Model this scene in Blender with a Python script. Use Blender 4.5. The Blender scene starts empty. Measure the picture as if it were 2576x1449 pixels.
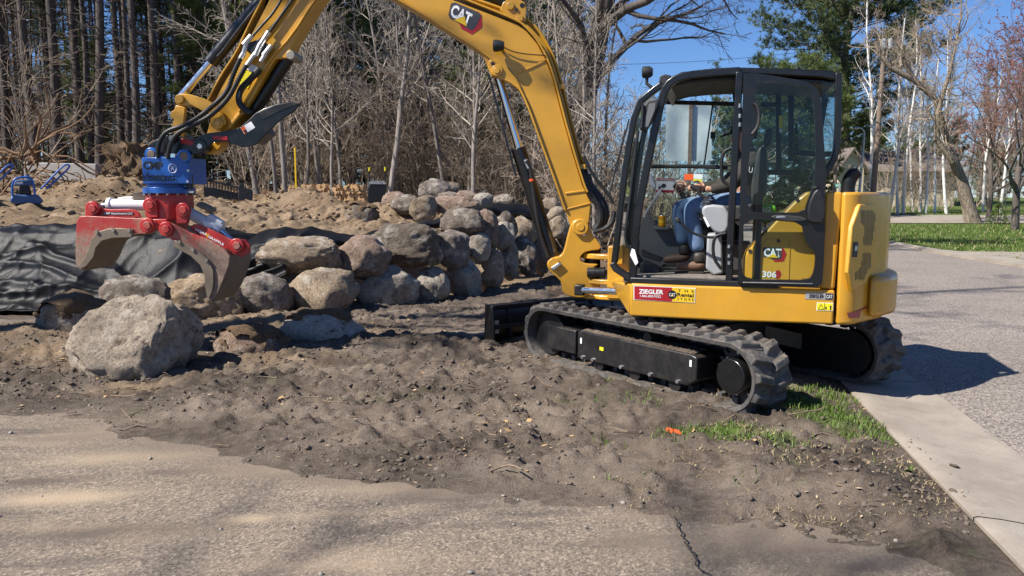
import bpy, bmesh, math, random
import numpy as np
from mathutils import Vector, Matrix

# ---------------------------------------------------------------- camera, sky, sun, exposure
scene = bpy.context.scene
COL = scene.collection
F = 1950.0; CAMH = 1.6; PITCH = math.atan(229.5 / 1950)       # pixel units of a 2576 x 1449 frame
cam = bpy.data.cameras.new('camera'); cam.sensor_width = 36; cam.lens = 36 * F / 2576
cam.clip_end = 3000; cam.clip_start = 0.05
camo = bpy.data.objects.new('camera', cam); COL.objects.link(camo)
camo.location = (0, 0, CAMH); camo.rotation_euler = (math.pi / 2 - PITCH, 0, 0)
scene.camera = camo
SUN_EL = math.radians(46)
LH = Vector((0.905, 0.425, 0)).normalized()                   # horizontal travel of the light
ldir = Vector((LH.x * math.cos(SUN_EL), LH.y * math.cos(SUN_EL), -math.sin(SUN_EL)))
world = bpy.data.worlds.new('World'); scene.world = world; world.use_nodes = True
wn = world.node_tree; bg = wn.nodes['Background']
sky = wn.nodes.new('ShaderNodeTexSky'); sky.sky_type = 'NISHITA'; sky.sun_disc = False
sky.sun_elevation = SUN_EL; sky.sun_rotation = math.atan2(-LH.x, -LH.y)
sky.altitude = 300; sky.air_density = 1.0; sky.dust_density = 0.0; sky.ozone_density = 4.0
tint = wn.nodes.new('ShaderNodeMix'); tint.data_type = 'RGBA'; tint.blend_type = 'MULTIPLY'; tint.inputs[0].default_value = 1.0; tint.inputs[7].default_value = (0.74, 0.95, 1.28, 1)
wn.links.new(sky.outputs[0], tint.inputs[6]); wn.links.new(tint.outputs[2], bg.inputs[0]); bg.inputs[1].default_value = 0.058
sl = bpy.data.lights.new('sun', 'SUN'); sl.energy = 5.0; sl.angle = math.radians(0.53); sl.color = (1.0, 0.945, 0.865)
so = bpy.data.objects.new('sun', sl); COL.objects.link(so)
so.rotation_euler = ldir.to_track_quat('-Z', 'Y').to_euler(); so.location = (-20, -15, 30)
scene.view_settings.view_transform = 'Standard'; scene.view_settings.look = 'None'
scene.view_settings.exposure = 0.80; scene.view_settings.gamma = 1.0
scene.render.resolution_x = 1024; scene.render.resolution_y = 576
scene.render.engine = 'CYCLES'
scene.cycles.transparent_max_bounces = 16; scene.cycles.max_bounces = 6

# ---------------------------------------------------------------- pixels to places
RT = Vector((1, 0, 0)); UP = Vector((0, math.sin(PITCH), math.cos(PITCH))); FW = Vector((0, math.cos(PITCH), -math.sin(PITCH)))
CAM = Vector((0, 0, CAMH)); ZV = Vector((0, 0, 1))
def ray(x, y): return RT * ((x - 1288) / F) + UP * ((724.5 - y) / F) + FW
def onz(x, y, z=0.0):
    d = ray(x, y); return CAM + d * ((z - CAMH) / d.z)
def aty(x, y, Y):
    d = ray(x, y); return CAM + d * (Y / d.y)
class Frame:
    def __init__(s, o, ang):
        s.o = Vector(o); a = math.radians(ang)
        s.f = Vector((math.cos(a), math.sin(a), 0)); s.l = Vector((-s.f.y, s.f.x, 0))
    def w(s, f, l, z): return s.o + s.f * f + s.l * l + ZV * z
    def px(s, x, y, lat):
        d = ray(x, y); t = ((s.o + s.l * lat - CAM).dot(s.l)) / d.dot(s.l); return CAM + d * t
    def loc(s, x, y, lat):
        p = s.px(x, y, lat); return ((p - s.o).dot(s.f), p.z)
# crops of the photograph in which outlines were read off
def R1(x, y): return (x / 3, y / 3)
def R2(x, y): return (858.7 + x / 3, y / 3)
def R3(x, y): return (1717.3 + x / 3, y / 3)
def R4(x, y): return (x / 3, 447.2 + y / 3)
def R5(x, y): return (858.7 + x / 3, 447.2 + y / 3)
def R6(x, y): return (1717.3 + x / 3, 447.2 + y / 3)
def S1(x, y): return (159.7 + x * .32629, 306.7 + y * .32629)
def S2(x, y): return (1501.4 + x * .39682, 159.7 + y * .39682)
def S3(x, y): return (1213.9 + x * .4117, 690 + y * .4117)
def S4(x, y): return (1213.9 + x * .36163, 242.8 + y * .36163)
def S5(x, y): return (383.3 + x * .28216, y * .28216)
def mp(fn, pts): return [fn(*p) for p in pts]

# ---------------------------------------------------------------- noise
def _h(ix, iy, iz, s):
    n = (ix.astype(np.int64) * 374761393 + iy.astype(np.int64) * 668265263 + iz.astype(np.int64) * 2147483647 + s * 1274126177) & 0xffffffff
    n = ((n ^ (n >> 13)) * 1274126177) & 0xffffffff
    n = (n ^ (n >> 16)) & 0xffff
    return n / 32767.5 - 1.0
def vn(x, y, z=None, s=0):
    x = np.asarray(x, float); y = np.asarray(y, float); z = np.zeros_like(x) if z is None else np.asarray(z, float)
    ix, iy, iz = np.floor(x), np.floor(y), np.floor(z); fx, fy, fz = x - ix, y - iy, z - iz
    u, v, w = fx * fx * (3 - 2 * fx), fy * fy * (3 - 2 * fy), fz * fz * (3 - 2 * fz)
    r = 0
    for a in (0, 1):
        for b in (0, 1):
            for c in (0, 1):
                r = r + _h(ix + a, iy + b, iz + c, s) * (u if a else 1 - u) * (v if b else 1 - v) * (w if c else 1 - w)
    return r
def fbm(x, y, z=None, o=4, s=0, g=0.5, lac=2.07):
    r = 0; a = 1.0
    for k in range(o):
        r = r + a * vn(np.asarray(x) * lac ** k + 17.3 * k, np.asarray(y) * lac ** k - 9.1 * k, None if z is None else np.asarray(z) * lac ** k + 5.7 * k, s + k); a *= g
    return r
def sst(a, b, x):
    t = np.clip((np.asarray(x, float) - a) / (b - a), 0, 1); return t * t * (3 - 2 * t)

# ---------------------------------------------------------------- materials
MATS = {}
def nodes(name):
    m = bpy.data.materials.new(name); m.use_nodes = True; MATS[name] = m
    return m, m.node_tree, m.node_tree.nodes['Principled BSDF']
def lk(nt, a, b): nt.links.new(a, b)
def noise(nt, scale, detail=4, vec=None, rough=0.6):
    n = nt.nodes.new('ShaderNodeTexNoise'); n.inputs['Scale'].default_value = scale; n.inputs['Detail'].default_value = detail
    n.inputs['Roughness'].default_value = rough
    if vec is not None: lk(nt, vec, n.inputs['Vector'])
    return n.outputs['Fac']
def ramp(nt, fac, stops):
    r = nt.nodes.new('ShaderNodeValToRGB'); e = r.color_ramp.elements
    while len(e) < len(stops): e.new(0.5)
    for k, (p, c) in enumerate(stops):
        e[k].position = p; e[k].color = (c, c, c, 1) if isinstance(c, (int, float)) else (*c, 1)
    lk(nt, fac, r.inputs[0]); return r.outputs[0]
def mix(nt, fac, a, b, mode='MIX'):
    m = nt.nodes.new('ShaderNodeMix'); m.data_type = 'RGBA'; m.blend_type = mode
    for k, v in ((0, fac), (6, a), (7, b)):
        s = m.inputs[k]
        if isinstance(v, (int, float)): s.default_value = v if k == 0 else (v, v, v, 1)
        elif isinstance(v, tuple): s.default_value = (*v, 1)
        else: lk(nt, v, s)
    return m.outputs[2]
def math_(nt, op, a, b=0.0):
    m = nt.nodes.new('ShaderNodeMath'); m.operation = op
    for s, v in ((m.inputs[0], a), (m.inputs[1], b)):
        if isinstance(v, (int, float)): s.default_value = v
        else: lk(nt, v, s)
    return m.outputs[0]
def objco(nt):
    return nt.nodes.new('ShaderNodeTexCoord').outputs['Object']
def geoco(nt):
    return nt.nodes.new('ShaderNodeNewGeometry').outputs['Position']
def bump(nt, bs, h, strength, dist):
    b = nt.nodes.new('ShaderNodeBump'); b.inputs['Strength'].default_value = strength; b.inputs['Distance'].default_value = dist
    lk(nt, h, b.inputs['Height']); lk(nt, b.outputs[0], bs.inputs['Normal']); return b
def paint(name, col, rough=0.35, metal=0.0, dust=0.0, dustcol=(0.25, 0.2, 0.14), scale=3.0, coat=0.0, bumps=0.0):
    m, nt, bs = nodes(name); co = geoco(nt)
    n = noise(nt, scale, 6, co); v = ramp(nt, n, [(0.3, 0.86), (0.7, 1.08)])
    c = mix(nt, 1.0, col, v, 'MULTIPLY')
    if dust:
        d = noise(nt, scale * 2.3, 8, co, 0.7); d = ramp(nt, d, [(0.42, 0.0), (0.75, dust)])
        g = nt.nodes.new('ShaderNodeNewGeometry'); sp = nt.nodes.new('ShaderNodeSeparateXYZ'); lk(nt, g.outputs['Normal'], sp.inputs[0])
        upw = ramp(nt, sp.outputs[2], [(0.2, 0.35), (0.9, 1.0)])
        c = mix(nt, math_(nt, 'MULTIPLY', d, upw), c, dustcol)
    lk(nt, c, bs.inputs['Base Color'])
    r = ramp(nt, noise(nt, scale * 5, 5, co), [(0.3, max(0.05, rough - 0.07)), (0.7, rough + 0.12)]); lk(nt, r, bs.inputs['Roughness'])
    bs.inputs['Metallic'].default_value = metal; bs.inputs['Coat Weight'].default_value = coat; bs.inputs['Coat Roughness'].default_value = 0.1
    if bumps: bump(nt, bs, noise(nt, scale * 30, 4, co), bumps, 0.004)
    return m
YEL = (0.56, 0.285, 0.022)
paint('yellow_paint', YEL, 0.32, 0, 0.38, (0.30, 0.21, 0.10), 2.6, 0.2)
paint('black_paint', (0.006, 0.006, 0.0062), 0.30, 0, 0.05, (0.10, 0.09, 0.08), 3, 0.1)
paint('black_satin', (0.010, 0.010, 0.011), 0.42, 0, 0.12, (0.12, 0.10, 0.085), 4)
paint('black_plastic', (0.020, 0.020, 0.021), 0.55, 0, 0.1)
paint('track_rubber', (0.055, 0.053, 0.052), 0.7, 0, 1.0, (0.25, 0.205, 0.16), 9, 0, 0.3)
paint('dusty_steel', (0.012, 0.012, 0.013), 0.36, 0, 0.40, (0.16, 0.13, 0.105), 5)
paint('red_paint', (0.42, 0.022, 0.022), 0.38, 0, 0.45, (0.25, 0.17, 0.11), 4, 0.1)
def muddy(name, col, mud, zlo, zhi):
    m, nt, bs = nodes(name); co = geoco(nt); sp = nt.nodes.new('ShaderNodeSeparateXYZ'); lk(nt, co, sp.inputs[0])
    n = noise(nt, 7, 8, co, 0.7); n2 = noise(nt, 40, 5, co, 0.7)
    mr = nt.nodes.new('ShaderNodeMapRange'); lk(nt, sp.outputs[2], mr.inputs[0]); mr.inputs[1].default_value = zhi; mr.inputs[2].default_value = zlo
    f = math_(nt, 'ADD', math_(nt, 'MULTIPLY', mr.outputs[0], 0.75), math_(nt, 'SUBTRACT', n, 0.5)); f = ramp(nt, f, [(0.20, 0.05), (0.46, 0.92)])
    mc = ramp(nt, n2, [(0.3, tuple(c * .6 for c in mud)), (0.7, tuple(c * 1.25 for c in mud))]); c = mix(nt, f, mix(nt, ramp(nt, n, [(0.4, 0.0), (0.8, 0.5)]), col, (0.30, 0.16, 0.11)), mc)
    lk(nt, c, bs.inputs['Base Color']); lk(nt, ramp(nt, f, [(0.0, 0.38), (1.0, 0.75)]), bs.inputs['Roughness']); bump(nt, bs, n2, 0.5, 0.006)
muddy('red_worn', (0.38, 0.022, 0.020), (0.25, 0.19, 0.135), 0.80, 1.52)
paint('worn_steel', (0.19, 0.15, 0.11), 0.5, 0.25, 0.7, (0.20, 0.145, 0.09), 8, 0, 0.3)
paint('worn_black', (0.045, 0.045, 0.047), 0.4, 0.3, 0.5, (0.2, 0.16, 0.12), 6)
paint('bare_steel', (0.30, 0.27, 0.22), 0.45, 0.5, 0.5, (0.24, 0.18, 0.12), 8)
paint('blue_paint', (0.010, 0.105, 0.42), 0.34, 0, 0.2, (0.2, 0.2, 0.2), 4, 0.15)
paint('faded_blue', (0.04, 0.10, 0.24), 0.45, 0, 0.5, (0.2, 0.17, 0.14), 6)
paint('white_paint', (0.76, 0.76, 0.75), 0.4, 0, 0.35, (0.45, 0.40, 0.34), 5)
paint('grey_cylinder', (0.60, 0.62, 0.66), 0.42, 0, 0.35, (0.4, 0.36, 0.30), 5)
paint('chrome', (0.72, 0.73, 0.75), 0.14, 1.0)
paint('zinc', (0.55, 0.55, 0.54), 0.35, 0.9)
paint('hose_rubber', (0.014, 0.014, 0.014), 0.5)
paint('decal_white', (0.80, 0.80, 0.80), 0.4); paint('decal_black', (0.012, 0.012, 0.012), 0.4); paint('decal_red', (0.36, 0.012, 0.018), 0.35)
paint('decal_yellow', (0.78, 0.50, 0.015), 0.4); paint('label_yellow', (0.78, 0.68, 0.02), 0.4); paint('decal_orange', (0.85, 0.12, 0.02), 0.4)
paint('decal_silver', (0.45, 0.44, 0.42), 0.35, 0.4); paint('decal_dark', (0.05, 0.05, 0.055), 0.4); paint('reflector_red', (0.35, 0.02, 0.025), 0.3)
paint('interior_grey', (0.11, 0.115, 0.12), 0.6); paint('interior_dark', (0.03, 0.03, 0.032), 0.6); paint('console_grey', (0.30, 0.31, 0.32), 0.5)
paint('floor_mat', (0.14, 0.125, 0.11), 0.8, 0, 0.7, (0.35, 0.29, 0.22), 10)
paint('can_orange', (0.80, 0.33, 0.01), 0.25, 0.3); paint('bag_green', (0.15, 0.55, 0.04), 0.35)
paint('skin', (0.42, 0.22, 0.14), 0.5); paint('jeans', (0.085, 0.15, 0.27), 0.85, 0, 0.7, (0.34, 0.42, 0.52), 9); paint('jacket', (0.030, 0.026, 0.022), 0.85)
paint('boot_leather', (0.13, 0.065, 0.038), 0.6, 0, 0.4, (0.28, 0.2, 0.13), 14); paint('boot_shaft', (0.028, 0.020, 0.016), 0.55)
paint('cap_cloth', (0.022, 0.022, 0.024), 0.85); paint('hair', (0.02, 0.013, 0.009), 0.6)
paint('galvanised', (0.42, 0.44, 0.45), 0.45, 0.6); paint('sign_back', (0.50, 0.55, 0.56), 0.5, 0.35); paint('sign_green', (0.0, 0.20, 0.13), 0.4)
paint('sign_post_steel', (0.14, 0.10, 0.07), 0.6, 0.3, 0.5, (0.2, 0.14, 0.1), 9)
paint('pole_wood', (0.20, 0.15, 0.115), 0.9, 0, 0.5, (0.28, 0.23, 0.19), 7, 0, 0.5)
paint('transformer', (0.42, 0.45, 0.47), 0.5, 0.2)
paint('split_wood', (0.50, 0.33, 0.17), 0.85, 0, 0.5, (0.36, 0.20, 0.09), 9, 0, 0.4); paint('log_bark', (0.10, 0.07, 0.05), 0.95)
paint('barrier_concrete', (0.30, 0.28, 0.26), 0.9, 0, 0.5, (0.2, 0.17, 0.14), 3, 0, 0.5)
paint('orange_plastic', (0.80, 0.10, 0.02), 0.45); paint('dry_leaf', (0.42, 0.27, 0.12), 0.8); paint('twig', (0.20, 0.145, 0.10), 0.9)
paint('wood_chip', (0.46, 0.34, 0.21), 0.9); paint('pebble', (0.30, 0.27, 0.24), 0.85, 0, 0.5, (0.16, 0.13, 0.11), 30)
paint('house_stone', (0.62, 0.52, 0.38), 0.9, 0, 0.5, (0.36, 0.29, 0.21), 4); paint('house_trim', (0.62, 0.54, 0.42), 0.7); paint('shingle', (0.15, 0.125, 0.11), 0.95, 0, 0.6, (0.22, 0.18, 0.15), 6)
paint('house_window', (0.03, 0.035, 0.04), 0.15); paint('garage_panel', (0.55, 0.46, 0.34), 0.6)
paint('wire', (0.02, 0.02, 0.02), 0.6); paint('roots', (0.20, 0.125, 0.07), 0.95, 0, 0.6, (0.32, 0.22, 0.13), 6, 0, 0.5)

def glass(name, tint, refl=1.0):
    m, nt, bs = nodes(name); nt.nodes.remove(bs); out = nt.nodes['Material Output']
    t = nt.nodes.new('ShaderNodeBsdfTransparent'); t.inputs[0].default_value = (*tint, 1)
    g = nt.nodes.new('ShaderNodeBsdfGlossy'); g.inputs['Roughness'].default_value = 0.015
    f = nt.nodes.new('ShaderNodeFresnel'); f.inputs[0].default_value = 1.5
    mx = nt.nodes.new('ShaderNodeMixShader'); lk(nt, math_(nt, 'MULTIPLY', f.outputs[0], refl), mx.inputs[0]); lk(nt, t.outputs[0], mx.inputs[1]); lk(nt, g.outputs[0], mx.inputs[2])
    lk(nt, mx.outputs[0], out.inputs[0]); return m
glass('cab_glass', (0.80, 0.89, 0.87), 0.8); glass('door_glass', (0.66, 0.74, 0.72), 0.8)

# ---------------------------------------------------------------- mesh helpers
class MB:
    def __init__(s): s.v = []; s.f = []
    def add(s, vs, fs):
        b = len(s.v); s.v.extend([tuple(v) for v in vs]); s.f.extend([tuple(i + b for i in f) for f in fs]); return s
    def box(s, c, x, y, z):
        """centre and three half-axis vectors"""
        c, x, y, z = Vector(c), Vector(x), Vector(y), Vector(z)
        vs = [c + x * a + y * b + z * d for d in (-1, 1) for b in (-1, 1) for a in (-1, 1)]
        return s.add(vs, [(0, 2, 3, 1), (4, 5, 7, 6), (0, 1, 5, 4), (2, 6, 7, 3), (0, 4, 6, 2), (1, 3, 7, 5)])
    def prism(s, near, off):
        n = len(near); off = Vector(off); near = [Vector(p) for p in near]
        return s.add(near + [p + off for p in near], [tuple(range(n)), tuple(range(2 * n - 1, n - 1, -1))] + [(i, i + n, (i + 1) % n + n, (i + 1) % n) for i in range(n)])
    def ring(s, a, b, off):
        n = len(a); off = Vector(off); V = list(a) + list(b) + [p + off for p in a] + [p + off for p in b]; fs = []
        for i in range(n):
            j = (i + 1) % n
            fs += [(i, j, n + j, n + i), (2 * n + i, 3 * n + i, 3 * n + j, 2 * n + j), (i, 2 * n + i, 2 * n + j, j), (n + i, n + j, 3 * n + j, 3 * n + i)]
        return s.add(V, fs)
    def tube(s, path, r, n=8, cap=True):
        path = [Vector(p) for p in path]; R = [r] * len(path) if isinstance(r, (int, float)) else list(r)
        vs = []; fs = []; u = None
        for i, p in enumerate(path):
            d = (path[min(i + 1, len(path) - 1)] - path[max(i - 1, 0)]).normalized()
            if u is None: u = d.orthogonal().normalized()
            u = (u - d * u.dot(d)); u = u.normalized() if u.length > 1e-6 else d.orthogonal().normalized()
            w = d.cross(u)
            for k in range(n):
                a = 2 * math.pi * k / n; vs.append(p + (u * math.cos(a) + w * math.sin(a)) * R[i])
        for i in range(len(path) - 1):
            for k in range(n):
                fs.append((i * n + k, i * n + (k + 1) % n, (i + 1) * n + (k + 1) % n, (i + 1) * n + k))
        if cap: fs += [tuple(range(n - 1, -1, -1)), tuple(range((len(path) - 1) * n, len(path) * n))]
        return s.add(vs, fs)
    def sweep(s, path, side, w, h):
        """rectangular bar along a path; side = constant direction across (width w), h across that"""
        path = [Vector(p) for p in path]; side = Vector(side).normalized(); vs = []; fs = []
        for i, p in enumerate(path):
            d = (path[min(i + 1, len(path) - 1)] - path[max(i - 1, 0)]).normalized(); nn = d.cross(side).normalized()
            vs += [p + side * (w / 2) + nn * (h / 2), p + side * (w / 2) - nn * (h / 2), p - side * (w / 2) - nn * (h / 2), p - side * (w / 2) + nn * (h / 2)]
        for i in range(len(path) - 1):
            for k in range(4): fs.append((i * 4 + k, i * 4 + (k + 1) % 4, i * 4 + 4 + (k + 1) % 4, i * 4 + 4 + k))
        fs += [(3, 2, 1, 0), tuple(len(path) * 4 - 4 + k for k in range(4))]
        return s.add(vs, fs)
    def build(s, name, mat, parent=None, smooth=35, bevel=0.0, seg=2, fix=True):
        org = ROOT(parent)
        me = bpy.data.meshes.new(name); me.from_pydata([(v[0] - org[0], v[1] - org[1], v[2] - org[2]) for v in s.v], [], s.f)
        if fix:
            b = bmesh.new(); b.from_mesh(me); bmesh.ops.recalc_face_normals(b, faces=b.faces); b.to_mesh(me); b.free()
        return link(name, me, mat, parent, smooth, bevel, seg)
def ROOT(p):
    o = Vector((0, 0, 0))
    while p is not None: o = o + p.location; p = p.parent
    return o
def link(name, me, mat, parent=None, smooth=35, bevel=0.0, seg=2):
    me.materials.append(MATS[mat] if isinstance(mat, str) else mat)
    if smooth:
        me.polygons.foreach_set('use_smooth', [True] * len(me.polygons)); me.set_sharp_from_angle(angle=math.radians(smooth))
    o = bpy.data.objects.new(name, me); COL.objects.link(o); o.parent = parent
    if bevel:
        m = o.modifiers.new('bevel', 'BEVEL'); m.width = bevel; m.segments = seg; m.limit_method = 'ANGLE'; m.angle_limit = math.radians(40); m.harden_normals = False
    return o
def tag(o, label=None, cat=None, group=None, kind=None):
    if label: o['label'] = label
    if cat: o['category'] = cat
    if group: o['group'] = group
    if kind: o['kind'] = kind
    return o
def thing(name, label, cat, loc=(0, 0, 0), group=None):
    o = bpy.data.objects.new(name, None); COL.objects.link(o); o.location = loc; o.empty_display_size = 0.2
    return tag(o, label, cat, group)
def copy_tree(o, parent=None):
    c = o.copy(); COL.objects.link(c); c.parent = parent
    for ch in list(o.children): copy_tree(ch, c)
    return c
def chaikin(pts, n=2, closed=True):
    pts = [tuple(p) for p in pts]
    for _ in range(n):
        q = []; m = len(pts)
        rng = range(m) if closed else range(m - 1)
        if not closed: q.append(pts[0])
        for i in rng:
            a, b = pts[i], pts[(i + 1) % m]
            q.append(tuple(a[k] * .75 + b[k] * .25 for k in range(len(a)))); q.append(tuple(a[k] * .25 + b[k] * .75 for k in range(len(a))))
        if not closed: q.append(pts[-1])
        pts = q
    return pts
def resample(pts, n, closed=True):
    P = np.array(pts + ([pts[0]] if closed else []), float); d = np.r_[0, np.cumsum(np.linalg.norm(np.diff(P, axis=0), axis=1))]
    t = np.linspace(0, d[-1], n, endpoint=not closed)
    return [tuple(np.interp(tt, d, P[:, k]) for k in range(P.shape[1])) for tt in t]
def plate(fr, pts, l0, l1, mb=None):
    """outline in pixels on the plane at lateral l0 (the face towards the viewer's side), made l0-l1 thick"""
    mb = mb or MB(); return mb.prism([fr.px(x, y, l0) for x, y in pts], fr.l * (l1 - l0))
def ringplate(fr, outer, inner, l0, l1, n=72, mb=None):
    mb = mb or MB(); return mb.ring([fr.px(x, y, l0) for x, y in resample(outer, n)], [fr.px(x, y, l0) for x, y in resample(inner, n)], fr.l * (l1 - l0))
def rrect(x0, y0, x1, y1, r, n=4):
    P = []
    for cx_, cy_, a0 in ((x1 - r, y0 + r, -90), (x1 - r, y1 - r, 0), (x0 + r, y1 - r, 90), (x0 + r, y0 + r, 180)):
        for k in range(n + 1): t = math.radians(a0 + 90 * k / n); P.append((cx_ + r * math.cos(t), cy_ + r * math.sin(t)))
    return P
def disc(fr, c, r, l0, l1, n=20, mb=None):
    """round boss about a lateral axis: c in pixels on plane l0, radius in metres"""
    mb = mb or MB(); p = fr.px(c[0], c[1], l0); return mb.tube([p, p + fr.l * (l1 - l0)], r, n)
def flat(fr, pts, lat, name, mat, parent):
    mb = MB(); n = len(pts); mb.add([fr.px(x, y, lat) for x, y in pts], [tuple(range(n))]); return mb.build(name, mat, parent, smooth=0, fix=False)
def textmesh(sx, bold=0.0):
    cu = bpy.data.curves.new('t', 'FONT'); cu.body = sx; cu.resolution_u = 2; cu.offset = bold; cu.fill_mode = 'FRONT'
    o = bpy.data.objects.new('t', cu); COL.objects.link(o); dg = bpy.context.evaluated_depsgraph_get()
    me = bpy.data.meshes.new_from_object(o.evaluated_get(dg)); bpy.data.objects.remove(o); bpy.data.curves.remove(cu); return me
def text(sx, BL, BR, TL, mat, parent, bold=0.012, name='lettering'):
    """lettering stretched into the parallelogram BL, BR, TL (world points)"""
    me = textmesh(sx, bold); co = np.array([v.co[:] for v in me.vertices]); lo, hi = co.min(0), co.max(0)
    uv = (co - lo) / np.where(hi - lo == 0, 1, hi - lo); org = np.array(ROOT(parent)); BL, BR, TL = np.array(BL), np.array(BR), np.array(TL)
    P = BL + uv[:, :1] * (BR - BL) + uv[:, 1:2] * (TL - BL) - org
    me.vertices.foreach_set('co', P.ravel()); me.update(); me.name = name
    return link(name, me, mat, parent, smooth=0)
def ptext(sx, fr, lat, bl, br, tl, mat, parent, bold=0.012):
    return text(sx, fr.px(*bl, lat), fr.px(*br, lat), fr.px(*tl, lat), mat, parent, bold)
# ---------------------------------------------------------------- the lie of the land
WALL = [(-40, 9.0), (-12, 10.0), (-6.3, 10.15), (-4.6, 9.9), (-3.6, 10.2), (-2.27, 11.2), (-1.0, 12.1), (-0.2, 13.2), (0.4, 14.6), (0.9, 17), (1.2, 22), (1.6, 60), (3, 600)]
def wall_s(x, y):
    best = np.full(x.shape, 1e9); sg = np.zeros(x.shape)
    for (ax, ay), (bx, by) in zip(WALL[:-1], WALL[1:]):
        dx, dy = bx - ax, by - ay; L = dx * dx + dy * dy; t = np.clip(((x - ax) * dx + (y - ay) * dy) / L, 0, 1)
        d = np.hypot(x - ax - t * dx, y - ay - t * dy); c = dx * (y - ay) - dy * (x - ax)
        m = d < best; best = np.where(m, d, best); sg = np.where(m, np.sign(c), sg)
    return best * sg
_e = [onz(*p) for p in [(-300, 985), (0, 1012), (300, 1050), (700, 1128), (1000, 1180), (1400, 1212), (1650, 1275), (2000, 1325), (2260, 1345), (2420, 1449)]]
EX = np.array([p.x for p in _e]); EY = np.array([p.y for p in _e]); _o = np.argsort(EX); EX, EY = EX[_o], EY[_o]
def yb(x): return np.interp(x, EX, EY)
def kerb_x(y): return 2.2 + (np.asarray(y, float) - 3.16) * 0.19
# dirt heaps: pixel column, distance, height, radii
HEAPS = [(40, 13.9, .20, 2.2, .9), (280, 17.0, .50, 1.2, .6), (150, 16.5, .22, 1.2, .5), (410, 17.5, .26, .8, .5), (770, 17.6, .36, .75, .6), (860, 16.8, .08, 1.0, .6), (640, 15.0, .08, 1.3, .6), (1000, 15.5, .2, 1.0, .7),
         (40, 8.3, .17, .7, .5), (150, 7.6, .10, .8, .4), (620, 9.2, .12, .8, .35), (830, 9.4, .08, .8, .3), (720, 7.3, .08, .5, .25), (330, 6.15, .05, .35, .14), (530, 6.25, .07, .4, .16),
         (1100, 7.6, .09, .8, .3), (1500, 6.25, .05, .45, .2), (1130, 5.55, .05, .5, .2), (950, 8.1, .07, .9, .22), (1320, 6.6, .06, .4, .3), (2030, 4.25, .07, .5, .17), (2200, 4.0, .07, .3, .16), (1780, 4.7, .04, .4, .15)]
HW = [((px - 1288) / F * Y * 1.0, Y, h, a, b) for px, Y, h, a, b in HEAPS]
def ground_z(x, y, fine=True):
    x = np.asarray(x, float); y = np.asarray(y, float); s = wall_s(x, y)
    z = np.interp(s, [.45, .6, .9, 1.2, 1.4, 3.5, 7, 8.5, 12, 16, 40], [0, .10, .52, .95, 1.05, 1.22, 1.38, 1.50, 2.12, 2.25, 2.3])
    z = z + 0.025 * np.clip(y - 25, 0, 45) * sst(11.5, 13.5, x)
    for X, Y, h, a, b in HW: z = z + h * np.exp(-((x - X) / a) ** 2 - ((y - Y) / b) ** 2)
    wild = sst(0.6, 1.8, s) * (1 - sst(13, 30, s))                     # rough worked pad
    z = z + wild * (0.10 * fbm(x * 1.1, y * 1.1, o=3, s=3) + 0.05 * np.abs(fbm(x * 3.1, y * 3.1, o=3, s=5)))
    d = y - yb(x) + 0.22 * fbm(x * 1.3, y * 1.3, o=4, s=11)
    near = (1 - sst(-0.1, 0.4, s)) * (1 - sst(15, 22, y))
    soil = 0.030 * fbm(x * 0.9, y * 1.6, o=3, s=21) + 0.045
    if fine:
        rg = np.abs(fbm(x * 4.3, y * 5.2, o=4, s=31)); cr = np.clip(fbm(x * 8.5, y * 11, o=3, s=45, g=.6) - .12, 0, 1) * sst(-.5, .45, fbm(x * .8, y * 1.1, o=2, s=46)); soil = soil + 0.16 * np.tanh(3.2 * cr) * .30 + 0.055 * np.clip(rg - 0.30, 0, 1) * sst(-.3, .5, vn(x * .7, y * .9, None, 44)) + 0.012 * fbm(x * 9, y * 18, o=3, s=41)
        wm = sst(0.9, 1.8, s) * (1 - sst(8, 14, s)); z = z + wm * (0.075 * (np.abs(fbm(x * 2.6, y * 3.4, o=4, s=51, g=.6)) - .3) + 0.02 * fbm(x * 9, y * 10, o=2, s=52))
    z = z + near * soil
    # thins out over the driveway and is cut off at the kerb
    t = sst(-0.55, 0.30, d); dv = y < 9.5
    z = np.where(dv, z * t - 0.035 * (1 - t), z)
    kx = kerb_x(y); rd = (x > kx) & (x < 14) & (y < 60) & (s < 0)
    verge = sst(0.0, 0.35, kx - x); z = np.where((x > kx - 0.35) & (x <= kx) & (s < 0), z * verge + 0.012 * (1 - verge), z)
    z = np.where(rd & (far_x(y) > x), -0.12, z)
    return z
_f = [onz(*p) for p in [(2210, 607), (2300, 625), (2397, 640), (2576, 669)]]
FY = np.array([p.y for p in _f]); FX = np.array([p.x for p in _f]); _o = np.argsort(FY); FY, FX = FY[_o], FX[_o]
def far_x(y): return np.interp(y, np.r_[-50, FY[0] - 3, FY, 120], np.r_[FX[0], FX[0], FX, FX[-1] + 14])
def gz(x, y): return float(ground_z(np.array([x]), np.array([y]))[0])

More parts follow.
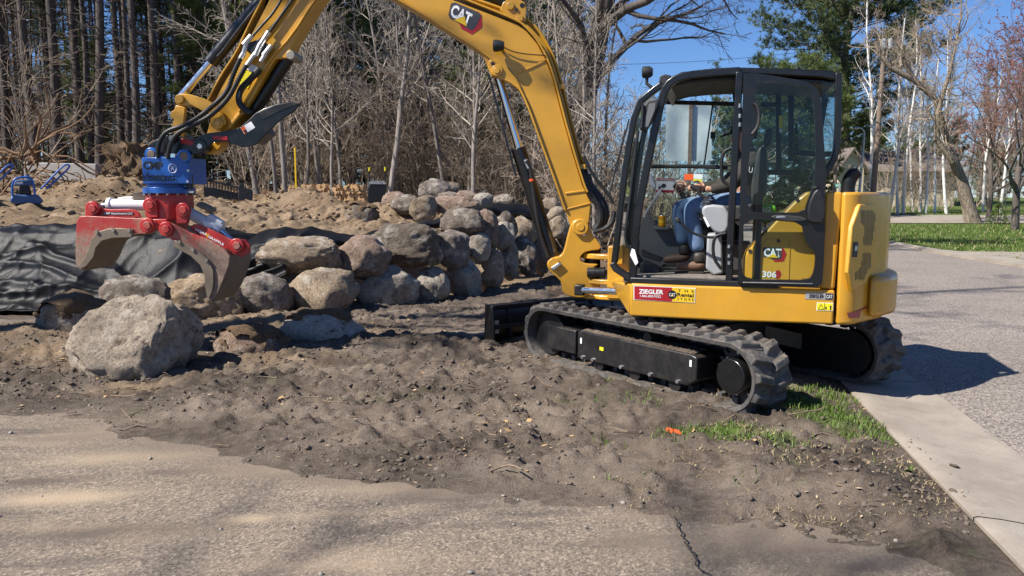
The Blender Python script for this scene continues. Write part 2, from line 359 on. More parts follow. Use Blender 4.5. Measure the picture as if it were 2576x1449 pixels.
def lines(segs):
    out = []
    for a, b, st in segs: out.append(np.arange(a, b - 1e-6, st))
    return np.concatenate(out)
def growth(a, n, k, st, sign):
    v = []; x = a
    for _ in range(n): x += sign * st; st *= k; v.append(x)
    return np.array(v)
xs = np.concatenate([growth(-12, 26, 1.28, 0.15, -1)[::-1], lines([(-12, -4.8, .07), (-4.8, 3.4, .026), (3.4, 16, .35)]), growth(16, 24, 1.28, .4, 1)])
ys = np.concatenate([growth(2.6, 18, 1.4, 0.15, -1)[::-1], lines([(2.6, 9.4, .026), (9.4, 14, .05), (14, 20, .065), (20, 30, .2)]), growth(30, 34, 1.2, .2, 1)])
X, Y = np.meshgrid(xs, ys); Z = ground_z(X, Y)
nx, ny = len(xs), len(ys)
idx = np.arange(nx * ny).reshape(ny, nx)
fa = np.stack([idx[:-1, :-1], idx[:-1, 1:], idx[1:, 1:], idx[1:, :-1]], -1).reshape(-1, 4)
def np_mesh(name, V, Fq):
    me = bpy.data.meshes.new(name); n = Fq.shape[1]
    me.vertices.add(len(V)); me.vertices.foreach_set('co', np.ascontiguousarray(V, dtype=np.float32).ravel())
    me.loops.add(Fq.size); me.loops.foreach_set('vertex_index', np.ascontiguousarray(Fq, dtype=np.int32).ravel())
    me.polygons.add(len(Fq)); me.polygons.foreach_set('loop_start', np.arange(0, Fq.size, n, dtype=np.int32))
    me.update(calc_edges=True); me.validate(); return me
me = np_mesh('ground', np.stack([X.ravel(), Y.ravel(), Z.ravel()], 1), fa)
S_ = wall_s(X, Y)
sand = sst(-0.1, 0.6, S_ + 0.3 * fbm(X * .9, Y * .9, o=3, s=61)) * (1 - sst(6, 11, S_ + 1.5 * fbm(X * .3, Y * .3, o=2, s=62)))
# brown spill heaps of sandy loam among the loose boulders in front
for px, Y0, a, b in [(60, 8.2, 1.1, .7), (170, 7.3, .9, .4), (640, 8.5, .9, .4), (840, 8.8, .8, .35), (330, 6.15, .38, .15), (690, 7.2, .5, .25), (550, 9.2, 1.2, .5)]:
    sand = np.maximum(sand, 0.85 * np.exp(-((X - (px - 1288) / F * Y0) / a) ** 2 - ((Y - Y0) / b) ** 2) + 0.2 * fbm(X * 3, Y * 3, o=3, s=63) * (np.exp(-((X - (px - 1288) / F * Y0) / a) ** 2 - ((Y - Y0) / b) ** 2) > .2))
sand = np.clip(sand, 0, 1)
lawn = sst(0, 0.3, X - far_x(Y)) * (Y > 5)
# strips of grass left on the verge by the kerb
kx = kerb_x(Y); gv = np.zeros_like(X)
for px, py, a, b in [(2120, 1075, .28, .33), (2040, 1040, .25, .4), (1810, 1100, .30, .12), (1900, 1130, .25, .12), (2010, 835, .35, .5)]:
    c = onz(px, py); gv = np.maximum(gv, np.exp(-((X - c.x) / a) ** 2 - ((Y - c.y) / b) ** 2))
gv = np.clip(gv * 1.3 + 0.35 * fbm(X * 3, Y * 4, o=3, s=71) - 0.25, 0, 1) * (X < kx)
verge = ((kx - X) > 0) * sst(2.2, 0.6, kx - X) * (Y > 9)
litter = sst(7, 12, S_ + 1.5 * fbm(X * .3, Y * .3, o=2, s=62)) * (1 - lawn)
litter = np.maximum(litter, sst(0.8, 0.2, X) * 0 + ((X > 0.6) & (S_ < 0) & (Y > 12) & (X < kx)) * 0.8)
za = np.stack([sand.ravel(), np.clip(lawn + gv + verge * .6, 0, 1).ravel(), litter.ravel(), np.ones(X.size)], 1)
at = me.color_attributes.new('zone', 'FLOAT_COLOR', 'POINT'); at.data.foreach_set('color', za.astype(np.float32).ravel())

m, nt, bs = nodes('soil'); co = geoco(nt)
va = nt.nodes.new('ShaderNodeVertexColor'); va.layer_name = 'zone'; sp = nt.nodes.new('ShaderNodeSeparateColor'); lk(nt, va.outputs[0], sp.inputs[0])
mq = nt.nodes.new('ShaderNodeMapping'); mq.inputs['Scale'].default_value = (.6, 1.3, 1); lk(nt, co, mq.inputs[0])
n1 = noise(nt, 1.4, 8, mq.outputs[0], 0.68); n2 = noise(nt, 22, 6, mq.outputs[0], 0.7); n3 = noise(nt, 90, 3, co, 0.7)
dark = ramp(nt, n1, [(0.32, (0.050, 0.037, 0.028)), (0.47, (0.125, 0.095, 0.072)), (0.62, (0.195, 0.155, 0.120))])
dark = mix(nt, ramp(nt, n2, [(0.42, 0.0), (0.68, 0.8)]), dark, (0.205, 0.168, 0.135))
dark = mix(nt, ramp(nt, n3, [(0.62, 0.0), (0.72, 0.8)]), dark, (0.30, 0.24, 0.17))
sandc = ramp(nt, n1, [(0.30, (0.13, 0.088, 0.055)), (0.50, (0.245, 0.175, 0.11)), (0.68, (0.34, 0.255, 0.17))])
sandc = mix(nt, ramp(nt, n2, [(0.4, 0.0), (0.75, 0.6)]), sandc, (0.14, 0.092, 0.055))
lawnc = ramp(nt, n2, [(0.30, (0.045, 0.085, 0.015)), (0.55, (0.095, 0.135, 0.030)), (0.75, (0.23, 0.20, 0.085))])
litc = ramp(nt, n2, [(0.3, (0.055, 0.040, 0.028)), (0.55, (0.16, 0.11, 0.07)), (0.75, (0.30, 0.21, 0.13))])
dark = mix(nt, 1.0, dark, ramp(nt, noise(nt, .55, 5, mq.outputs[0], .6), [(.38, .62), (.52, 1.0), (.64, 1.28)]), 'MULTIPLY')
c = mix(nt, sp.outputs[0], dark, sandc); c = mix(nt, sp.outputs[2], c, litc); c = mix(nt, sp.outputs[1], c, lawnc)
lk(nt, c, bs.inputs['Base Color']); bs.inputs['Roughness'].default_value = 0.95; bs.inputs['Specular IOR Level'].default_value = 0.2
hh = math_(nt, 'ADD', n2, math_(nt, 'MULTIPLY', n3, 0.45)); bump(nt, bs, hh, 0.9, 0.035)
g = link('ground', me, 'soil', smooth=0); tag(g, 'dug over dark and sandy soil reaching back to the woods', 'ground', kind='structure')
me.polygons.foreach_set('use_smooth', [True] * len(me.polygons))

# ---- driveway in the foreground
def driveway_marks(o):
    V = np.array([v.co[:] for v in o.data.vertices]); x, y = V[:, 0], V[:, 1]; nz = fbm(x * 1.6, y * 3.2, o=4, s=91)
    edge = sst(-.75, .05, y - yb(x) + .30 * nz); a = np.zeros_like(x); d = np.zeros_like(x)
    def blob(arr, px, py, rx, ry, k): c = onz(px, py); np.maximum(arr, k * np.exp(-((x - c.x) / rx) ** 2 - ((y - c.y - .12 * (x - c.x)) / ry) ** 2), out=arr)
    for q in ((1230, 1195, .75, .10, 1), (1050, 1225, .6, .08, .8), (760, 1175, .4, .10, .7), (200, 1250, .45, .10, .9), (620, 1310, .12, .05, .9), (330, 1150, .5, .12, .6), (1700, 1290, .5, .05, .7), (950, 1290, .5, .05, .5)): blob(a, *q)
    for q in ((1420, 1262, .55, .05, 1), (1230, 1250, .5, .04, .8), (240, 1345, .5, .10, .9), (60, 1215, .35, .07, .8), (420, 1190, .35, .07, .7), (640, 1215, .45, .09, .6), (1950, 1385, .55, .10, .8), (2200, 1420, .4, .08, .8), (120, 1090, .5, .12, .6), (1350, 1240, .3, .03, .8)): blob(d, *q)
    w = np.stack([np.clip(a * (1 + .8 * nz), 0, 1), np.clip(d * (1 + .9 * fbm(x * 2.2, y * 6, o=3, s=93)), 0, 1), edge, np.ones_like(x)], 1).astype(np.float32)
    at = o.data.color_attributes.new('marks', 'FLOAT_COLOR', 'POINT'); at.data.foreach_set('color', w.ravel())
def strip_mesh(rows):
    """rows: list of lists of points"""
    mb = MB(); n = len(rows[0]); mb.v = [tuple(p) for r in rows for p in r]
    mb.f = [(i * n + k, i * n + k + 1, (i + 1) * n + k + 1, (i + 1) * n + k) for i in range(len(rows) - 1) for k in range(n - 1)]; return mb
m, nt, bs = nodes('dusty_asphalt'); co = geoco(nt)
def stretched(sx, sy, rot):
    q = nt.nodes.new('ShaderNodeMapping'); q.inputs['Scale'].default_value = (sx, sy, 1); q.inputs['Rotation'].default_value = (0, 0, rot); lk(nt, co, q.inputs[0]); return q.outputs[0]
sweep_ = noise(nt, 1.0, 6, stretched(.28, 1.6, .10), .55); patch = noise(nt, 0.8, 5, stretched(.5, 1.1, -.2), .6); smear = noise(nt, 1.3, 7, stretched(.35, 2.2, .06), .6)
vor = nt.nodes.new('ShaderNodeTexVoronoi'); vor.inputs['Scale'].default_value = 88; lk(nt, co, vor.inputs['Vector']); fine = noise(nt, 190, 4, co, 0.65)
agg = ramp(nt, vor.outputs['Color'], [(0.08, (0.060, 0.050, 0.043)), (0.35, (0.150, 0.124, 0.100)), (0.65, (0.205, 0.168, 0.132)), (0.92, (0.36, 0.295, 0.225))])
dust = mix(nt, ramp(nt, fine, [(0.3, 0.0), (0.7, 1.0)]), (0.27, 0.205, 0.145), (0.42, 0.325, 0.225))
c = mix(nt, 0.12, agg, dust); c = mix(nt, ramp(nt, math_(nt, 'ADD', math_(nt, 'MULTIPLY', sweep_, .6), math_(nt, 'MULTIPLY', patch, .4)), [(0.515, 0.0), (0.64, 0.85)]), c, dust)
c = mix(nt, ramp(nt, smear, [(0.36, 0.75), (0.46, 0.0)]), c, (0.090, 0.075, 0.063)); c = mix(nt, ramp(nt, fine, [(0.28, 0.6), (0.40, 0.0)]), c, (0.07, 0.058, 0.048))
vm = nt.nodes.new('ShaderNodeVertexColor'); vm.layer_name = 'marks'; sm_ = nt.nodes.new('ShaderNodeSeparateColor'); lk(nt, vm.outputs[0], sm_.inputs[0])
c = mix(nt, math_(nt, 'MULTIPLY', sm_.outputs[0], .9), c, mix(nt, ramp(nt, fine, [(0.3, 0.0), (0.7, 1.0)]), (0.32, 0.245, 0.165), (0.45, 0.355, 0.245)))
c = mix(nt, math_(nt, 'MULTIPLY', sm_.outputs[1], .75), c, (0.085, 0.068, 0.055)); c = mix(nt, math_(nt, 'MULTIPLY', sm_.outputs[2], .85), c, mix(nt, ramp(nt, fine, [(0.35, 0.0), (0.65, 1.0)]), (0.095, 0.074, 0.058), (0.24, 0.19, 0.145)))
lk(nt, c, bs.inputs['Base Color']); bs.inputs['Roughness'].default_value = 0.92; bs.inputs['Specular IOR Level'].default_value = 0.25
bump(nt, bs, math_(nt, 'ADD', math_(nt, 'MULTIPLY', vor.outputs['Distance'], .8), fine), 0.45, 0.006)
def DZ(x, y): return 0.006 * math.sin(x * 1.1 + .4) * math.cos(y * .9)
rows = []
for y in np.r_[np.linspace(-8, 2, 12), np.linspace(2.06, 6.6, 130), np.linspace(6.9, 9, 6)]:
    kx_ = float(kerb_x(y)); rows.append([(x, y, DZ(x, y)) for x in np.r_[np.linspace(-30, -6, 14), np.linspace(-5.7, kx_ + 0.01, 190)]])
dw = strip_mesh(rows).build('driveway', 'dusty_asphalt', smooth=60, fix=False); driveway_marks(dw); tag(dw, 'dusty brown asphalt driveway in front of the torn up soil', 'driveway', kind='structure')
# crack in the driveway
paint('crack_dark', (0.045, 0.038, 0.032), 0.95)
mb = MB(); rnd = random.Random(4)
for path, w in (([(1700, 1300), (1712, 1340), (1730, 1372), (1748, 1398), (1752, 1425), (1790, 1449)], .009)  ,):
    pts = resample([tuple(onz(*p, 0.008)) for p in path], 26, False); V = []
    for i, p in enumerate(pts):
        ww = w * (0.5 + rnd.random()); j = (rnd.random() - .5) * .02; V += [(p[0] - ww / 2 + j, p[1], 0.010), (p[0] + ww / 2 + j, p[1] + .004, 0.010)]
    mb.add(V, [(2 * i, 2 * i + 1, 2 * i + 3, 2 * i + 2) for i in range(25)])
mb.build('crack', 'crack_dark', dw, smooth=0, fix=False)

# ---- concrete kerb with gutter pan, street, far kerb
m, nt, bs = nodes('concrete'); co = geoco(nt)
n1 = noise(nt, 1.6, 7, co, 0.65); n2 = noise(nt, 120, 4, co, 0.7)
c = ramp(nt, n1, [(0.3, (0.23, 0.195, 0.16)), (0.55, (0.34, 0.295, 0.24)), (0.75, (0.40, 0.35, 0.285))]); c = mix(nt, ramp(nt, n2, [(0.3, 0.5), (0.6, 0.0)]), c, (0.17, 0.14, 0.11)); c = mix(nt, ramp(nt, noise(nt, 4.5, 7, co, .7), [(0.52, 0.0), (0.72, 0.6)]), c, (0.19, 0.155, 0.12))
lk(nt, c, bs.inputs['Base Color']); bs.inputs['Roughness'].default_value = 0.9; bump(nt, bs, n2, 0.35, 0.006)
prof = [(-.02, -.12), (-.02, .030), (0.0, .036), (.10, .030), (.26, .012), (.40, .002), (.60, .006), (.655, .008), (.66, -.10)]
def kerb_rows(y0, y1, n): return [[(float(kerb_x(y)) + a, y - a * .19, z + 0.004 * float(vn(a * 3, y * 1.5))) for a, z in prof] for y in np.linspace(y0, y1, n)]
kerb = strip_mesh(kerb_rows(-3, 0.6, 12)).build('kerb', 'concrete', smooth=30); tag(kerb, 'pale concrete rolled kerb and gutter along the street', 'kerb', kind='structure')
yy = 0.612
for k in range(16):     # slabs between contraction joints
    L = 3.05; strip_mesh(kerb_rows(yy, yy + L - .012, 18)).build('kerb_slab', 'concrete', kerb, smooth=30); yy += L
m, nt, bs = nodes('street_asphalt'); co = geoco(nt)
vor = nt.nodes.new('ShaderNodeTexVoronoi'); vor.inputs['Scale'].default_value = 70; lk(nt, co, vor.inputs['Vector'])
n1 = noise(nt, 0.5, 6, co, 0.6); n2 = noise(nt, 60, 5, co, 0.7)
c = ramp(nt, vor.outputs['Color'], [(0.1, (0.11, 0.092, 0.080)), (0.5, (0.245, 0.208, 0.178)), (0.9, (0.43, 0.365, 0.31))]); c = mix(nt, 1.0, c, ramp(nt, n1, [(0.3, 0.85), (0.7, 1.12)]), 'MULTIPLY')
c = mix(nt, ramp(nt, n2, [(0.35, 0.5), (0.55, 0.0)]), c, (0.10, 0.09, 0.082))
lk(nt, c, bs.inputs['Base Color']); bs.inputs['Roughness'].default_value = 0.9; bump(nt, bs, vor.outputs['Distance'], 0.6, 0.012)
rows = [[(float(kerb_x(y)) + .655 + t * (float(far_x(y)) - float(kerb_x(y)) - .655), y, 0.004 + .05 * math.sin(math.pi * t) * .5) for t in np.linspace(0, 1, 12)] for y in np.r_[np.linspace(-6, 40, 60), np.linspace(45, 120, 12)]]
st = strip_mesh(rows).build('street', 'street_asphalt', smooth=60); tag(st, 'light grey chip sealed street beside the kerb', 'street', kind='structure')
pan = [(0.0, .012), (.35, .004), (.50, .02), (.62, .05), (.70, .06), (.72, -.1)]
rows = [[(float(far_x(y)) - .45 + a, y, z) for a, z in pan] for y in np.linspace(-6, 60, 80)]
fk = strip_mesh(rows).build('far_kerb', 'concrete', smooth=30); tag(fk, 'concrete kerb edging the lawn across the street', 'kerb', kind='structure')
# apron of the neighbour's drive and the crossing road beyond the lawn
a_ = [onz(x, y, .07) for x, y in [(2330, 636), (2600, 610), (2760, 640), (2900, 720), (2576, 672), (2400, 642)]]
ap = [onz(x, y, .07) for x, y in [(2300, 622), (2420, 632), (2600, 634), (2900, 640), (2900, 720), (2576, 668), (2397, 640)]]
mb = MB(); mb.prism(ap, (0, 0, -.12)); o = mb.build('drive_apron', 'concrete'); tag(o, 'pale concrete drive apron across the street', 'apron', kind='structure')
rows = [[(x, y, ground_z(np.array([x]), np.array([y]), False)[0] + .03) for x in np.linspace(14, 60, 60)] for y in np.linspace(37.5, 45.5, 12)]
o = strip_mesh(rows).build('cross_road', 'concrete', smooth=60); tag(o, 'pale crossing road beyond the lawn', 'road', kind='structure')
# ================================================================ excavator
S = Vector((1.72, 7.0, 0)); T = Frame(S, 125.4); U = Frame(S, 164.5); B = Frame(S + U.f * 1.0, 176.6)
ex = thing('excavator', 'yellow mini excavator with black cab standing half on the torn verge', 'excavator', S)
def loc3(fr, pts, lat): return [fr.w(f, lat, z) for f, z in pts]

# ---------------- tracks
ZC, RB, HL = 0.295, 0.26, 1.105
def loop_pt(s, r=RB):
    """point and outward normal on the track loop at arc length s"""
    a = 2 * HL; b = math.pi * RB; tot = 2 * a + 2 * b; s %= tot
    if s < a: return (HL - s, ZC + r), (0, 1), (-1, 0)
    s -= a
    if s < b: th = math.pi / 2 + s / RB; return (-HL + r * math.cos(th), ZC + r * math.sin(th)), (math.cos(th), math.sin(th)), (-math.sin(th), math.cos(th))
    s -= b
    if s < a: return (-HL + s, ZC - r), (0, -1), (1, 0)
    s -= a; th = -math.pi / 2 + s / RB; return (HL + r * math.cos(th), ZC + r * math.sin(th)), (math.cos(th), math.sin(th)), (-math.sin(th), math.cos(th))
LOOP = 4 * HL + 2 * math.pi * RB; NL = 42; PITCH_L = LOOP / NL
def lug_mesh(sk):
    b = [(-.058, 0), (.030, 0), (.058 + .02, .195), (-.03 + .02, .195)]; t = [(-.036, .014), (.014, .014), (.038 + .02, .172), (-.012 + .02, .172)]
    if sk < 0: b = [(x, .195 - y) for x, y in b]; t = [(x, .195 - y) for x, y in t]
    me = bpy.data.meshes.new('tread_lug'); v = [(x, y, -.006) for x, y in b] + [(x, y, .036) for x, y in t]
    me.from_pydata(v, [], [(0, 1, 2, 3), (4, 5, 6, 7), (0, 1, 5, 4), (1, 2, 6, 5), (2, 3, 7, 6), (3, 0, 4, 7)])
    bb = bmesh.new(); bb.from_mesh(me); bmesh.ops.bevel(bb, geom=bb.edges[:], offset=.006, segments=1, affect='EDGES'); bmesh.ops.recalc_face_normals(bb, faces=bb.faces); bb.to_mesh(me); bb.free()
    me.materials.append(MATS['track_rubber']); return me
lugA, lugB = lug_mesh(1), lug_mesh(-1)
gt = bpy.data.meshes.new('guide_tooth'); _m = MB(); _m.box((0, 0, .0), (.026, 0, 0), (0, .045, 0), (0, 0, .028)); gt.from_pydata(_m.v, [], _m.f); gt.materials.append(MATS['track_rubber'])
def put(me, name, parent, P, x, y, z):
    o = bpy.data.objects.new(name, me); COL.objects.link(o); o.parent = parent
    M = Matrix((x, y, z)).transposed().to_4x4(); M.translation = P - ROOT(parent); o.matrix_local = M; return o
for sgn in (1, -1):
    lo, li = sgn * 0.99, sgn * 0.59
    mb = MB(); N = 120; V = []
    prof_r = [(RB - .004, .0), (RB, .012), (RB, .388), (RB - .004, .40), (RB - .036, .39), (RB - .036, .01)]
    fs = []
    for i in range(N):
        for r, q in prof_r:
            (f, z), nn, tt = loop_pt(i * LOOP / N, r); V.append(T.w(f, lo - sgn * q, z))
    k = len(prof_r)
    for i in range(N):
        for j in range(k): fs.append((i * k + j, i * k + (j + 1) % k, ((i + 1) % N) * k + (j + 1) % k, ((i + 1) % N) * k + j))
    mb.add(V, fs); tr = mb.build('track', 'track_rubber', ex, smooth=40)
    tr['label'] = 'grey rubber crawler belt with chunky lugs'
    for i in range(NL):
        for h, me in ((0, lugA), (1, lugB)):
            (f, z), nn, tt = loop_pt((i + .5 * h) * PITCH_L)
            P = T.w(f, (lo - sgn * .004) if not h else (lo - sgn * .396), z); nrm = T.f * nn[0] + ZV * nn[1]; tan = T.f * tt[0] + ZV * tt[1]
            y = T.l * (-sgn if not h else sgn); put(me, 'tread_lug', tr, P, y.cross(nrm), y, nrm)
        (f, z), nn, tt = loop_pt((i + .25) * PITCH_L, RB - .036 - .02); nrm = T.f * nn[0] + ZV * nn[1]; tan = T.f * tt[0] + ZV * tt[1]
        put(gt, 'guide_tooth', tr, T.w(f, sgn * .79, z), tan, T.l, nrm)
    # frame beam, idler yoke, wheels
    def fbox(f0, f1, l0, l1, z0, z1, mb=None):
        mb = mb or MB(); return mb.box(T.w((f0 + f1) / 2, sgn * (l0 + l1) / 2, (z0 + z1) / 2), T.f * ((f1 - f0) / 2), T.l * (sgn * (l1 - l0) / 2), ZV * ((z1 - z0) / 2))
    mb = MB(); side = [(.60, .385), (.60, .145), (-.70, .145), (-.80, .20), (-.80, .385), (-.74, .40), (.54, .40)]
    mb.prism([T.w(f, sgn * .955, z) for f, z in side], T.l * (-sgn * .30)); fr_ = mb.build('track_frame', 'dusty_steel', ex, bevel=.012)
    if sgn > 0: fr_['label'] = 'black steel track frame beam with muddy top'
    mb = fbox(.66, 1.08, .70, .93, .16, .385); mb.build('idler_yoke', 'dusty_steel', ex, bevel=.012)
    mb = MB(); mb.tube([T.w(HL, sgn * .70, ZC), T.w(HL, sgn * .88, ZC)], .215, 28); mb.build('idler_wheel', 'dusty_steel', ex, bevel=.01)
    for f in (-.55, -.1, .35): MB().tube([T.w(f, sgn * .66, .13), T.w(f, sgn * .92, .13)], .065, 14).build('roller', 'dusty_steel', ex)
    MB().tube([T.w(-.2, sgn * .70, .44), T.w(-.2, sgn * .88, .44)], .045, 14).build('carrier_roller', 'dusty_steel', ex)
    MB().prism([T.w(f, sgn * .60, z) for f, z in [(1.1 + .2 * math.cos(a), ZC + .19 * math.sin(a)) for a in [math.pi / 2 - math.pi * k / 10 for k in range(11)]] + [(-1.1 - .2 * math.cos(a), ZC - .19 * math.sin(a)) for a in [math.pi / 2 - math.pi * k / 10 for k in range(11)]]], T.l * (sgn * .015)).build('inner_guard', 'dusty_steel', ex)
    # sprocket with teeth and final drive hub
    teeth = []
    for i in range(42):
        r = .222 if i % 2 else .182; a0 = 2 * math.pi * (i - .3) / 42; a1 = 2 * math.pi * (i + .3) / 42
        teeth += [(r * math.cos(a0), r * math.sin(a0)), (r * math.cos(a1), r * math.sin(a1))]
    spk = MB().prism([T.w(-HL + x, sgn * .81, ZC + y) for x, y in teeth], T.l * (-sgn * .03)).build('sprocket', 'black_satin', ex)
    MB().tube([T.w(-HL, sgn * .74, ZC), T.w(-HL, sgn * .925, ZC), T.w(-HL, sgn * .94, ZC)], [.135, .135, .125], 32).build('final_drive_cover', 'black_paint', ex, bevel=.004)
    for i in range(9):
        a = 2 * math.pi * i / 9; p = T.w(-HL + .158 * math.cos(a), sgn * .81, ZC + .158 * math.sin(a)); MB().tube([p, p + T.l * (sgn * .014)], .011, 6).build('bolt', 'zinc', spk)
    if sgn > 0:
        for f in (.52, .38, .02, -.32, -.62):
            p = T.w(f, .955, .165); MB().tube([p, p + T.l * .016], .017, 6).build('bolt', 'zinc', fr_)
        for (f, z, w, h, mt) in ((.545, .31, .022, .05, 'decal_white'), (.27, .28, .05, .03, 'label_yellow'), (-.745, .33, .02, .05, 'decal_white')):
            MB().box(T.w(f, .958, z), T.f * (w / 2), ZV * (h / 2), T.l * .002).build('sticker', mt, fr_, smooth=0)
        MB().tube([T.w(.335, .940, .30), T.w(.335, .9575, .30)], .022, 16).build('access_hole', 'decal_black', fr_)
        # soil lying on top of the beam
        V = []; rnd = random.Random(2)
        for i in range(60):
            for j in range(5):
                V.append(T.w(.57 - i * 1.32 / 59, .67 + j * .27 / 4, .398 + .02 * (j in (1, 2, 3)) * (.4 + rnd.random())))
        MB().add(V, [(i * 5 + j, i * 5 + j + 1, i * 5 + j + 6, i * 5 + j + 5) for i in range(59) for j in range(4)]).build('loose_dirt', 'soil', fr_, smooth=0)
# centre frame and slew ring
mb = MB(); mb.box(T.w(0, 0, .42), T.f * .48, T.l * .42, ZV * .11)
for a in (1, -1):
    for b in (1, -1): mb.prism([T.w(a * .15, b * .3, .50), T.w(a * .48, b * .3, .48), T.w(a * .72, b * .72, .36), T.w(a * .42, b * .72, .38)], (0, 0, -.16))
mb.build('centre_frame', 'black_satin', ex, bevel=.012)
MB().tube([S + ZV * .50, S + ZV * .66], .46, 40).build('slew_ring', 'black_satin', ex)
# dozer blade
bp = [(2.06, .06), (1.99, .14), (1.965, .26), (1.98, .38), (2.03, .47)]
mb = MB(); path = [T.w(f, 0, z) for f, z in bp]; mb.sweep(path, T.l, 1.96, .025)
bl = mb.build('dozer_blade', 'black_paint', ex, smooth=50)
for sg in (1, -1): MB().prism(loc3(T, [(2.10, .03), (1.90, .05), (1.92, .30), (1.94, .46), (2.08, .48)], sg * .985), T.l * (-sg * .02)).build('end_plate', 'black_paint', bl, bevel=.005)
mb = MB(); mb.sweep([T.w(1.95, .97, .24), T.w(1.95, -.97, .24)], ZV, .05, .05); mb.sweep([T.w(1.985, .97, .45), T.w(1.985, -.97, .45)], ZV, .04, .05); mb.build('stiffener', 'black_satin', bl, bevel=.006)
for l in (.42, -.42, .75, -.75): MB().prism(loc3(T, [(1.97, .09), (1.80 if abs(l) < .5 else 1.9, .12), (1.97, .44)], l), T.l * .02).build('gusset', 'black_satin', bl)
for l in (.38, -.38): MB().sweep([T.w(.45, l, .30), T.w(1.3, l, .34), T.w(1.95, l, .25)], ZV, .14, .07).build('push_arm', 'black_satin', ex, bevel=.01)
MB().tube([T.w(.5, 0, .45), T.w(1.2, 0, .42)], .055, 16).build('blade_cylinder', 'black_paint', ex)
MB().box(T.w(1.945, .93, .24), T.f * .003, T.l * .03, ZV * .07).build('sticker', 'decal_silver', bl, smooth=0)

# ---------------- upper structure
LS = .96
sk = mp(lambda *a: a, [R5(2185, 795), R6(0, 812), R6(350, 822), R6(1150, 850), R6(1136, 1108), R6(345, 1082), R5(2172, 1042)])
frm = plate(U, sk, LS, -LS).build('upper_frame', 'yellow_paint', ex, bevel=.016, seg=3)
# bevelled nose of the platform running in to the boom bracket
fA, zA = U.loc(*R5(2187, 800), LS); fB, zB = U.loc(*R5(2172, 1040), LS)
MB().add([U.w(fA, LS - .002, zA - .004), U.w(fB, LS - .002, zB + .004), U.w(fB + .16, .55, zB + .12), U.w(fA + .22, .55, zA - .03), U.w(fA - .05, -LS + .05, zA - .004), U.w(fB - .05, -LS + .05, zB + .004), U.w(fB + .16, -.55, zB + .12), U.w(fA + .22, -.55, zA - .03)],
        [(0, 3, 2, 1), (4, 5, 6, 7), (0, 4, 7, 3), (1, 2, 6, 5), (2, 3, 7, 6), (0, 1, 5, 4)]).build('platform_nose', 'yellow_paint', ex, bevel=.012)
MB().box(S + ZV * .645, U.f * .55, U.l * .6, ZV * .02).build('belly_plate', 'black_satin', ex)
# front bracket that carries the swing post: upright cheek and two ears
mb = MB(); mb.box(U.w(.72, 0, .92), U.f * .10, U.l * .26, ZV * .24); mb.build('bracket', 'yellow_paint', ex, bevel=.012)
for z0, h in ((1.03, .05), (.80, .05), (.66, .045)):
    pts = [(.70, .24), (.92, .20), (1.06, .13), (1.12, 0), (1.06, -.13), (.92, -.20), (.70, -.24)]
    MB().prism([U.w(f, l, z0) for f, l in pts], (0, 0, h)).build('swing_ear', 'yellow_paint', ex, bevel=.01)
MB().box(U.w(.72, .275, 1.12), U.f * .045, U.l * .03, ZV * .12).build('bracket_horn', 'yellow_paint', ex, bevel=.008)
MB().tube([B.w(0, 0, .64), B.w(0, 0, 1.12)], .075, 20).build('swing_pin', 'black_satin', ex)
p0 = U.px(*R5(1990, 715), .16); p1 = U.px(*R5(1860, 715), .16)
MB().tube([p0, p0.lerp(p1, .3), p0.lerp(p1, .3), p0.lerp(p1, .55), p0.lerp(p1, .55), p1], [.05, .05, .042, .042, .048, .048], 18).build('hydraulic_fitting', 'dusty_steel', ex)
# swing cylinder rod
q0 = U.px(*R5(2185, 860), .50); q1 = U.px(*R5(1800, 845), .26)
MB().tube([q0, q1], .032, 18).build('swing_rod', 'chrome', ex)
MB().tube([q0 + U.f * -.3, q0 + U.f * .0], .055, 18).build('swing_cylinder', 'black_paint', ex)
MB().box(q1, U.f * .045, U.l * .045, ZV * .05).build('rod_eye', 'black_satin', ex, bevel=.012)
# side panels beside and behind the cab
cov = [S2(945, 1195), S2(1110, 1025), S2(1250, 880), S2(1335, 812), S2(1470, 812), S2(1450, 1100), S2(1432, 1402), S2(925, 1376), S2(930, 1240)]
sc = plate(U, cov, .86, .60).build('side_cover', 'yellow_paint', ex, bevel=.018, seg=3)
col = [R6(1075, 105), R6(1208, 105), R6(1196, 300), R6(1148, 843), R6(1030, 838), R6(1050, 500)]
plate(U, col, .94, .50).build('side_panel', 'yellow_paint', ex, bevel=.02, seg=3)
ztop = U.loc(*R6(1300, 108), .92)[1]; zbot = U.loc(*R6(1170, 1106), .93)[1]
f0 = U.loc(*R6(1160, 900), .93)[0]
def plan_body(pl, z0, z1, name, mat, bevel, n=3):
    return MB().prism([U.w(f, l, z0) for f, l in pl], (0, 0, z1 - z0)).build(name, mat, ex, bevel=bevel, seg=n)
CH0, CH1 = (f0 - .15, .89), (f0 - .40, .50)
half = [(f0 - .004, .955), (f0 - .05, .955), (f0 - .11, .935), CH0, CH1, (f0 - .47, .25)]
pl = half + [(f, -l) for f, l in reversed(half)]
tail = plan_body(pl, zbot, ztop, 'engine_housing', 'yellow_paint', .022)
half2 = [(f0 - .26, .78), (f0 - .36, .70), (f0 - .505, .46), (f0 - .56, .2)]
plan_body(half2 + [(f, -l) for f, l in reversed(half2)], zbot + .03, zbot + .36, 'counterweight', 'yellow_paint', .05, 4)
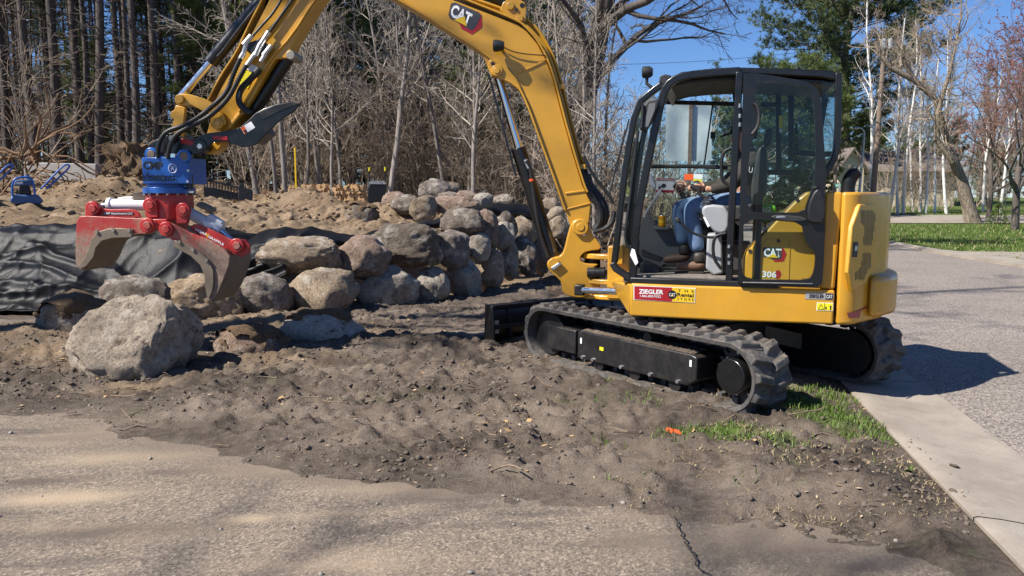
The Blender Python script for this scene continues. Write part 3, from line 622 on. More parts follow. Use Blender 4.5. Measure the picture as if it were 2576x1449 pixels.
# engine door on the rear quarter
p0 = U.w(CH0[0], CH0[1], 0); p1 = U.w(CH1[0], CH1[1], 0); dd = (p0 - p1).normalized()
V_ = Frame(p0, math.degrees(math.atan2(dd.y, dd.x)))
dr = plate(V_, chaikin([R6(1298, 195), R6(1484, 205), R6(1436, 765), R6(1236, 890)], 1), .016, -.02).build('engine_door', 'yellow_paint', ex, bevel=.007)
def perforated(poly, name):
    xs_ = [p[0] for p in poly]; ys_ = [p[1] for p in poly]; mb = MB(); bx0 = min(xs_)
    y = min(ys_); row = 0
    while y < max(ys_):
        x = bx0 + (row % 2) * 3.2
        while x < max(xs_):
            c = False; j = len(poly) - 1
            for i in range(len(poly)):
                (xi, yi), (xj, yj) = poly[i], poly[j]
                if (yi > y) != (yj > y) and x < (xj - xi) * (y - yi) / (yj - yi) + xi: c = not c
                j = i
            if c:
                pc = V_.px(x, y, .017); e = V_.f; mb.add([pc + e * (.008 * math.cos(a)) + ZV * (.011 * math.sin(a)) for a in [k * math.pi / 3 for k in range(6)]], [(0, 1, 2, 3, 4, 5)])
            x += 6.4
        y += 3.4; row += 1
    o = mb.build(name, 'decal_black', dr, smooth=0, fix=False); o['kind'] = 'stuff'
perforated([R6(*p) for p in [(1345, 240), (1440, 245), (1458, 290), (1430, 510), (1360, 510), (1375, 380), (1338, 320)]], 'vent_holes')
perforated([R6(*p) for p in [(1355, 572), (1425, 572), (1420, 665), (1365, 770), (1295, 772), (1300, 720), (1350, 660)]], 'vent_holes')
lt = plate(V_, [R6(*p) for p in [(1295, 485), (1328, 485), (1320, 600), (1286, 600)]], .022, .014).build('door_latch', 'black_plastic', dr, bevel=.004)
plate(V_, [R6(*p) for p in [(1303, 515), (1320, 515), (1317, 550), (1300, 550)]], .026, .020).build('latch_handle', 'zinc', dr)
mb = MB(); flat(V_, [R6(*p) for p in [(1240, 1020), (1300, 1012), (1395, 965), (1390, 985), (1345, 1005), (1335, 1058), (1255, 1062)]], .004, 'reflector', 'reflector_red', tail)
ep = [U.px(*R3(*p), .52) for p in [(1245, 1455), (1248, 1400), (1262, 1350), (1290, 1310), (1325, 1285)]]
ep = [Vector(p) for p in chaikin(ep, 2, False)]; MB().tube(ep, [.056] * 3 + [.054] * (len(ep) - 5) + [.046, .03], 18).build('exhaust_pipe', 'black_satin', ex)

# ---------------- cab
LC = .90; LF = -.04                                     # near and far side planes
cab = []
def cbar(pts, lat, w, h, name='cab_pillar', mat='black_paint', far=False, sm=1, parent=ex):
    P = [Vector(p) for p in chaikin([U.px(*p, lat) for p in pts], sm, False)]
    o = MB().sweep(P, U.l, w, h).build(name, mat, parent, bevel=.008)
    if far: MB().sweep([p + U.l * (LF + .03 - lat) for p in P], U.l, w, h).build(name, mat, parent, bevel=.008)
    return o
cbar([S2(112, 1262), S2(150, 930), S2(190, 600), S2(255, 262), S2(350, 180), S2(420, 130)], .84, .07, .05, far=True)
cbar([S2(228, 1372), S2(250, 1000), S2(330, 600), S2(390, 320), S2(425, 180), S2(470, 112), S2(560, 78), S2(750, 58), S2(910, 50)], LC, .07, .058)
cbar([S2(905, 55), S2(892, 300), S2(868, 700), S2(848, 1100), S2(838, 1388)], LC, .08, .055)
cbar([S2(215, 1372), S2(500, 1382), S2(850, 1395), S2(1150, 1408)], LC + .005, .09, .05, 'cab_sill', 'black_satin', sm=0)
cbar([S2(100, 1262), S2(120, 1300), S2(215, 1362)], .88, .08, .05, 'cab_sill', 'black_satin', sm=0)
cbar([S2(1528, 62), S2(1530, 200), S2(1524, 480), S2(1508, 600), S2(1470, 660), S2(1430, 730)], LC - .02, .07, .045, far=True)
rf = [S2(*p) for p in [(400, 150), (455, 92), (540, 52), (720, 36), (930, 24), (1210, 30), (1500, 46), (1532, 64), (1534, 112), (1440, 92), (1150, 76), (930, 66), (720, 80), (540, 98), (470, 138), (430, 190)]]
roof = plate(U, rf, .885, LF).build('cab_roof', 'black_paint', ex, bevel=.012)
plate(U, [S2(*p) for p in [(470, 150), (545, 112), (720, 92), (930, 80), (1150, 90), (1440, 106), (1510, 124), (1440, 130), (1150, 112), (930, 104), (720, 112), (560, 128)]], .84, LF + .03).build('headliner', 'interior_dark', ex, bevel=.004)
# far side window bars, seen through the cab
cbar([S2(330, 652), S2(600, 652), S2(830, 660)], LF, .04, .035, 'window_bar', 'black_satin', sm=0)
cbar([S2(430, 246), S2(700, 252), S2(880, 258)], LF, .04, .035, 'window_bar', 'black_satin', sm=0)
cbar([S2(735, 258), S2(708, 450), S2(680, 645)], LF, .03, .014, 'window_bar', 'black_satin', sm=0)
cbar([S2(880, 130), S2(905, 400), S2(905, 900)], LF, .05, .07, 'cab_pillar', 'black_satin', sm=0)
for pth in ([S2(1150, 120), S2(1150, 420), S2(1155, 690)], [S2(1230, 150), S2(1230, 620)], [S2(1020, 690), S2(1240, 690)], [S2(1230, 560), S2(1440, 580)]): cbar(pth, LF, .05, .045, 'cab_pillar', 'black_satin', sm=0)
cbar([S2(1040, 262), S2(1150, 262)], LF, .04, .04, 'window_bar', 'black_satin', sm=0)
MB().box(U.px(*S2(735, 455), LF + .02), U.f * .02, U.l * .015, ZV * .03).build('window_latch', 'black_plastic', ex, bevel=.004)
# glass: far windows, windshield, corner pane, rear quarter
def pane(pts, lat, name='window_glass', mat='cab_glass', parent=ex): return flat(U, pts, lat, name, mat, parent)
pane([S2(300, 990), S2(350, 650), S2(430, 246), S2(880, 258), S2(880, 900), S2(520, 1050)], LF + .002)
pane([S2(920, 150), S2(1440, 150), S2(1440, 690), S2(920, 690)], LF + .002)
pane([S2(150, 1230), S2(215, 700), S2(280, 300), S2(375, 230), S2(320, 560), S2(245, 980), S2(222, 1340)], .875)
pane([S2(1425, 120), S2(1510, 118), S2(1505, 600), S2(1430, 690)], .88)
wp = [U.px(*S2(*p), .84) for p in [(112, 1262), (150, 930), (190, 600), (255, 262), (350, 180)]]
mb = MB(); n = len(wp); mb.add(wp + [p + U.l * (LF + .03 - .84) for p in wp], [(i, i + 1, n + i + 1, n + i) for i in range(n - 1)]); mb.build('windshield', 'cab_glass', ex, smooth=60, fix=False)
fr2 = U.loc(*S2(1525, 300), .88)[0]
mb = MB(); mb.add([U.w(fr2 + .02, .85, 1.9), U.w(fr2 + .02, LF, 1.9), U.w(fr2, LF, 2.42), U.w(fr2, .85, 2.42)], [(0, 1, 2, 3)]); mb.build('rear_window', 'cab_glass', ex, smooth=0, fix=False)
# interior: floor, far wall, bulkhead, dash
zf = U.loc(*S2(500, 1340), .75)[1]; ff = U.loc(*S2(200, 1370), .88)[0]
MB().box(U.w(ff - .42, .43, zf - .03), U.f * .46, U.l * .46, ZV * .03).build('cab_floor', 'floor_mat', ex, bevel=.006)
wall = [S2(255, 1330), S2(275, 1000), S2(320, 940), S2(360, 1035), S2(520, 1048), S2(640, 1120), S2(700, 1330)]
plate(U, wall, LF + .06, LF).build('side_wall', 'interior_grey', ex, bevel=.01)
plate(U, [S2(640, 1000), S2(930, 880), S2(930, 1360), S2(640, 1360)], LF + .05, LF).build('side_wall', 'interior_dark', ex)
mb = MB(); mb.box(U.w(U.loc(*S2(1010, 1000), .8)[0] - .02, .43, 1.25), U.f * .02, U.l * .44, ZV * .38); mb.build('bulkhead', 'interior_dark', ex)
MB().box(U.w(ff - .82, .42, zf + .13), U.f * .14, U.l * .24, ZV * .13).build('seat_base', 'interior_dark', ex, bevel=.02)
plate(U, chaikin([S2(*p) for p in [(700, 960), (720, 900), (930, 900), (1010, 880), (1020, 990), (720, 1010)]], 2), .68, .18).build('seat_cushion', 'interior_dark', ex, bevel=.03)
plate(U, chaikin([S2(*p) for p in [(960, 900), (1010, 560), (1040, 520), (1090, 540), (1070, 900)]], 2), .68, .18).build('backrest', 'interior_dark', ex, bevel=.03)
plate(U, chaikin([S2(*p) for p in [(1060, 470), (1080, 410), (1120, 420), (1110, 520), (1065, 520)]], 2), .56, .30).build('headrest', 'interior_dark', ex, bevel=.02)
# near console with joystick
cons = chaikin([S2(*p) for p in [(655, 925), (700, 890), (840, 905), (840, 1070), (760, 1085), (700, 1020)]], 1)
con = plate(U, cons, .80, .66).build('console', 'console_grey', ex, bevel=.02, seg=3)
flat(U, [S2(*p) for p in [(672, 972), (688, 972), (718, 1030), (703, 1038)]], .803, 'sticker', 'decal_white', con)
jb = U.px(*S2(705, 900), .73); jt = U.px(*S2(590, 800), .73)
mb = MB()
for k in range(5): mb.tube([jb + ZV * (.016 * k), jb + ZV * (.016 * k + .012)], .06 - .007 * k, 16)
mb.build('joystick_boot', 'black_plastic', con)
MB().tube([jb + ZV * .05, jb.lerp(jt, .5) + ZV * .03, U.px(*S2(645, 795), .73), U.px(*S2(595, 775), .73)], [.014, .016, .022, .02], 12).build('joystick', 'black_plastic', con)
co2 = plate(U, chaikin([S2(*p) for p in [(620, 930), (680, 900), (840, 905), (840, 1060), (700, 1040)]], 1), .20, .08).build('console', 'console_grey', ex, bevel=.02)
jb2 = U.px(*S2(560, 860), .14); mb = MB()
for k in range(4): mb.tube([jb2 + ZV * (.016 * k), jb2 + ZV * (.016 * k + .012)], .055 - .008 * k, 16)
mb.build('joystick_boot', 'black_plastic', co2)
MB().tube([jb2, U.px(*S2(530, 810), .14), U.px(*S2(490, 770), .14)], [.016, .024, .02], 12).build('joystick', 'black_plastic', co2)
plate(U, [S2(700, 1080), S2(790, 1075), S2(800, 1330), S2(740, 1345), S2(690, 1300)], .72, .40).build('seat_box', 'console_grey', ex, bevel=.015)
# travel levers, pedals, grab rails, dash box
for (a, b, l) in (((300, 960), (425, 775), .42), ((300, 975), (405, 790), .30)):
    MB().tube([U.px(*S2(*a), l), U.px(*S2(*b), l)], .011, 10).build('travel_lever', 'zinc', ex)
    e = U.px(*S2(*b), l); MB().tube([e - U.l * .05, e + U.l * .05], .018, 10).build('lever_grip', 'black_plastic', ex)
plate(U, [S2(*p) for p in [(275, 1265), (300, 1262), (400, 1305), (390, 1325), (270, 1330)]], .62, .38).build('pedal', 'black_plastic', ex, bevel=.006)
plate(U, [S2(*p) for p in [(280, 1185), (300, 1200), (410, 1240), (405, 1260), (290, 1225)]], .40, .20).build('pedal', 'black_plastic', ex, bevel=.006)
def ctube(pts, lat, r, name, mat='black_satin', n=10, parent=ex, sm=2):
    return MB().tube([Vector(p) for p in chaikin([U.px(*p, lat) for p in pts], sm, False)], r, n).build(name, mat, parent)
ctube([S2(850, 538), S2(800, 560), S2(788, 640), S2(790, 740), S2(835, 770)], .90, .013, 'grab_rail')
ctube([S2(800, 1080), S2(740, 1100), S2(735, 1230), S2(790, 1305)], .90, .013, 'grab_rail')
ctube([S2(500, 985), S2(560, 1035), S2(620, 1085), S2(740, 1110), S2(820, 1075)], .84, .010, 'safety_lever')
MB().box(U.px(*S2(512, 992), .84), U.f * .02, U.l * .02, ZV * .02).build('lever_grip', 'black_plastic', ex, bevel=.008)
plate(U, [S2(*p) for p in [(335, 690), (375, 770), (370, 800), (335, 770)]], .12, .05).build('monitor', 'grey_cylinder', ex, bevel=.008)
ctube([S2(262, 425), S2(235, 640), S2(205, 900), S2(180, 1060), S2(185, 1150), S2(225, 1180)], .955, .012, 'hand_rail')
flat(U, [S2(*p) for p in [(222, 1172), (240, 1180), (262, 1262), (245, 1280), (210, 1215)]], .975, 'paper_tag', 'decal_white', ex)
# mirror, work light, wiper
mr = plate(U, chaikin([S2(*p) for p in [(300, 238), (395, 225), (392, 260), (330, 425), (268, 425), (272, 400)]], 1), .99, .955).build('mirror', 'black_plastic', ex, bevel=.01)
plate(U, [S2(*p) for p in [(330, 255), (372, 248), (368, 290), (325, 400), (298, 400)]], .993, .990).build('mirror_back', 'interior_grey', mr)
ctube([S2(278, 245), S2(292, 260), S2(290, 330), S2(284, 410)], 1.0, .012, 'mirror_arm', sm=1)
wl = U.px(*S2(318, 55), .78)
lamp = MB().tube([wl + U.f * .035, wl + U.f * .03, wl - U.f * .02, wl - U.f * .045], [.04, .046, .046, .03], 20).build('work_light', 'black_plastic', ex)
MB().tube([wl + U.f * .0355, wl + U.f * .038], .036, 20).build('lens', 'house_window', lamp)
MB().tube([wl - ZV * .04, wl - ZV * .09, wl - ZV * .13 - U.f * .05], .014, 8).build('lamp_bracket', 'black_plastic', lamp)
plate(U, [S2(*p) for p in [(385, 160), (400, 80), (430, 68), (470, 75), (465, 115), (430, 160)]], .80, .70).build('lamp_bracket', 'black_plastic', ex, bevel=.006)
ctube([S2(125, 690), S2(150, 560), S2(205, 350)], .72, .006, 'wiper', sm=0); ctube([S2(85, 830), S2(110, 700), S2(180, 420)], .5, .006, 'wiper', sm=0)
# door folded back against the cab side
LD = 1.0
up_o = [S2(*p) for p in chaikin([(930, 62), (1000, 60), (1150, 82), (1330, 112), (1405, 165), (1425, 260), (1440, 500), (1455, 690), (1450, 800), (1446, 966), (1200, 966), (905, 966), (915, 600), (925, 250)], 0)]
up_i = [S2(*p) for p in chaikin([(1010, 150), (1048, 112), (1150, 118), (1300, 138), (1352, 172), (1376, 240), (1386, 500), (1388, 640), (1378, 760), (1335, 870), (1312, 945), (1150, 945), (945, 945), (955, 700), (975, 520), (1015, 430), (1025, 350), (1005, 240)], 1)]
lo_o = [S2(*p) for p in [(905, 967), (1200, 967), (1446, 967), (1445, 1100), (1440, 1250), (1428, 1395), (1400, 1420), (1150, 1408), (892, 1392), (898, 1150)]]
lo_i = [S2(*p) for p in chaikin([(932, 985), (1120, 995), (1300, 1010), (1312, 1100), (1350, 1170), (1388, 1200), (1376, 1330), (1340, 1374), (1150, 1372), (955, 1370), (912, 1310), (920, 1150)], 1)]
dob = ringplate(U, up_o, up_i, LD, LD - .045, 96); ringplate(U, lo_o, lo_i, LD, LD - .045, 96, dob)
door = dob.build('cab_door', 'black_paint', ex, bevel=.006); door['label'] = 'black framed glazed cab door folded back open'
pane(up_i, LD - .02, mat='door_glass', parent=door); pane(lo_i, LD - .02, parent=door)
ctube([S2(992, 252), S2(1020, 270), S2(1032, 330), S2(1022, 400), S2(985, 448)], LD + .03, .013, 'door_handle', 'black_plastic', parent=door)
plate(U, chaikin([S2(*p) for p in [(1105, 965), (1180, 958), (1330, 975), (1335, 1000), (1200, 1003), (1110, 985)]], 1), LD + .025, LD).build('latch_lever', 'black_plastic', door, bevel=.006)
plate(U, [S2(*p) for p in [(1135, 968), (1185, 965), (1200, 975), (1140, 980)]], LD + .028, LD + .02).build('latch_grip', 'zinc', door)
plate(U, chaikin([S2(*p) for p in [(1385, 800), (1420, 795), (1450, 870), (1450, 1010), (1340, 1012), (1335, 940), (1350, 870)]], 1), LD + .05, LD - .02).build('door_stop', 'black_satin', door, bevel=.012)
MB().tube([U.px(*S2(1388, 790), LD), U.px(*S2(1388, 775), LD)], .02, 12).build('stop_knob', 'black_plastic', door)
cbar([S2(925, 1388), S2(1150, 1392), S2(1370, 1396)], LD + .006, .012, .008, 'door_strip', 'zinc', sm=0, parent=door)
for y in (255, 320, 375): MB().tube([U.px(*S2(908, y), LC + .05), U.px(*S2(906, y + 25), LC + .05)], .012, 8).build('hinge', 'zinc', door)
for y in (1150, 1210, 1255): MB().tube([U.px(*S2(840, y), LC + .05), U.px(*S2(838, y + 20), LC + .05)], .012, 8).build('hinge', 'zinc', door)
# decals on the upper
def logo(fr, lat, fn, pts_blk, pts_red, tri, txt, parent, bold=.03):
    flat(fr, [fn(*p) for p in pts_red], lat, 'emblem', 'decal_red', parent); flat(fr, [fn(*p) for p in pts_blk], lat + .002, 'emblem', 'decal_dark', parent)
    a, b, c = txt; ptext('CAT', fr, lat + .004, fn(*a), fn(*b), fn(*c), 'decal_white', parent, bold)
    flat(fr, [fn(*p) for p in tri], lat + .006, 'emblem', 'decal_yellow', parent)
logo(U, .862, S2, [(1052, 1165), (1175, 1168), (1172, 1215), (1165, 1240), (1110, 1240), (1090, 1225), (1055, 1225)], [(1165, 1172), (1185, 1172), (1203, 1208), (1185, 1255), (1128, 1258), (1110, 1238), (1160, 1235), (1172, 1205)],
     [(1080, 1228), (1120, 1206), (1150, 1232)], ((1058, 1224), (1170, 1229), (1060, 1170)), sc)
flat(U, [S2(*p) for p in [(1135, 1312), (1160, 1312), (1170, 1335), (1158, 1362), (1135, 1362)]], .862, 'emblem', 'decal_red', sc)
ptext('306', U, .864, S2(1048, 1356), S2(1138, 1360), S2(1050, 1314), 'decal_white', sc, .03)
ptext('CR', U, .864, S2(1300, 1375), S2(1345, 1378), S2(1300, 1360), 'decal_dark', sc)
cbar([S2(1022, 1370), S2(1025, 1180), S2(1080, 1110), S2(1200, 1108), S2(1225, 1140), S2(1215, 1372)], .862, .008, .006, 'panel_edge', 'yellow_paint', sm=0, parent=sc)
for p in ((1152, 1125), (970, 1188), (1270, 862)): disc(U, S2(*p), .014, .86, .868, 12).build('bolt', 'black_plastic', sc)
q = [R5(2205, 812), R6(98, 832), R6(93, 946), R5(2205, 920)]
flat(U, q, LS + .003, 'decal', 'decal_white', frm); flat(U, [R5(2211, 817), R5(2495, 829), R5(2495, 934), R5(2211, 916)], LS + .005, 'decal', 'decal_red', frm)
flat(U, [R5(2496, 829), R6(93, 837), R6(88, 942), R5(2496, 934)], LS + .005, 'decal', 'decal_yellow', frm)
ptext('ZIEGLER', U, LS + .007, R5(2245, 875), R5(2430, 881), R5(2246, 840), 'decal_white', frm, .03); ptext('1.866.800.9352', U, LS + .007, R5(2255, 900), R5(2412, 906), R5(2255, 882), 'decal_white', frm, .01)
c0 = R5(2497, 882); flat(U, [(c0[0] + 11 * math.cos(a), c0[1] + 11 * math.sin(a)) for a in [k * math.pi / 10 for k in range(20)]], LS + .007, 'emblem', 'decal_black', frm)
ptext('CAT', U, LS + .009, (c0[0] - 8, c0[1] + 4), (c0[0] + 8, c0[1] + 4.5), (c0[0] - 8, c0[1] - 4), 'decal_white', frm, .02)
flat(U, [(c0[0] - 4, c0[1] + 4.2), (c0[0], c0[1] + .5), (c0[0] + 4, c0[1] + 4.2)], LS + .010, 'emblem', 'decal_yellow', frm)
ptext('Rental', U, LS + .007, R5(2535, 895), R6(82, 903), R5(2535, 866), 'decal_black', frm, .02)
ptext('T  H  E', U, LS + .007, R5(2540, 860), R6(84, 866), R5(2540, 842), 'decal_black', frm, 0); ptext('S T O R E', U, LS + .007, R5(2535, 922), R6(84, 930), R5(2535, 904), 'decal_black', frm, 0)
flat(U, [R6(925, 865), R6(1137, 872), R6(1135, 922), R6(923, 915)], LS + .003, 'decal', 'decal_silver', frm); ptext('ZIEGLER', U, LS + .006, R6(952, 905), R6(1068, 909), R6(953, 880), 'decal_black', frm, .03)
flat(U, [R6(1080, 872), R6(1133, 874), R6(1131, 919), R6(1078, 917)], LS + .005, 'decal', 'decal_black', frm); ptext('CAT', U, LS + .007, R6(1084, 910), R6(1128, 911), R6(1085, 883), 'decal_white', frm, .01)
flat(U, [R6(1012, 940), R6(1137, 944), R6(1134, 1006), R6(1008, 1002)], LS + .003, 'decal', 'decal_white', frm); flat(U, [R6(1016, 944), R6(1133, 948), R6(1130, 1002), R6(1012, 998)], LS + .005, 'decal', 'label_yellow', frm)
for tri in ([(1022, 992), (1045, 952), (1066, 994)],): flat(U, [R6(*p) for p in tri], LS + .007, 'emblem', 'decal_black', frm); flat(U, [R6(1029, 989), R6(1045, 961), R6(1060, 990)], LS + .009, 'emblem', 'label_yellow', frm)
flat(U, [R6(1110, 965), R6(1122, 965), R6(1120, 998), R6(1112, 998)], LS + .007, 'emblem', 'decal_black', frm); flat(U, [R6(1076, 972), R6(1086, 972), R6(1086, 992), R6(1076, 992)], LS + .007, 'emblem', 'decal_black', frm); flat(U, [R6(1070, 944), R6(1073, 944), R6(1071, 1000), R6(1068, 1000)], LS + .007, 'emblem', 'decal_black', frm)
# notices stuck to the far window
far = LF + .035
def notice(pts, mt, lat=far, nm='notice'): return flat(U, [S2(*p) for p in pts], lat, nm, mt, ex)
notice([(555, 700), (612, 702), (610, 740), (552, 738)], 'decal_orange'); notice([(614, 700), (672, 702), (670, 732), (612, 730)], 'decal_white'); notice([(612, 733), (668, 735), (666, 755), (611, 753)], 'label_yellow')
notice([(378, 728), (488, 730), (486, 820), (374, 816)], 'decal_white'); notice([(378, 728), (488, 730), (488, 746), (378, 744)], 'decal_red', far + .002); notice([(376, 800), (486, 804), (486, 820), (374, 816)], 'decal_red', far + .002)
ptext('CUSTOMER RESPONSIBILITIES', U, far + .004, S2(381, 742), S2(485, 744), S2(381, 732), 'decal_white', ex, .01)
notice([(492, 740), (535, 740), (535, 800), (492, 800)], 'decal_silver'); notice([(1155, 330), (1178, 330), (1178, 408), (1155, 408)], 'label_yellow', LF + .04); notice([(1156, 412), (1176, 412), (1176, 440), (1156, 440)], 'decal_white', LF + .04)

# ---------------- swing post, boom, cylinders
post_o = chaikin([R5(*p) for p in [(1740, 330), (1805, 305), (1868, 345), (1885, 420), (1940, 480), (1972, 540), (1850, 556), (1805, 590), (1805, 630), (1850, 650), (1955, 650), (1900, 680), (1860, 720), (1875, 765), (1955, 770), (1945, 850), (1850, 905), (1750, 905), (1668, 870), (1665, 790), (1620, 745), (1560, 690), (1550, 640), (1590, 605), (1665, 590), (1690, 520), (1705, 450)]], 1)
post = plate(B, post_o, .155, -.155).build('swing_post', 'yellow_paint', ex, bevel=.03, seg=3)
disc(B, R5(1805, 372), .075, .19, .15, 24).build('pin_boss', 'yellow_paint', post, bevel=.008); disc(B, R5(1805, 372), .036, .198, .188, 20).build('pin', 'yellow_paint', post, bevel=.004)
disc(B, R5(1830, 425), .016, .185, .155, 8).build('bolt', 'zinc', post)
disc(B, R5(1605, 650), .055, .175, -.175, 20).build('pin_boss', 'yellow_paint', post, bevel=.006)
plate(B, [R5(*p) for p in [(1580, 680), (1640, 640), (1665, 650), (1600, 700)]], .19, .165).build('grease_bracket', 'zinc', post, bevel=.004)
tip_t, tip_b = (868, -122), (836, -84)
boom_o = [tip_t, (1139, 0), R2(1330, 182), R2(1400, 238), R2(1480, 330), R2(1545, 450), R2(1600, 600), R2(1660, 840), R2(1740, 1130), R2(1822, 1400), R5(1848, 110), R5(1885, 190), R5(1872, 330), R5(1845, 425), R5(1790, 440), R5(1740, 400), R5(1690, 240), R5(1640, 110), R2(1600, 1320), R2(1500, 1050), R2(1415, 800),
          R2(1370, 715), R2(1320, 650), R2(1262, 607), R2(1200, 592), R2(1132, 572), R2(1108, 520), R2(1088, 460), R2(1045, 385), R2(955, 325), R2(450, 0), tip_b]
LB = .13
boom = plate(B, boom_o, LB, -LB).build('boom', 'yellow_paint', ex, bevel=.010, seg=3)
# cover plates standing proud along the edges, weld seams, bosses
def bsweep(pts, lat, w, h, name, mat='yellow_paint', parent=boom, sm=2, bev=.004):
    return MB().sweep([Vector(p) for p in chaikin([B.px(*p, lat) for p in pts], sm, False)], B.l, w, h).build(name, mat, parent, bevel=bev)
bsweep([(838, -80), (1006, 4), R2(955, 331), R2(1130, 450), R2(1300, 600), R2(1395, 760), R2(1500, 1054), R2(1600, 1326), R5(1690, 246)], 0, .31, .018, 'bottom_plate')
bsweep([(868, -128), (1139, -6), R2(1332, 176), R2(1402, 232), R2(1484, 326), R2(1551, 448), R2(1608, 600), R2(1667, 838), R2(1747, 1128), R2(1830, 1400), R5(1854, 110)], 0, .31, .018, 'top_plate')
bsweep([R2(1325, 550), R2(1430, 510), R2(1545, 455)], LB + .004, .012, .018, 'weld_seam', sm=0); bsweep([R5(1690, 118), R5(1838, 98)], LB + .004, .012, .018, 'weld_seam', sm=0); bsweep([R5(1700, 236), R5(1884, 190)], LB + .004, .010, .012, 'weld_seam', sm=0)
plate(B, chaikin([R2(*p) for p in [(1100, 470), (1150, 430), (1250, 500), (1330, 600), (1380, 720), (1300, 640), (1200, 592), (1130, 570)]], 1), LB + .022, LB).build('lug_plate', 'yellow_paint', boom, bevel=.006)
disc(B, R2(1175, 530), .052, LB + .04, LB, 22).build('pin_boss', 'yellow_paint', boom, bevel=.006); disc(B, R2(1172, 530), .028, LB + .05, LB, 18).build('pin', 'yellow_paint', boom, bevel=.004); disc(B, R2(1143, 480), .018, LB + .035, LB, 8).build('bolt', 'dusty_steel', boom)
plate(B, [R2(*p) for p in [(1195, 75), (1222, 15), (1265, -10), (1345, -5), (1385, 18), (1396, 60), (1392, 165), (1300, 150)]], .10, .07).build('cylinder_lug', 'yellow_paint', boom, bevel=.006)
plate(B, [R2(*p) for p in [(1195, 75), (1222, 15), (1265, -10), (1345, -5), (1385, 18), (1396, 60), (1392, 165), (1300, 150)]], -.07, -.10).build('cylinder_lug', 'yellow_paint', boom, bevel=.006)
disc(B, R2(1275, 42), .036, .12, .10, 18).build('pin_boss', 'yellow_paint', boom, bevel=.005); disc(B, R2(1365, 40), .022, .103, .09, 12).build('pin_hole', 'decal_black', boom); disc(B, R2(1323, 72), .014, .112, .10, 8).build('bolt', 'dusty_steel', boom)
# hydraulic pipes down the back of the boom
def bpipe(pts, lat, r, name, mat='yellow_paint', parent=boom, n=10, sm=2):
    return MB().tube([Vector(p) for p in chaikin([B.px(*p, lat) for p in pts], sm, False)], r, n).build(name, mat, parent)
for off, lat in ((0, .09), (1, .02), (2, .05)):
    o = off * 15
    bpipe([(1100 + o, -24), R2(1340 + o, 148 - o), R2(1450 + o, 240 - o), R2(1560 + o, 390), R2(1622 + o, 580), R2(1690 + o, 850), R2(1765 + o, 1140), R2(1815 + o, 1290)], lat, .013, 'hydraulic_pipe')
for p in ((1340, 150), (1655, 660), (1810, 1260)): MB().box(B.px(*R2(p[0] + 8, p[1]), .06), B.f * .03, B.l * .06, ZV * .022).build('pipe_clamp', 'yellow_paint', boom, bevel=.004)
for k, (lat, dx) in enumerate(((.10, 0), (.04, 25), (-.02, 45))):     # hoses from the pipes down to the frame
    bpipe([R2(1815 + dx, 1280), R2(1840 + dx, 1400), R5(1880 + dx * 1.6, 130), R5(1960 + dx * 1.2, 240), R5(1950 + dx, 350), R5(1900 + dx * .5, 400)], lat, .030 - .004 * k, 'hose', 'hose_rubber', ex)
bpipe([R5(2060, 250), R5(2050, 330), R5(1990, 390), R5(1900, 410)], .22, .022, 'hose', 'hose_rubber', ex)
bpipe([R2(1830, 1180), R2(1880, 1290), R2(1960, 1400), R5(2030, 140), R5(2050, 200)], .12, .016, 'hose', 'hose_rubber', ex)
for p in ((1815, 1290), (1850, 1220), (1865, 1270)): MB().tube([B.px(*R2(*p), .08), B.px(*R2(p[0] + 12, p[1] + 40), .08)], .02, 8).build('fitting', 'zinc', ex)
# logo on the boom
logo(B, LB + .004, R2, [(828, 25), (860, 18), (1030, 90), (1055, 115), (1020, 190), (985, 230), (935, 205), (900, 165), (820, 140), (808, 110)], [(1030, 85), (1058, 112), (1060, 205), (985, 258), (905, 215), (890, 170), (930, 190), (985, 232), (1030, 185)],
     [(850, 148), (930, 122), (948, 200)], ((815, 118), (962, 200), (845, 25)), boom, .035)
# lamp on the boom
wl = B.px(*R2(1190, 345), LB + .10); lamp = MB().tube([wl + B.f * .05, wl + B.f * .045, wl + B.f * .01, wl - B.f * .045], [.045, .052, .052, .036], 20).build('work_light', 'black_plastic', ex)
MB().tube([wl + B.f * .0505, wl + B.f * .053], .04, 20).build('lens', 'house_window', lamp); MB().tube([wl, wl - B.l * .10], .014, 8).build('lamp_bracket', 'black_plastic', lamp)
bpipe([R2(1215, 350), R2(1290, 390), R2(1400, 410), R2(1540, 418)], LB + .03, .005, 'lamp_cable', 'hose_rubber', lamp, 6)
# boom cylinder with its hose and guard
c0 = B.px(*R5(1605, 650), 0); c1 = B.px(*R2(1175, 545), 0); jn = B.px(*R2(1345, 1145), 0)
MB().tube([jn.lerp(c0, -.03), jn, c0.lerp(jn, .05)], .070, 24).build('boom_cylinder', 'black_paint', ex, bevel=.004)
MB().tube([jn.lerp(c0, .1), c1], .038, 22).build('boom_cylinder_rod', 'chrome', ex); MB().tube([c1 - B.l * .06, c1 + B.l * .06], .05, 20).build('rod_eye', 'black_satin', ex)
g0, g1 = B.px(*R2(1112, 560), 0), B.px(*R2(1318, 1330), 0)
MB().sweep([g0, g1], B.l, .12, .016).build('rod_guard', 'black_satin', ex, bevel=.003)
bpipe([R2(1395, 1215), R2(1425, 1260), R2(1440, 1380), R5(1470, 250), R5(1500, 430), R5(1560, 600)], .09, .017, 'hose', 'hose_rubber', ex)
MB().tube([B.px(*R2(1390, 1205), .075), B.px(*R2(1418, 1270), .085)], .02, 8).build('fitting', 'zinc', ex); MB().tube([B.px(*R2(1434, 1350), .09), B.px(*R2(1437, 1368), .09)], .021, 10).build('cable_tie', 'decal_orange', ex)

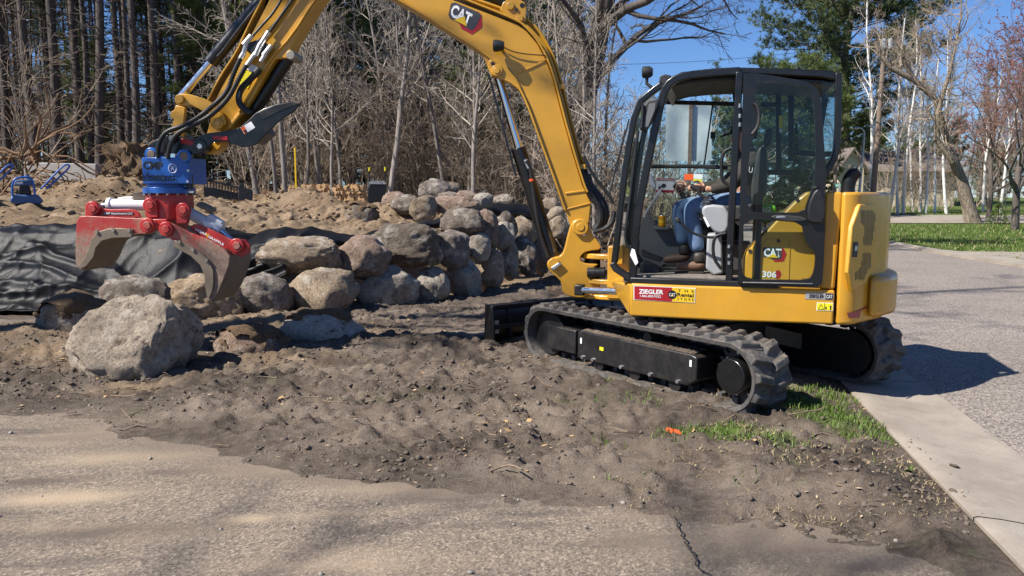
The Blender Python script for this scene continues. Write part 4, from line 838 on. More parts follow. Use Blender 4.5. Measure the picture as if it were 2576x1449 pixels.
# ---------------- stick, its cylinders, links, coupler and thumb
LK = .105
stick_o = [(722, -108), (786, -165), (868, -182), (916, -130), R1(2410, 0), R1(2230, 290), R1(2190, 372), R1(2218, 400), R1(2216, 440), R1(2150, 440), R1(2080, 445), R1(2030, 520), R1(1930, 700), R1(1830, 870), R1(1760, 950), R1(1690, 1010), R1(1600, 1060), R1(1560, 1010), R1(1590, 900), R1(1605, 790), R1(1700, 600), R1(1830, 410), R1(1900, 250), R1(2030, 0)]
stick = plate(B, stick_o, LK, -LK).build('stick', 'yellow_paint', ex, bevel=.008, seg=3)
def ksweep(pts, w, h, name): return MB().sweep([Vector(p) for p in chaikin([B.px(*p, 0) for p in pts], 1, False)], B.l, w, h).build(name, 'yellow_paint', stick, bevel=.004)
ksweep([(918, -128), R1(2414, 2), R1(2233, 292), R1(2082, 448), R1(1932, 703), R1(1832, 873), R1(1762, 953)], .25, .016, 'bottom_plate'); ksweep([(720, -106), R1(2026, 0), R1(1896, 248), R1(1826, 408), R1(1697, 598), R1(1602, 788)], .25, .016, 'top_plate')
disc(B, (852, -97), .06, .17, -.17, 24).build('pin', 'yellow_paint', stick, bevel=.006)
disc(B, R1(2190, 415), .042, .12, -.12, 20).build('pin_boss', 'bare_steel', stick, bevel=.006)
lug = [(1590, 900), (1640, 880), (1690, 900), (1720, 960), (1640, 1010), (1590, 1000)]
disc(B, R1(1640, 930), .05, LK + .09, -LK - .09, 22).build('pin_boss', 'yellow_paint', stick, bevel=.008); disc(B, R1(1640, 930), .028, LK + .10, LK, 18).build('pin', 'yellow_paint', stick, bevel=.004)
bpipe([R1(1730, 970), R1(1780, 900), R1(1815, 855)], LK + .01, .02, 'rib', parent=stick, sm=0)
lev = [R1(*p) for p in [(1318, 765), (1322, 722), (1362, 706), (1440, 713), (1535, 742), (1610, 778), (1680, 860), (1705, 930), (1640, 990), (1590, 950), (1590, 870), (1540, 845), (1440, 790), (1400, 800), (1370, 795), (1340, 795)]]
for a, b in ((LK + .07, LK + .04), (-LK - .04, -LK - .07)): plate(B, lev, a, b).build('bucket_lever', 'yellow_paint', ex, bevel=.006)
disc(B, R1(1350, 746), .042, LK + .10, -LK - .10, 22).build('pin_boss', 'yellow_paint', ex, bevel=.006)
lnk = [R1(*p) for p in [(1326, 792), (1398, 808), (1384, 950), (1392, 1040), (1345, 1070), (1300, 1050), (1296, 960), (1312, 900), (1286, 882), (1286, 842), (1312, 830)]]
plate(B, lnk, .085, .04).build('power_link', 'yellow_paint', ex, bevel=.008); plate(B, lnk, -.04, -.085).build('power_link', 'yellow_paint', ex, bevel=.008)
b0, b1, b2 = B.px(800, -165, 0), B.px(*R1(1590, 472), 0), B.px(*R1(1355, 742), 0)
MB().tube([b0, b1], .066, 24).build('bucket_cylinder', 'black_paint', ex, bevel=.004); MB().tube([b1.lerp(b0, .1), b2], .034, 20).build('bucket_cylinder_rod', 'chrome', ex)
MB().tube([B.px(*R2(1275, 42), 0), B.px(*R2(1150, -30), 0), B.px(1130, -60, 0)], .062, 20).build('stick_cylinder', 'black_paint', ex); MB().tube([B.px(1130, -60, 0), B.px(905, -165, 0)], .036, 16).build('stick_cylinder_rod', 'chrome', ex)
t0, t1 = B.px(*R1(2190, 420), 0), B.px(*R1(1905, 860), 0)
MB().tube([t0, t0.lerp(t1, .05), t1], .058, 22).build('thumb_cylinder', 'black_paint', ex, bevel=.004)
cpl = chaikin([R1(*p) for p in [(1108, 1120), (1125, 1085), (1190, 1045), (1290, 1008), (1400, 1040), (1480, 1040), (1560, 1060), (1590, 1110), (1545, 1160), (1420, 1165), (1330, 1160), (1140, 1150)]], 1)
for a, b in ((.16, .12), (-.12, -.16)): plate(B, cpl, a, b).build('coupler_plate', 'black_paint', ex, bevel=.006)
plate(B, [R1(*p) for p in [(1180, 1060), (1400, 1060), (1540, 1090), (1500, 1130), (1180, 1130)]], .11, -.11).build('coupler_core', 'black_satin', ex, bevel=.01)
disc(B, R1(1510, 1100), .062, .20, -.20, 24).build('coupler_pin', 'black_paint', ex, bevel=.008); disc(B, R1(1505, 1103), .026, .212, .19, 16).build('pin', 'zinc', ex, bevel=.004)
disc(B, R1(1295, 1040), .05, .185, -.185, 22).build('coupler_pin', 'black_paint', ex, bevel=.006); disc(B, R1(1290, 1040), .024, .195, .18, 14).build('pin', 'zinc', ex)
plate(B, [R1(*p) for p in [(1545, 1160), (1600, 1070), (1680, 1060), (1660, 1120), (1600, 1165)]], .08, -.08).build('stick_nose', 'yellow_paint', ex, bevel=.01)
plate(B, [R1(*p) for p in [(1368, 1045), (1478, 1062), (1468, 1100), (1362, 1082)]], .168, .16).build('warning_strip', 'decal_red', ex, bevel=.003)
thb = [R1(*p) for p in [(1450, 1090), (1480, 1040), (1560, 1005), (1690, 990), (1800, 968), (1880, 900), (1925, 855), (1990, 818), (2070, 788), (2180, 768), (2270, 780), (2215, 845), (2150, 880), (2085, 935), (2000, 1020), (1925, 1095), (1835, 1112), (1765, 1090), (1700, 1068), (1610, 1072), (1560, 1120), (1500, 1140)]]
th = MB(); plate(B, thb, .19, .165, th); plate(B, thb, -.165, -.19, th)
plate(B, [R1(*p) for p in [(1800, 990), (1925, 880), (1990, 1000), (1900, 1080)]], .16, -.16, th)
thumb = th.build('thumb', 'black_paint', ex, bevel=.006); thumb['label'] = 'black hooked steel thumb raised behind the stick'
plate(B, [R1(*p) for p in [(1950, 850), (2070, 792), (2180, 771), (2268, 782), (2205, 805), (2100, 845), (1985, 905)]], .194, .16).build('wear_edge', 'black_satin', thumb, bevel=.004)
plate(B, [R1(*p) for p in [(1602, 1022), (1715, 1028), (1720, 1062), (1606, 1050)]], .197, .19).build('warning_strip', 'decal_red', thumb, bevel=.003)
flat(B, [R1(*p) for p in [(1815, 965), (1895, 915), (1925, 963), (1845, 1014)]], .192, 'decal', 'decal_white', thumb); flat(B, [R1(*p) for p in [(1816, 965), (1842, 950), (1868, 998), (1846, 1012)]], .194, 'decal', 'decal_orange', thumb); flat(B, [R1(*p) for p in [(1838, 985), (1855, 976), (1865, 995), (1848, 1004)]], .196, 'emblem', 'decal_black', thumb)
disc(B, R1(1782, 1030), .022, .192, .18, 14).build('pin_hole', 'decal_black', thumb)
# auxiliary lines on the stick: fittings, sleeves, ribbed hoses
flat(B, [R1(*p) for p in [(1850, 525), (1925, 560), (1870, 670), (1800, 630)]], LK + .004, 'decal', 'label_yellow', stick); flat(B, [R1(*p) for p in [(1880, 475), (1935, 500), (1915, 550), (1862, 522)]], LK + .006, 'decal', 'decal_white', stick)
rnd = random.Random(5)
for p, q, r in (((1900, 270), (1840, 340), .026), ((1860, 330), (1830, 430), .022), ((2030, 240), (1960, 350), .024), ((1970, 330), (1930, 420), .028), ((2050, 345), (1990, 420), .024), ((1930, 400), (1860, 500), .022), ((2010, 400), (1970, 465), .022), ((1840, 400), (1810, 450), .022)):
    MB().tube([B.px(*R1(*p), LK + .05), B.px(*R1(*q), LK + .05)], r, 8).build('fitting', 'zinc', stick)
plate(B, [R1(*p) for p in [(1830, 340), (1960, 290), (2050, 360), (2010, 410), (1900, 400), (1850, 380)]], LK + .05, LK).build('valve_bracket', 'black_satin', stick, bevel=.006)
bpipe([(728, -40), R1(2080, 80), R1(1970, 200), R1(1900, 280)], LK + .03, .012, 'hydraulic_line', 'dusty_steel', stick); bpipe([(765, -40), R1(2190, 20), R1(2100, 150), R1(2030, 245)], LK + .03, .013, 'hydraulic_line', 'dusty_steel', stick)
bpipe([(675, -20), R1(1900, 100), R1(1780, 250), R1(1680, 390), R1(1640, 430)], .09, .013, 'hydraulic_line', 'dusty_steel', ex)
def ribbed(pts, lat, r, parent):
    P = resample([tuple(p) for p in chaikin([B.px(*p, lat) for p in pts], 3, False)], 90, False); MB().tube([Vector(p) for p in P], [r * (1.12 if i % 2 else .86) for i in range(90)], 10).build('hose', 'hose_rubber', parent, smooth=60)
ribbed([R1(1815, 440), R1(1760, 560), R1(1720, 690), R1(1620, 790), R1(1480, 900), R1(1370, 955), R1(1255, 990), R1(1205, 1060), R1(1190, 1130), R1(1188, 1185)], .23, .022, ex); ribbed([R1(1860, 490), R1(1790, 620), R1(1725, 745), R1(1600, 870), R1(1450, 950), R1(1330, 1010), R1(1285, 1090), R1(1262, 1195)], .25, .022, ex)
bpipe([R1(1960, 520), R1(1890, 600), R1(1815, 670), R1(1795, 760), R1(1840, 825), R1(1895, 855)], LK + .06, .030, 'hose_sleeve', 'hose_rubber', stick)
ptext('CAT', B, LK + .093, R1(1800, 740), R1(1815, 690), R1(1792, 735), 'decal_white', stick, 0)

# ================================================================ grapple hanging from the coupler
gax = B.px(424, 455, 0); Gf = Frame(Vector((gax.x, gax.y, 0)), 176.6)
gr = thing('rock_grapple', 'red hydraulic rock grapple with blue rotator hanging open over the boulders', 'grapple', Vector((gax.x, gax.y, Gf.px(*R4(1600, 930), .3).z)))
def gt_(px, lat): return Gf.loc(px, 455, lat)[0]
zt, zb = Gf.loc(424, S1(0, 272)[1], .22)[1], Gf.loc(424, S1(0, 478)[1], .22)[1]
plan = [(gt_(356, .22), .20), (gt_(417, .24), .24), (gt_(476, .17), .17), (gt_(476, .17), -.2), (gt_(356, .22), -.22)]
box = MB().prism([Gf.w(f, l, zb) for f, l in plan], (0, 0, zt - zb)).build('rotator_box', 'blue_paint', gr, bevel=.008)
ear = [S1(*p) for p in [(640, 270), (640, 225), (680, 207), (715, 225), (740, 262), (840, 285), (880, 240), (925, 225), (968, 235), (985, 262), (975, 330), (640, 310)]]
for a, b in ((.18, .14), (-.14, -.18)): plate(Gf, chaikin(ear, 1), a, b).build('rotator_ear', 'blue_paint', gr, bevel=.008)
for p in ((672, 248), (925, 262)):
    disc(Gf, S1(*p), .062, .20, .14, 24).build('pin_boss', 'blue_paint', gr, bevel=.008); disc(Gf, S1(*p), .038, .207, .17, 20).build('pin', 'worn_steel', gr, bevel=.004)
def gz_(y, lat=.22): return Gf.loc(424, y, lat)[1]
ax = Gf.w(-.005, 0, 0)
MB().tube([ax + ZV * (zb - .001), ax + ZV * (zb - .03), ax + ZV * (zb - .03), ax + ZV * gz_(R4(0, 118)[1])], [.20, .20, .235, .235], 32).build('rotator_ring', 'blue_paint', gr, bevel=.004)
zr0, zr1 = gz_(R4(0, 118)[1]), gz_(R4(0, 325)[1], .25)
tw = [(.215 * math.cos(a), .215 * math.sin(a)) for a in [math.radians(22.5 + 45 * k) for k in range(8)]]
MB().prism([ax + Gf.f * x + Gf.l * y + ZV * zr1 for x, y in tw], (0, 0, zr0 - zr1 - .002)).build('tower', 'red_paint', gr, bevel=.012)
for i in range(16):
    a = 2 * math.pi * i / 16; p = ax + Gf.f * (.225 * math.cos(a)) + Gf.l * (.225 * math.sin(a)) + ZV * zr0; MB().tube([p - ZV * .018, p], .013, 6).build('bolt', 'bare_steel', gr)
MB().tube([ax - Gf.f * .255 + Gf.l * .1 + ZV * (zb + .09), ax - Gf.f * .255 + Gf.l * .1 + ZV * (zb - .05)], .03, 12).build('motor', 'dusty_steel', gr)
for p in ((665, 330), (960, 375), (955, 460)): disc(Gf, S1(*p), .012, .215 if p[0] < 800 else .185, .17, 8).build('bolt', 'zinc', gr)
# lettering: left face of the rotator box
lf0, lf1 = plan[0], plan[1]
def face(u, v, o=.004):
    f = lf0[0] + u * (lf1[0] - lf0[0]); l = lf0[1] + u * (lf1[1] - lf0[1]); return Gf.w(f, l + o, zb + v * (zt - zb))
text('CMP', face(.06, .55), face(.92, .52), face(.06, .86), 'decal_black', box, .035); text('achments', face(-.02, .12), face(1.0, .10), face(-.02, .44), 'decal_black', box, .02)
f1_, f2_ = plan[1], plan[2]
def face2(u, v, o=.004): return Gf.w(f1_[0] + u * (f2_[0] - f1_[0]), f1_[1] + u * (f2_[1] - f1_[1]) + o, zb + v * (zt - zb))
text('nts', face2(.0, .10), face2(.42, .12), face2(.0, .34), 'decal_black', box, .02)
rr = [face2(.32 + .17 * math.cos(a), .58 + .17 * math.sin(a)) for a in [k * math.pi / 12 for k in range(25)]]; MB().tube(rr, .003, 5).build('chalk_mark', 'decal_white', box); text('R', face2(.25, .50), face2(.40, .52), face2(.26, .66), 'decal_white', box, 0)
# claws
def claw(outer, wear, shell, upper, ew):
    c = plate(Gf, outer, .265, .235).build('claw', 'red_worn', gr, bevel=.006); plate(Gf, outer, -.235, -.265).build('claw_side', 'red_worn', c, bevel=.006)
    plate(Gf, wear, .285, .262).build('wear_plate', 'worn_steel', c, bevel=.005); plate(Gf, wear, -.262, -.285).build('wear_plate', 'worn_steel', c, bevel=.005)
    P = [Gf.px(*p, .24) for p in chaikin(shell, 2, False)]; P = [Vector(p) for p in P]
    MB().sweep([p - Gf.l * .24 for p in P], Gf.l, .48, .03).build('claw_shell', 'worn_steel', c, smooth=50)
    for a, b in ((.17, .14), (-.14, -.17)): plate(Gf, upper, a, b).build('arm_plate', 'red_paint', c, bevel=.006)
    for p in ew: disc(Gf, p, .017, .30, .28, 10).build('bolt', 'bare_steel', c)
    return c
oL = [R4(*p) for p in [(578, 330), (600, 292), (650, 287), (830, 296), (1000, 304), (1060, 308), (1110, 298), (1175, 330), (1192, 375), (1160, 415), (1090, 425), (1000, 418), (870, 412), (760, 430), (715, 490), (705, 570), (660, 640), (612, 690), (575, 662), (570, 520)]]
wL = [R4(*p) for p in [(1002, 388), (900, 380), (810, 385), (735, 410), (685, 465), (665, 540), (640, 600), (600, 650), (608, 688), (650, 668), (705, 600), (722, 530), (765, 478), (850, 455), (995, 450)]]
sL = [R4(*p) for p in [(640, 310), (592, 330), (582, 480), (580, 600), (590, 670), (640, 690)]]
uL = [R4(*p) for p in [(645, 240), (660, 205), (705, 182), (750, 200), (775, 232), (830, 238), (960, 235), (1010, 240), (1045, 265), (1060, 300), (640, 300)]]
cl1 = claw(oL, wL, sL, uL, [R4(725, 410), R4(850, 395), R4(970, 395)])
# underside skin of the left claw: broad scoop plate facing down
P = [Vector(p) for p in chaikin([Gf.px(*R4(*p), .24) for p in [(960, 440), (860, 440), (760, 465), (715, 540), (690, 610), (640, 680)]], 2, False)]
MB().sweep([p - Gf.l * .24 for p in P], Gf.l, .46, .02).build('scoop_plate', 'worn_steel', cl1, smooth=50)
oR = [R4(*p) for p in [(1198, 385), (1212, 345), (1258, 328), (1335, 360), (1430, 412), (1580, 470), (1690, 535), (1735, 590), (1728, 660), (1690, 760), (1640, 880), (1595, 935), (1560, 905), (1560, 840), (1590, 790), (1605, 720), (1570, 640), (1500, 575), (1400, 520), (1310, 478), (1240, 435)]]
wR = [R4(*p) for p in [(1312, 470), (1400, 500), (1500, 552), (1575, 620), (1610, 700), (1612, 790), (1600, 860), (1580, 910), (1562, 905), (1548, 820), (1542, 740), (1510, 660), (1440, 592), (1310, 520)]]
sR = [R4(*p) for p in [(1690, 545), (1735, 590), (1725, 670), (1690, 770), (1645, 870), (1590, 930)]]
uR = [R4(*p) for p in [(1430, 385), (1455, 350), (1500, 352), (1620, 405), (1740, 465), (1790, 462), (1850, 465), (1885, 505), (1885, 560), (1830, 600), (1760, 575), (1600, 500)]]
cl2 = claw(oR, wR, sR, uR, [R4(1350, 485), R4(1453, 543), R4(1555, 622)])
P = [Vector(p) for p in chaikin([Gf.px(*R4(*p), .24) for p in [(1400, 505), (1500, 560), (1580, 640), (1600, 730), (1590, 830), (1580, 910)]], 2, False)]
MB().sweep([p - Gf.l * .24 for p in P], Gf.l, .46, .02).build('scoop_plate', 'worn_steel', cl2, smooth=50)
for p, lat, par in ((R4(1105, 360), .30, cl1), (R4(1247, 388), .30, cl2), (R4(1127, 207), .24, gr), (R4(1377, 243), .24, gr), (R4(692, 232), .21, cl1), (R4(1783, 512), .21, cl2)):
    disc(Gf, p, .068, lat, lat - .05, 24).build('pin_boss', 'red_paint', par, bevel=.008); disc(Gf, p, .04, lat + .016, lat - .02, 6).build('pin', 'red_worn', par, bevel=.005)
for q in ([(1090, 175), (1180, 165), (1190, 300), (1130, 305), (1095, 290)], [(1330, 215), (1400, 205), (1425, 240), (1410, 345), (1330, 350)]):
    for a, b in ((.225, .17), (-.17, -.225)): plate(Gf, [R4(*p) for p in q], a, b).build('tower_ear', 'red_paint', gr, bevel=.008)
plate(Gf, [R4(*p) for p in [(1090, 310), (1260, 310), (1260, 400), (1090, 400)]], .22, -.22).build('tower_foot', 'red_paint', gr, bevel=.01)
def gcyl(a, b, c, mat, blk, man):
    pa, pb, pc = Gf.px(*a, .02), Gf.px(*b, .02), Gf.px(*c, .02); o = MB().tube([pa, pb.lerp(pa, .1), pb.lerp(pa, .1), pb], [.056, .056, .068, .068], 24).build('claw_cylinder', mat, gr, bevel=.004)
    MB().tube([pb, pc], .028, 16).build('cylinder_rod', 'chrome', o); plate(Gf, blk, .05, -.03).build('port_block', mat, o, bevel=.01); plate(Gf, man, .06, -.06).build('valve_block', 'worn_steel', o, bevel=.006)
gcyl(R4(1110, 203), R4(820, 203), R4(700, 230), 'white_paint', [R4(*p) for p in [(885, 148), (1005, 138), (1005, 190), (885, 190)]], [R4(*p) for p in [(1003, 108), (1108, 104), (1108, 165), (1003, 168)]])
gcyl(R4(1400, 250), R4(1670, 400), R4(1785, 510), 'grey_cylinder', [R4(*p) for p in [(1545, 300), (1580, 272), (1680, 335), (1660, 370)]], [R4(*p) for p in [(1470, 210), (1495, 182), (1600, 235), (1580, 262)]])
flat(Gf, [R4(*p) for p in [(780, 258), (1010, 260), (1008, 280), (778, 278)]], .173, 'decal', 'decal_black', cl1); ptext('CMP Attachments LLC', Gf, .176, R4(785, 276), R4(1000, 277), R4(786, 261), 'decal_white', cl1, .015)
flat(Gf, [R4(1418, 98), R4(1478, 100), R4(1478, 118), R4(1418, 116)], .2365, 'decal', 'decal_black', gr); ptext('CMP', Gf, .239, R4(1424, 114), R4(1462, 115), R4(1424, 101), 'decal_white', gr, .01)
ptext('HYDRA', Gf, .174, R4(1472, 398), R4(1558, 440), R4(1478, 378), 'decal_white', cl2, .03); ptext('GRAPPLE', Gf, .174, R4(1568, 450), R4(1685, 514), R4(1574, 432), 'decal_white', cl2, .03); ptext('Y', Gf, .175, R4(1548, 445), R4(1578, 455), R4(1552, 415), 'decal_yellow', cl2, .02)
# ================================================================ boulders
m, nt, bs = nodes('boulder'); tc = objco(nt); oi = nt.nodes.new('ShaderNodeObjectInfo')
ofs = nt.nodes.new('ShaderNodeVectorMath'); ofs.operation = 'ADD'; lk(nt, tc, ofs.inputs[0])
cmb = nt.nodes.new('ShaderNodeCombineXYZ'); rr_ = math_(nt, 'MULTIPLY', oi.outputs['Random'], 40.0); [lk(nt, rr_, cmb.inputs[k]) for k in range(3)]; lk(nt, cmb.outputs[0], ofs.inputs[1]); v = ofs.outputs[0]
n1 = noise(nt, 2.2, 8, v, 0.65); n2 = noise(nt, 9, 8, v, 0.75); n3 = noise(nt, 34, 7, v, 0.8); n4 = noise(nt, 4.5, 9, v, 0.8)
base = oi.outputs['Color']
c = mix(nt, 1.0, base, ramp(nt, n1, [(0.3, 0.62), (0.7, 1.25)]), 'MULTIPLY'); c = mix(nt, 1.0, c, ramp(nt, n3, [(0.30, 0.38), (0.62, 1.22)]), 'MULTIPLY')
c = mix(nt, ramp(nt, n4, [(0.51, 0.0), (0.64, 0.75)]), c, (0.58, 0.53, 0.46)); c = mix(nt, ramp(nt, n2, [(0.36, 0.9), (0.44, 0.0)]), c, (0.10, 0.072, 0.052))
lk(nt, c, bs.inputs['Base Color']); bs.inputs['Roughness'].default_value = 0.88; bs.inputs['Specular IOR Level'].default_value = 0.3
bump(nt, bs, math_(nt, 'ADD', math_(nt, 'MULTIPLY', n2, 1.0), math_(nt, 'MULTIPLY', n3, 0.45)), 1.0, 0.06)
def ico(sub):
    b = bmesh.new(); bmesh.ops.create_icosphere(b, subdivisions=sub, radius=1.0); V = np.array([v.co[:] for v in b.verts]); Fa = np.array([[v.index for v in f.verts] for f in b.faces]); b.free(); return V, Fa
ICO5, ICO4, ICO3, ICO2, ICO1 = ico(5), ico(4), ico(3), ico(2), ico(1)
def rock_shape(V, seed, facets=7, rough=.10, cut=(.62, .92), soft=.66):
    r = np.random.RandomState(seed); P = V.copy()
    P = np.sign(P) * np.abs(P) ** 0.86; P /= np.abs(P).max()
    P *= (1 + .17 * fbm(V[:, 0] * 1.3 + seed, V[:, 1] * 1.3, V[:, 2] * 1.3, o=3, s=seed))[:, None]
    for _ in range(facets):
        n = r.normal(size=3); n /= np.linalg.norm(n); c = r.uniform(*cut); d = P @ n; ex_ = np.clip(d - c, 0, None); P -= np.outer(ex_ * soft, n)
    P *= (1 + rough * .6 * fbm(V[:, 0] * 4 + seed, V[:, 1] * 4, V[:, 2] * 4, o=5, s=seed + 9, g=.6))[:, None]
    lo, hi = P.min(0), P.max(0); return (P - (lo + hi) / 2) / ((hi - lo) / 2)
def rock(name, x0, x1, y0, y1, Y, seed, label, group=None, depth=.85, roll=0.0, cap=0.0, facets=7, sub=None, rough=.10, dome=0.0, tone=None):
    c = aty((x0 + x1) / 2, (y0 + y1) / 2, Y); w = (x1 - x0) / 2 * Y / F * 1.06; h = (y1 - y0) / 2 * Y / F * 1.06
    V, Fa = sub or ICO4; P = rock_shape(V, seed, facets, rough)
    if dome: P[:, :2] *= (1 + .22 * np.clip(-P[:, 2] - .05, 0, .8))[:, None]; P[:, :2] *= (1 - dome * np.clip((P[:, 2] + .3) / 1.3, 0, 1) ** 1.6)[:, None]; P[:, 0] += .22 * P[:, 2] * (P[:, 2] > 0); P[:, 2] = np.where(P[:, 2] < -.72, -.72 + (P[:, 2] + .72) * .3, P[:, 2]); lo, hi = P.min(0), P.max(0); P = (P - (lo + hi) / 2) / ((hi - lo) / 2)
    ca, sa = math.cos(roll), math.sin(roll)
    if roll:       # long stone lying at a slant: squash, roll, then fit the box again
        Q = P * np.array([1, 1, .62]); P = np.stack([Q[:, 0] * ca - Q[:, 2] * sa, Q[:, 1], Q[:, 0] * sa + Q[:, 2] * ca], 1); lo, hi = P.min(0), P.max(0); P = (P - (lo + hi) / 2) / ((hi - lo) / 2)
    D = depth * (w + h) / 2; P = P * np.array([w, D, h])
    base = Vector((c.x, c.y, c.z - h)); P = P + np.array([0, 0, h])
    me = np_mesh(name, P, Fa); o = link(name, me, 'boulder', None, smooth=50); o.location = base; o.color = (*(tone or random.Random(seed).choice([(.35, .265, .185), (.40, .35, .29), (.31, .215, .16), (.36, .275, .185), (.26, .215, .18), (.19, .15, .115), (.30, .24, .185)])), 1); tag(o, label, 'boulder', group)
    if cap:
        me.update(); N = np.array([v.normal[:] for v in me.vertices]); k = N[:, 2] + .55 * fbm(P[:, 0] * 5 + seed, P[:, 1] * 5, P[:, 2] * 5, o=3, s=seed + 3) + .5 * (P[:, 2] / (2 * h) - .6)
        q = P + N * (np.clip(k - (1 - cap), 0, .5) * .14 - .012 + .012 * fbm(P[:, 0] * 30, P[:, 1] * 30, P[:, 2] * 30, o=3))[:, None]
        keep = (k[Fa] > 1 - cap).all(1)
        if keep.any():
            mc = np_mesh('soil_cover', q, Fa[keep]); b = bmesh.new(); b.from_mesh(mc); bmesh.ops.delete(b, geom=[v for v in b.verts if not v.link_faces], context='VERTS'); b.to_mesh(mc); b.free()
            link('soil_cover', mc, 'loam', o, smooth=60)
    return o
m, nt, bs = nodes('loam'); co = geoco(nt); n2 = noise(nt, 26, 7, co, 0.75); n3 = noise(nt, 90, 4, co, 0.7)
lk(nt, ramp(nt, n2, [(0.3, (0.075, 0.045, 0.024)), (0.55, (0.17, 0.108, 0.058)), (0.75, (0.25, 0.165, 0.095))]), bs.inputs['Base Color']); bs.inputs['Roughness'].default_value = .95; bump(nt, bs, math_(nt, 'ADD', n2, math_(nt, 'MULTIPLY', n3, .5)), 1.0, .04)
rock('boulder', 180, 482, 740, 968, 7.0, 11, 'largest boulder, pale and cracked, lying loose on the soil', depth=.95, sub=ICO5, rough=.13, facets=4, dome=.5, tone=(.46, .375, .285))
rock('boulder', 106, 272, 746, 866, 8.5, 23, 'brown earth-smeared boulder beside the largest loose boulder', cap=.72, facets=8, depth=.9)
rock('boulder', 252, 418, 693, 800, 9.1, 37, 'rounded grey boulder partly hidden behind the largest loose boulder', facets=6, depth=.9)
rock('boulder', 413, 610, 688, 810, 9.75, 41, 'tan boulder with white streaks directly under the grapple claw', facets=8, depth=.8, sub=ICO5, tone=(.46, .34, .22))
rock('boulder', 604, 732, 686, 806, 10.1, 53, 'evenly round boulder at the end of the wall next to the grapple', facets=4, depth=.95)
rock('boulder', 723, 898, 676, 818, 10.35, 67, 'broad dark pitted boulder next to the evenly round one', facets=6, depth=.75)
rock('boulder', 546, 722, 823, 928, 7.75, 71, 'low loose boulder topped with brown soil, in front of the wall', cap=.60, facets=6)
rock('boulder', 708, 914, 786, 900, 8.3, 83, 'jagged pale grey loose boulder with soil on its flat top', cap=.28, facets=12, depth=.75, tone=(.48, .43, .37))
GL, GU, GB = 'lower course of the rock wall', 'upper course of the rock wall', 'spare boulders heaped behind the wall'
LB_ = 'pale sunlit boulder in the loose heap behind the rock wall'
ORD = ['first', 'second', 'third', 'fourth', 'fifth', 'sixth', 'seventh', 'eighth', 'ninth']
k = 100
for n_, (x0, x1, y0, y1, Y, dp) in enumerate([(898, 1054, 668, 776, 11.2, .8), (1046, 1132, 670, 774, 11.75, .9), (1126, 1210, 652, 756, 12.2, .9), (1192, 1268, 622, 732, 12.8, .9), (1243, 1303, 604, 706, 13.4, 1.0), (1284, 1348, 596, 694, 14.0, 1.0), (1330, 1400, 580, 690, 14.8, 1.0)]):
    rock('boulder', x0, x1, y0, y1, Y, k, ORD[n_] + ' boulder past the broad dark pitted one in the lower wall course', GL, dp, facets=6); k += 7
rock('boulder', 646, 856, 596, 694, 10.75, 201, 'long pale boulder lying across two others at the end of the wall', None, .7, facets=7, sub=ICO5)
rock('boulder', 850, 982, 594, 702, 11.05, 208, 'brown boulder shaped like a blunt cone in the upper course', None, .9, facets=9)
rock('boulder', 920, 1112, 563, 674, 11.7, 219, 'long slab shaped dark boulder tilted along the wall top', None, .6, facets=8, roll=.16, sub=ICO5)
k = 300
for n_, (x0, x1, y0, y1, Y, dp) in enumerate([(1088, 1180, 580, 676, 12.1, .9), (1110, 1218, 524, 592, 12.6, .8), (1176, 1234, 586, 656, 12.5, .9), (1196, 1253, 528, 626, 12.9, .8), (1248, 1302, 532, 604, 13.8, .9), (1240, 1296, 558, 630, 13.3, .9), (1284, 1350, 544, 625, 14.4, .9), (1338, 1405, 540, 625, 15.2, .9)]):
    rock('boulder', x0, x1, y0, y1, Y, k, ORD[n_] + ' boulder past the long tilted slab in the upper wall course', GU, dp, facets=6); k += 7
k = 400
for x0, x1, y0, y1, Y, dp in [(963, 1022, 483, 536, 15.6, .9), (983, 1062, 490, 540, 15.0, .9), (1031, 1097, 493, 556, 14.4, .8), (1110, 1155, 458, 494, 16.4, .9), (1083, 1204, 493, 536, 14.8, .7), (1098, 1164, 482, 512, 15.8, .8), (1148, 1198, 480, 514, 15.8, .8), (1188, 1240, 486, 530, 15.6, .8), (1228, 1294, 488, 530, 15.9, .8)]:
    rock('boulder', x0, x1, y0, y1, Y, k, LB_, GB, dp, facets=10); k += 7
rock('boulder', 1055, 1132, 450, 508, 15.9, 502, 'angular tan boulder perched highest on the loose heap', None, .8, facets=14)
rock('boulder', 868, 954, 514, 566, 14.2, 509, 'small pale boulder sitting alone on the sandy pad', None, .8, facets=9, cap=.5)
k = 520
for x0, x1, y0, y1, Y, dp in [(1362, 1408, 498, 540, 15.6, .8), (1372, 1422, 520, 560, 15.0, .8), (1380, 1432, 545, 600, 14.6, .8), (1396, 1450, 560, 640, 14.9, .9)]:
    rock('boulder', x0, x1, y0, y1, Y, k, 'pale angular boulder behind the boom cylinder at the wall end', 'boulders behind the boom cylinder', dp, facets=12); k += 7

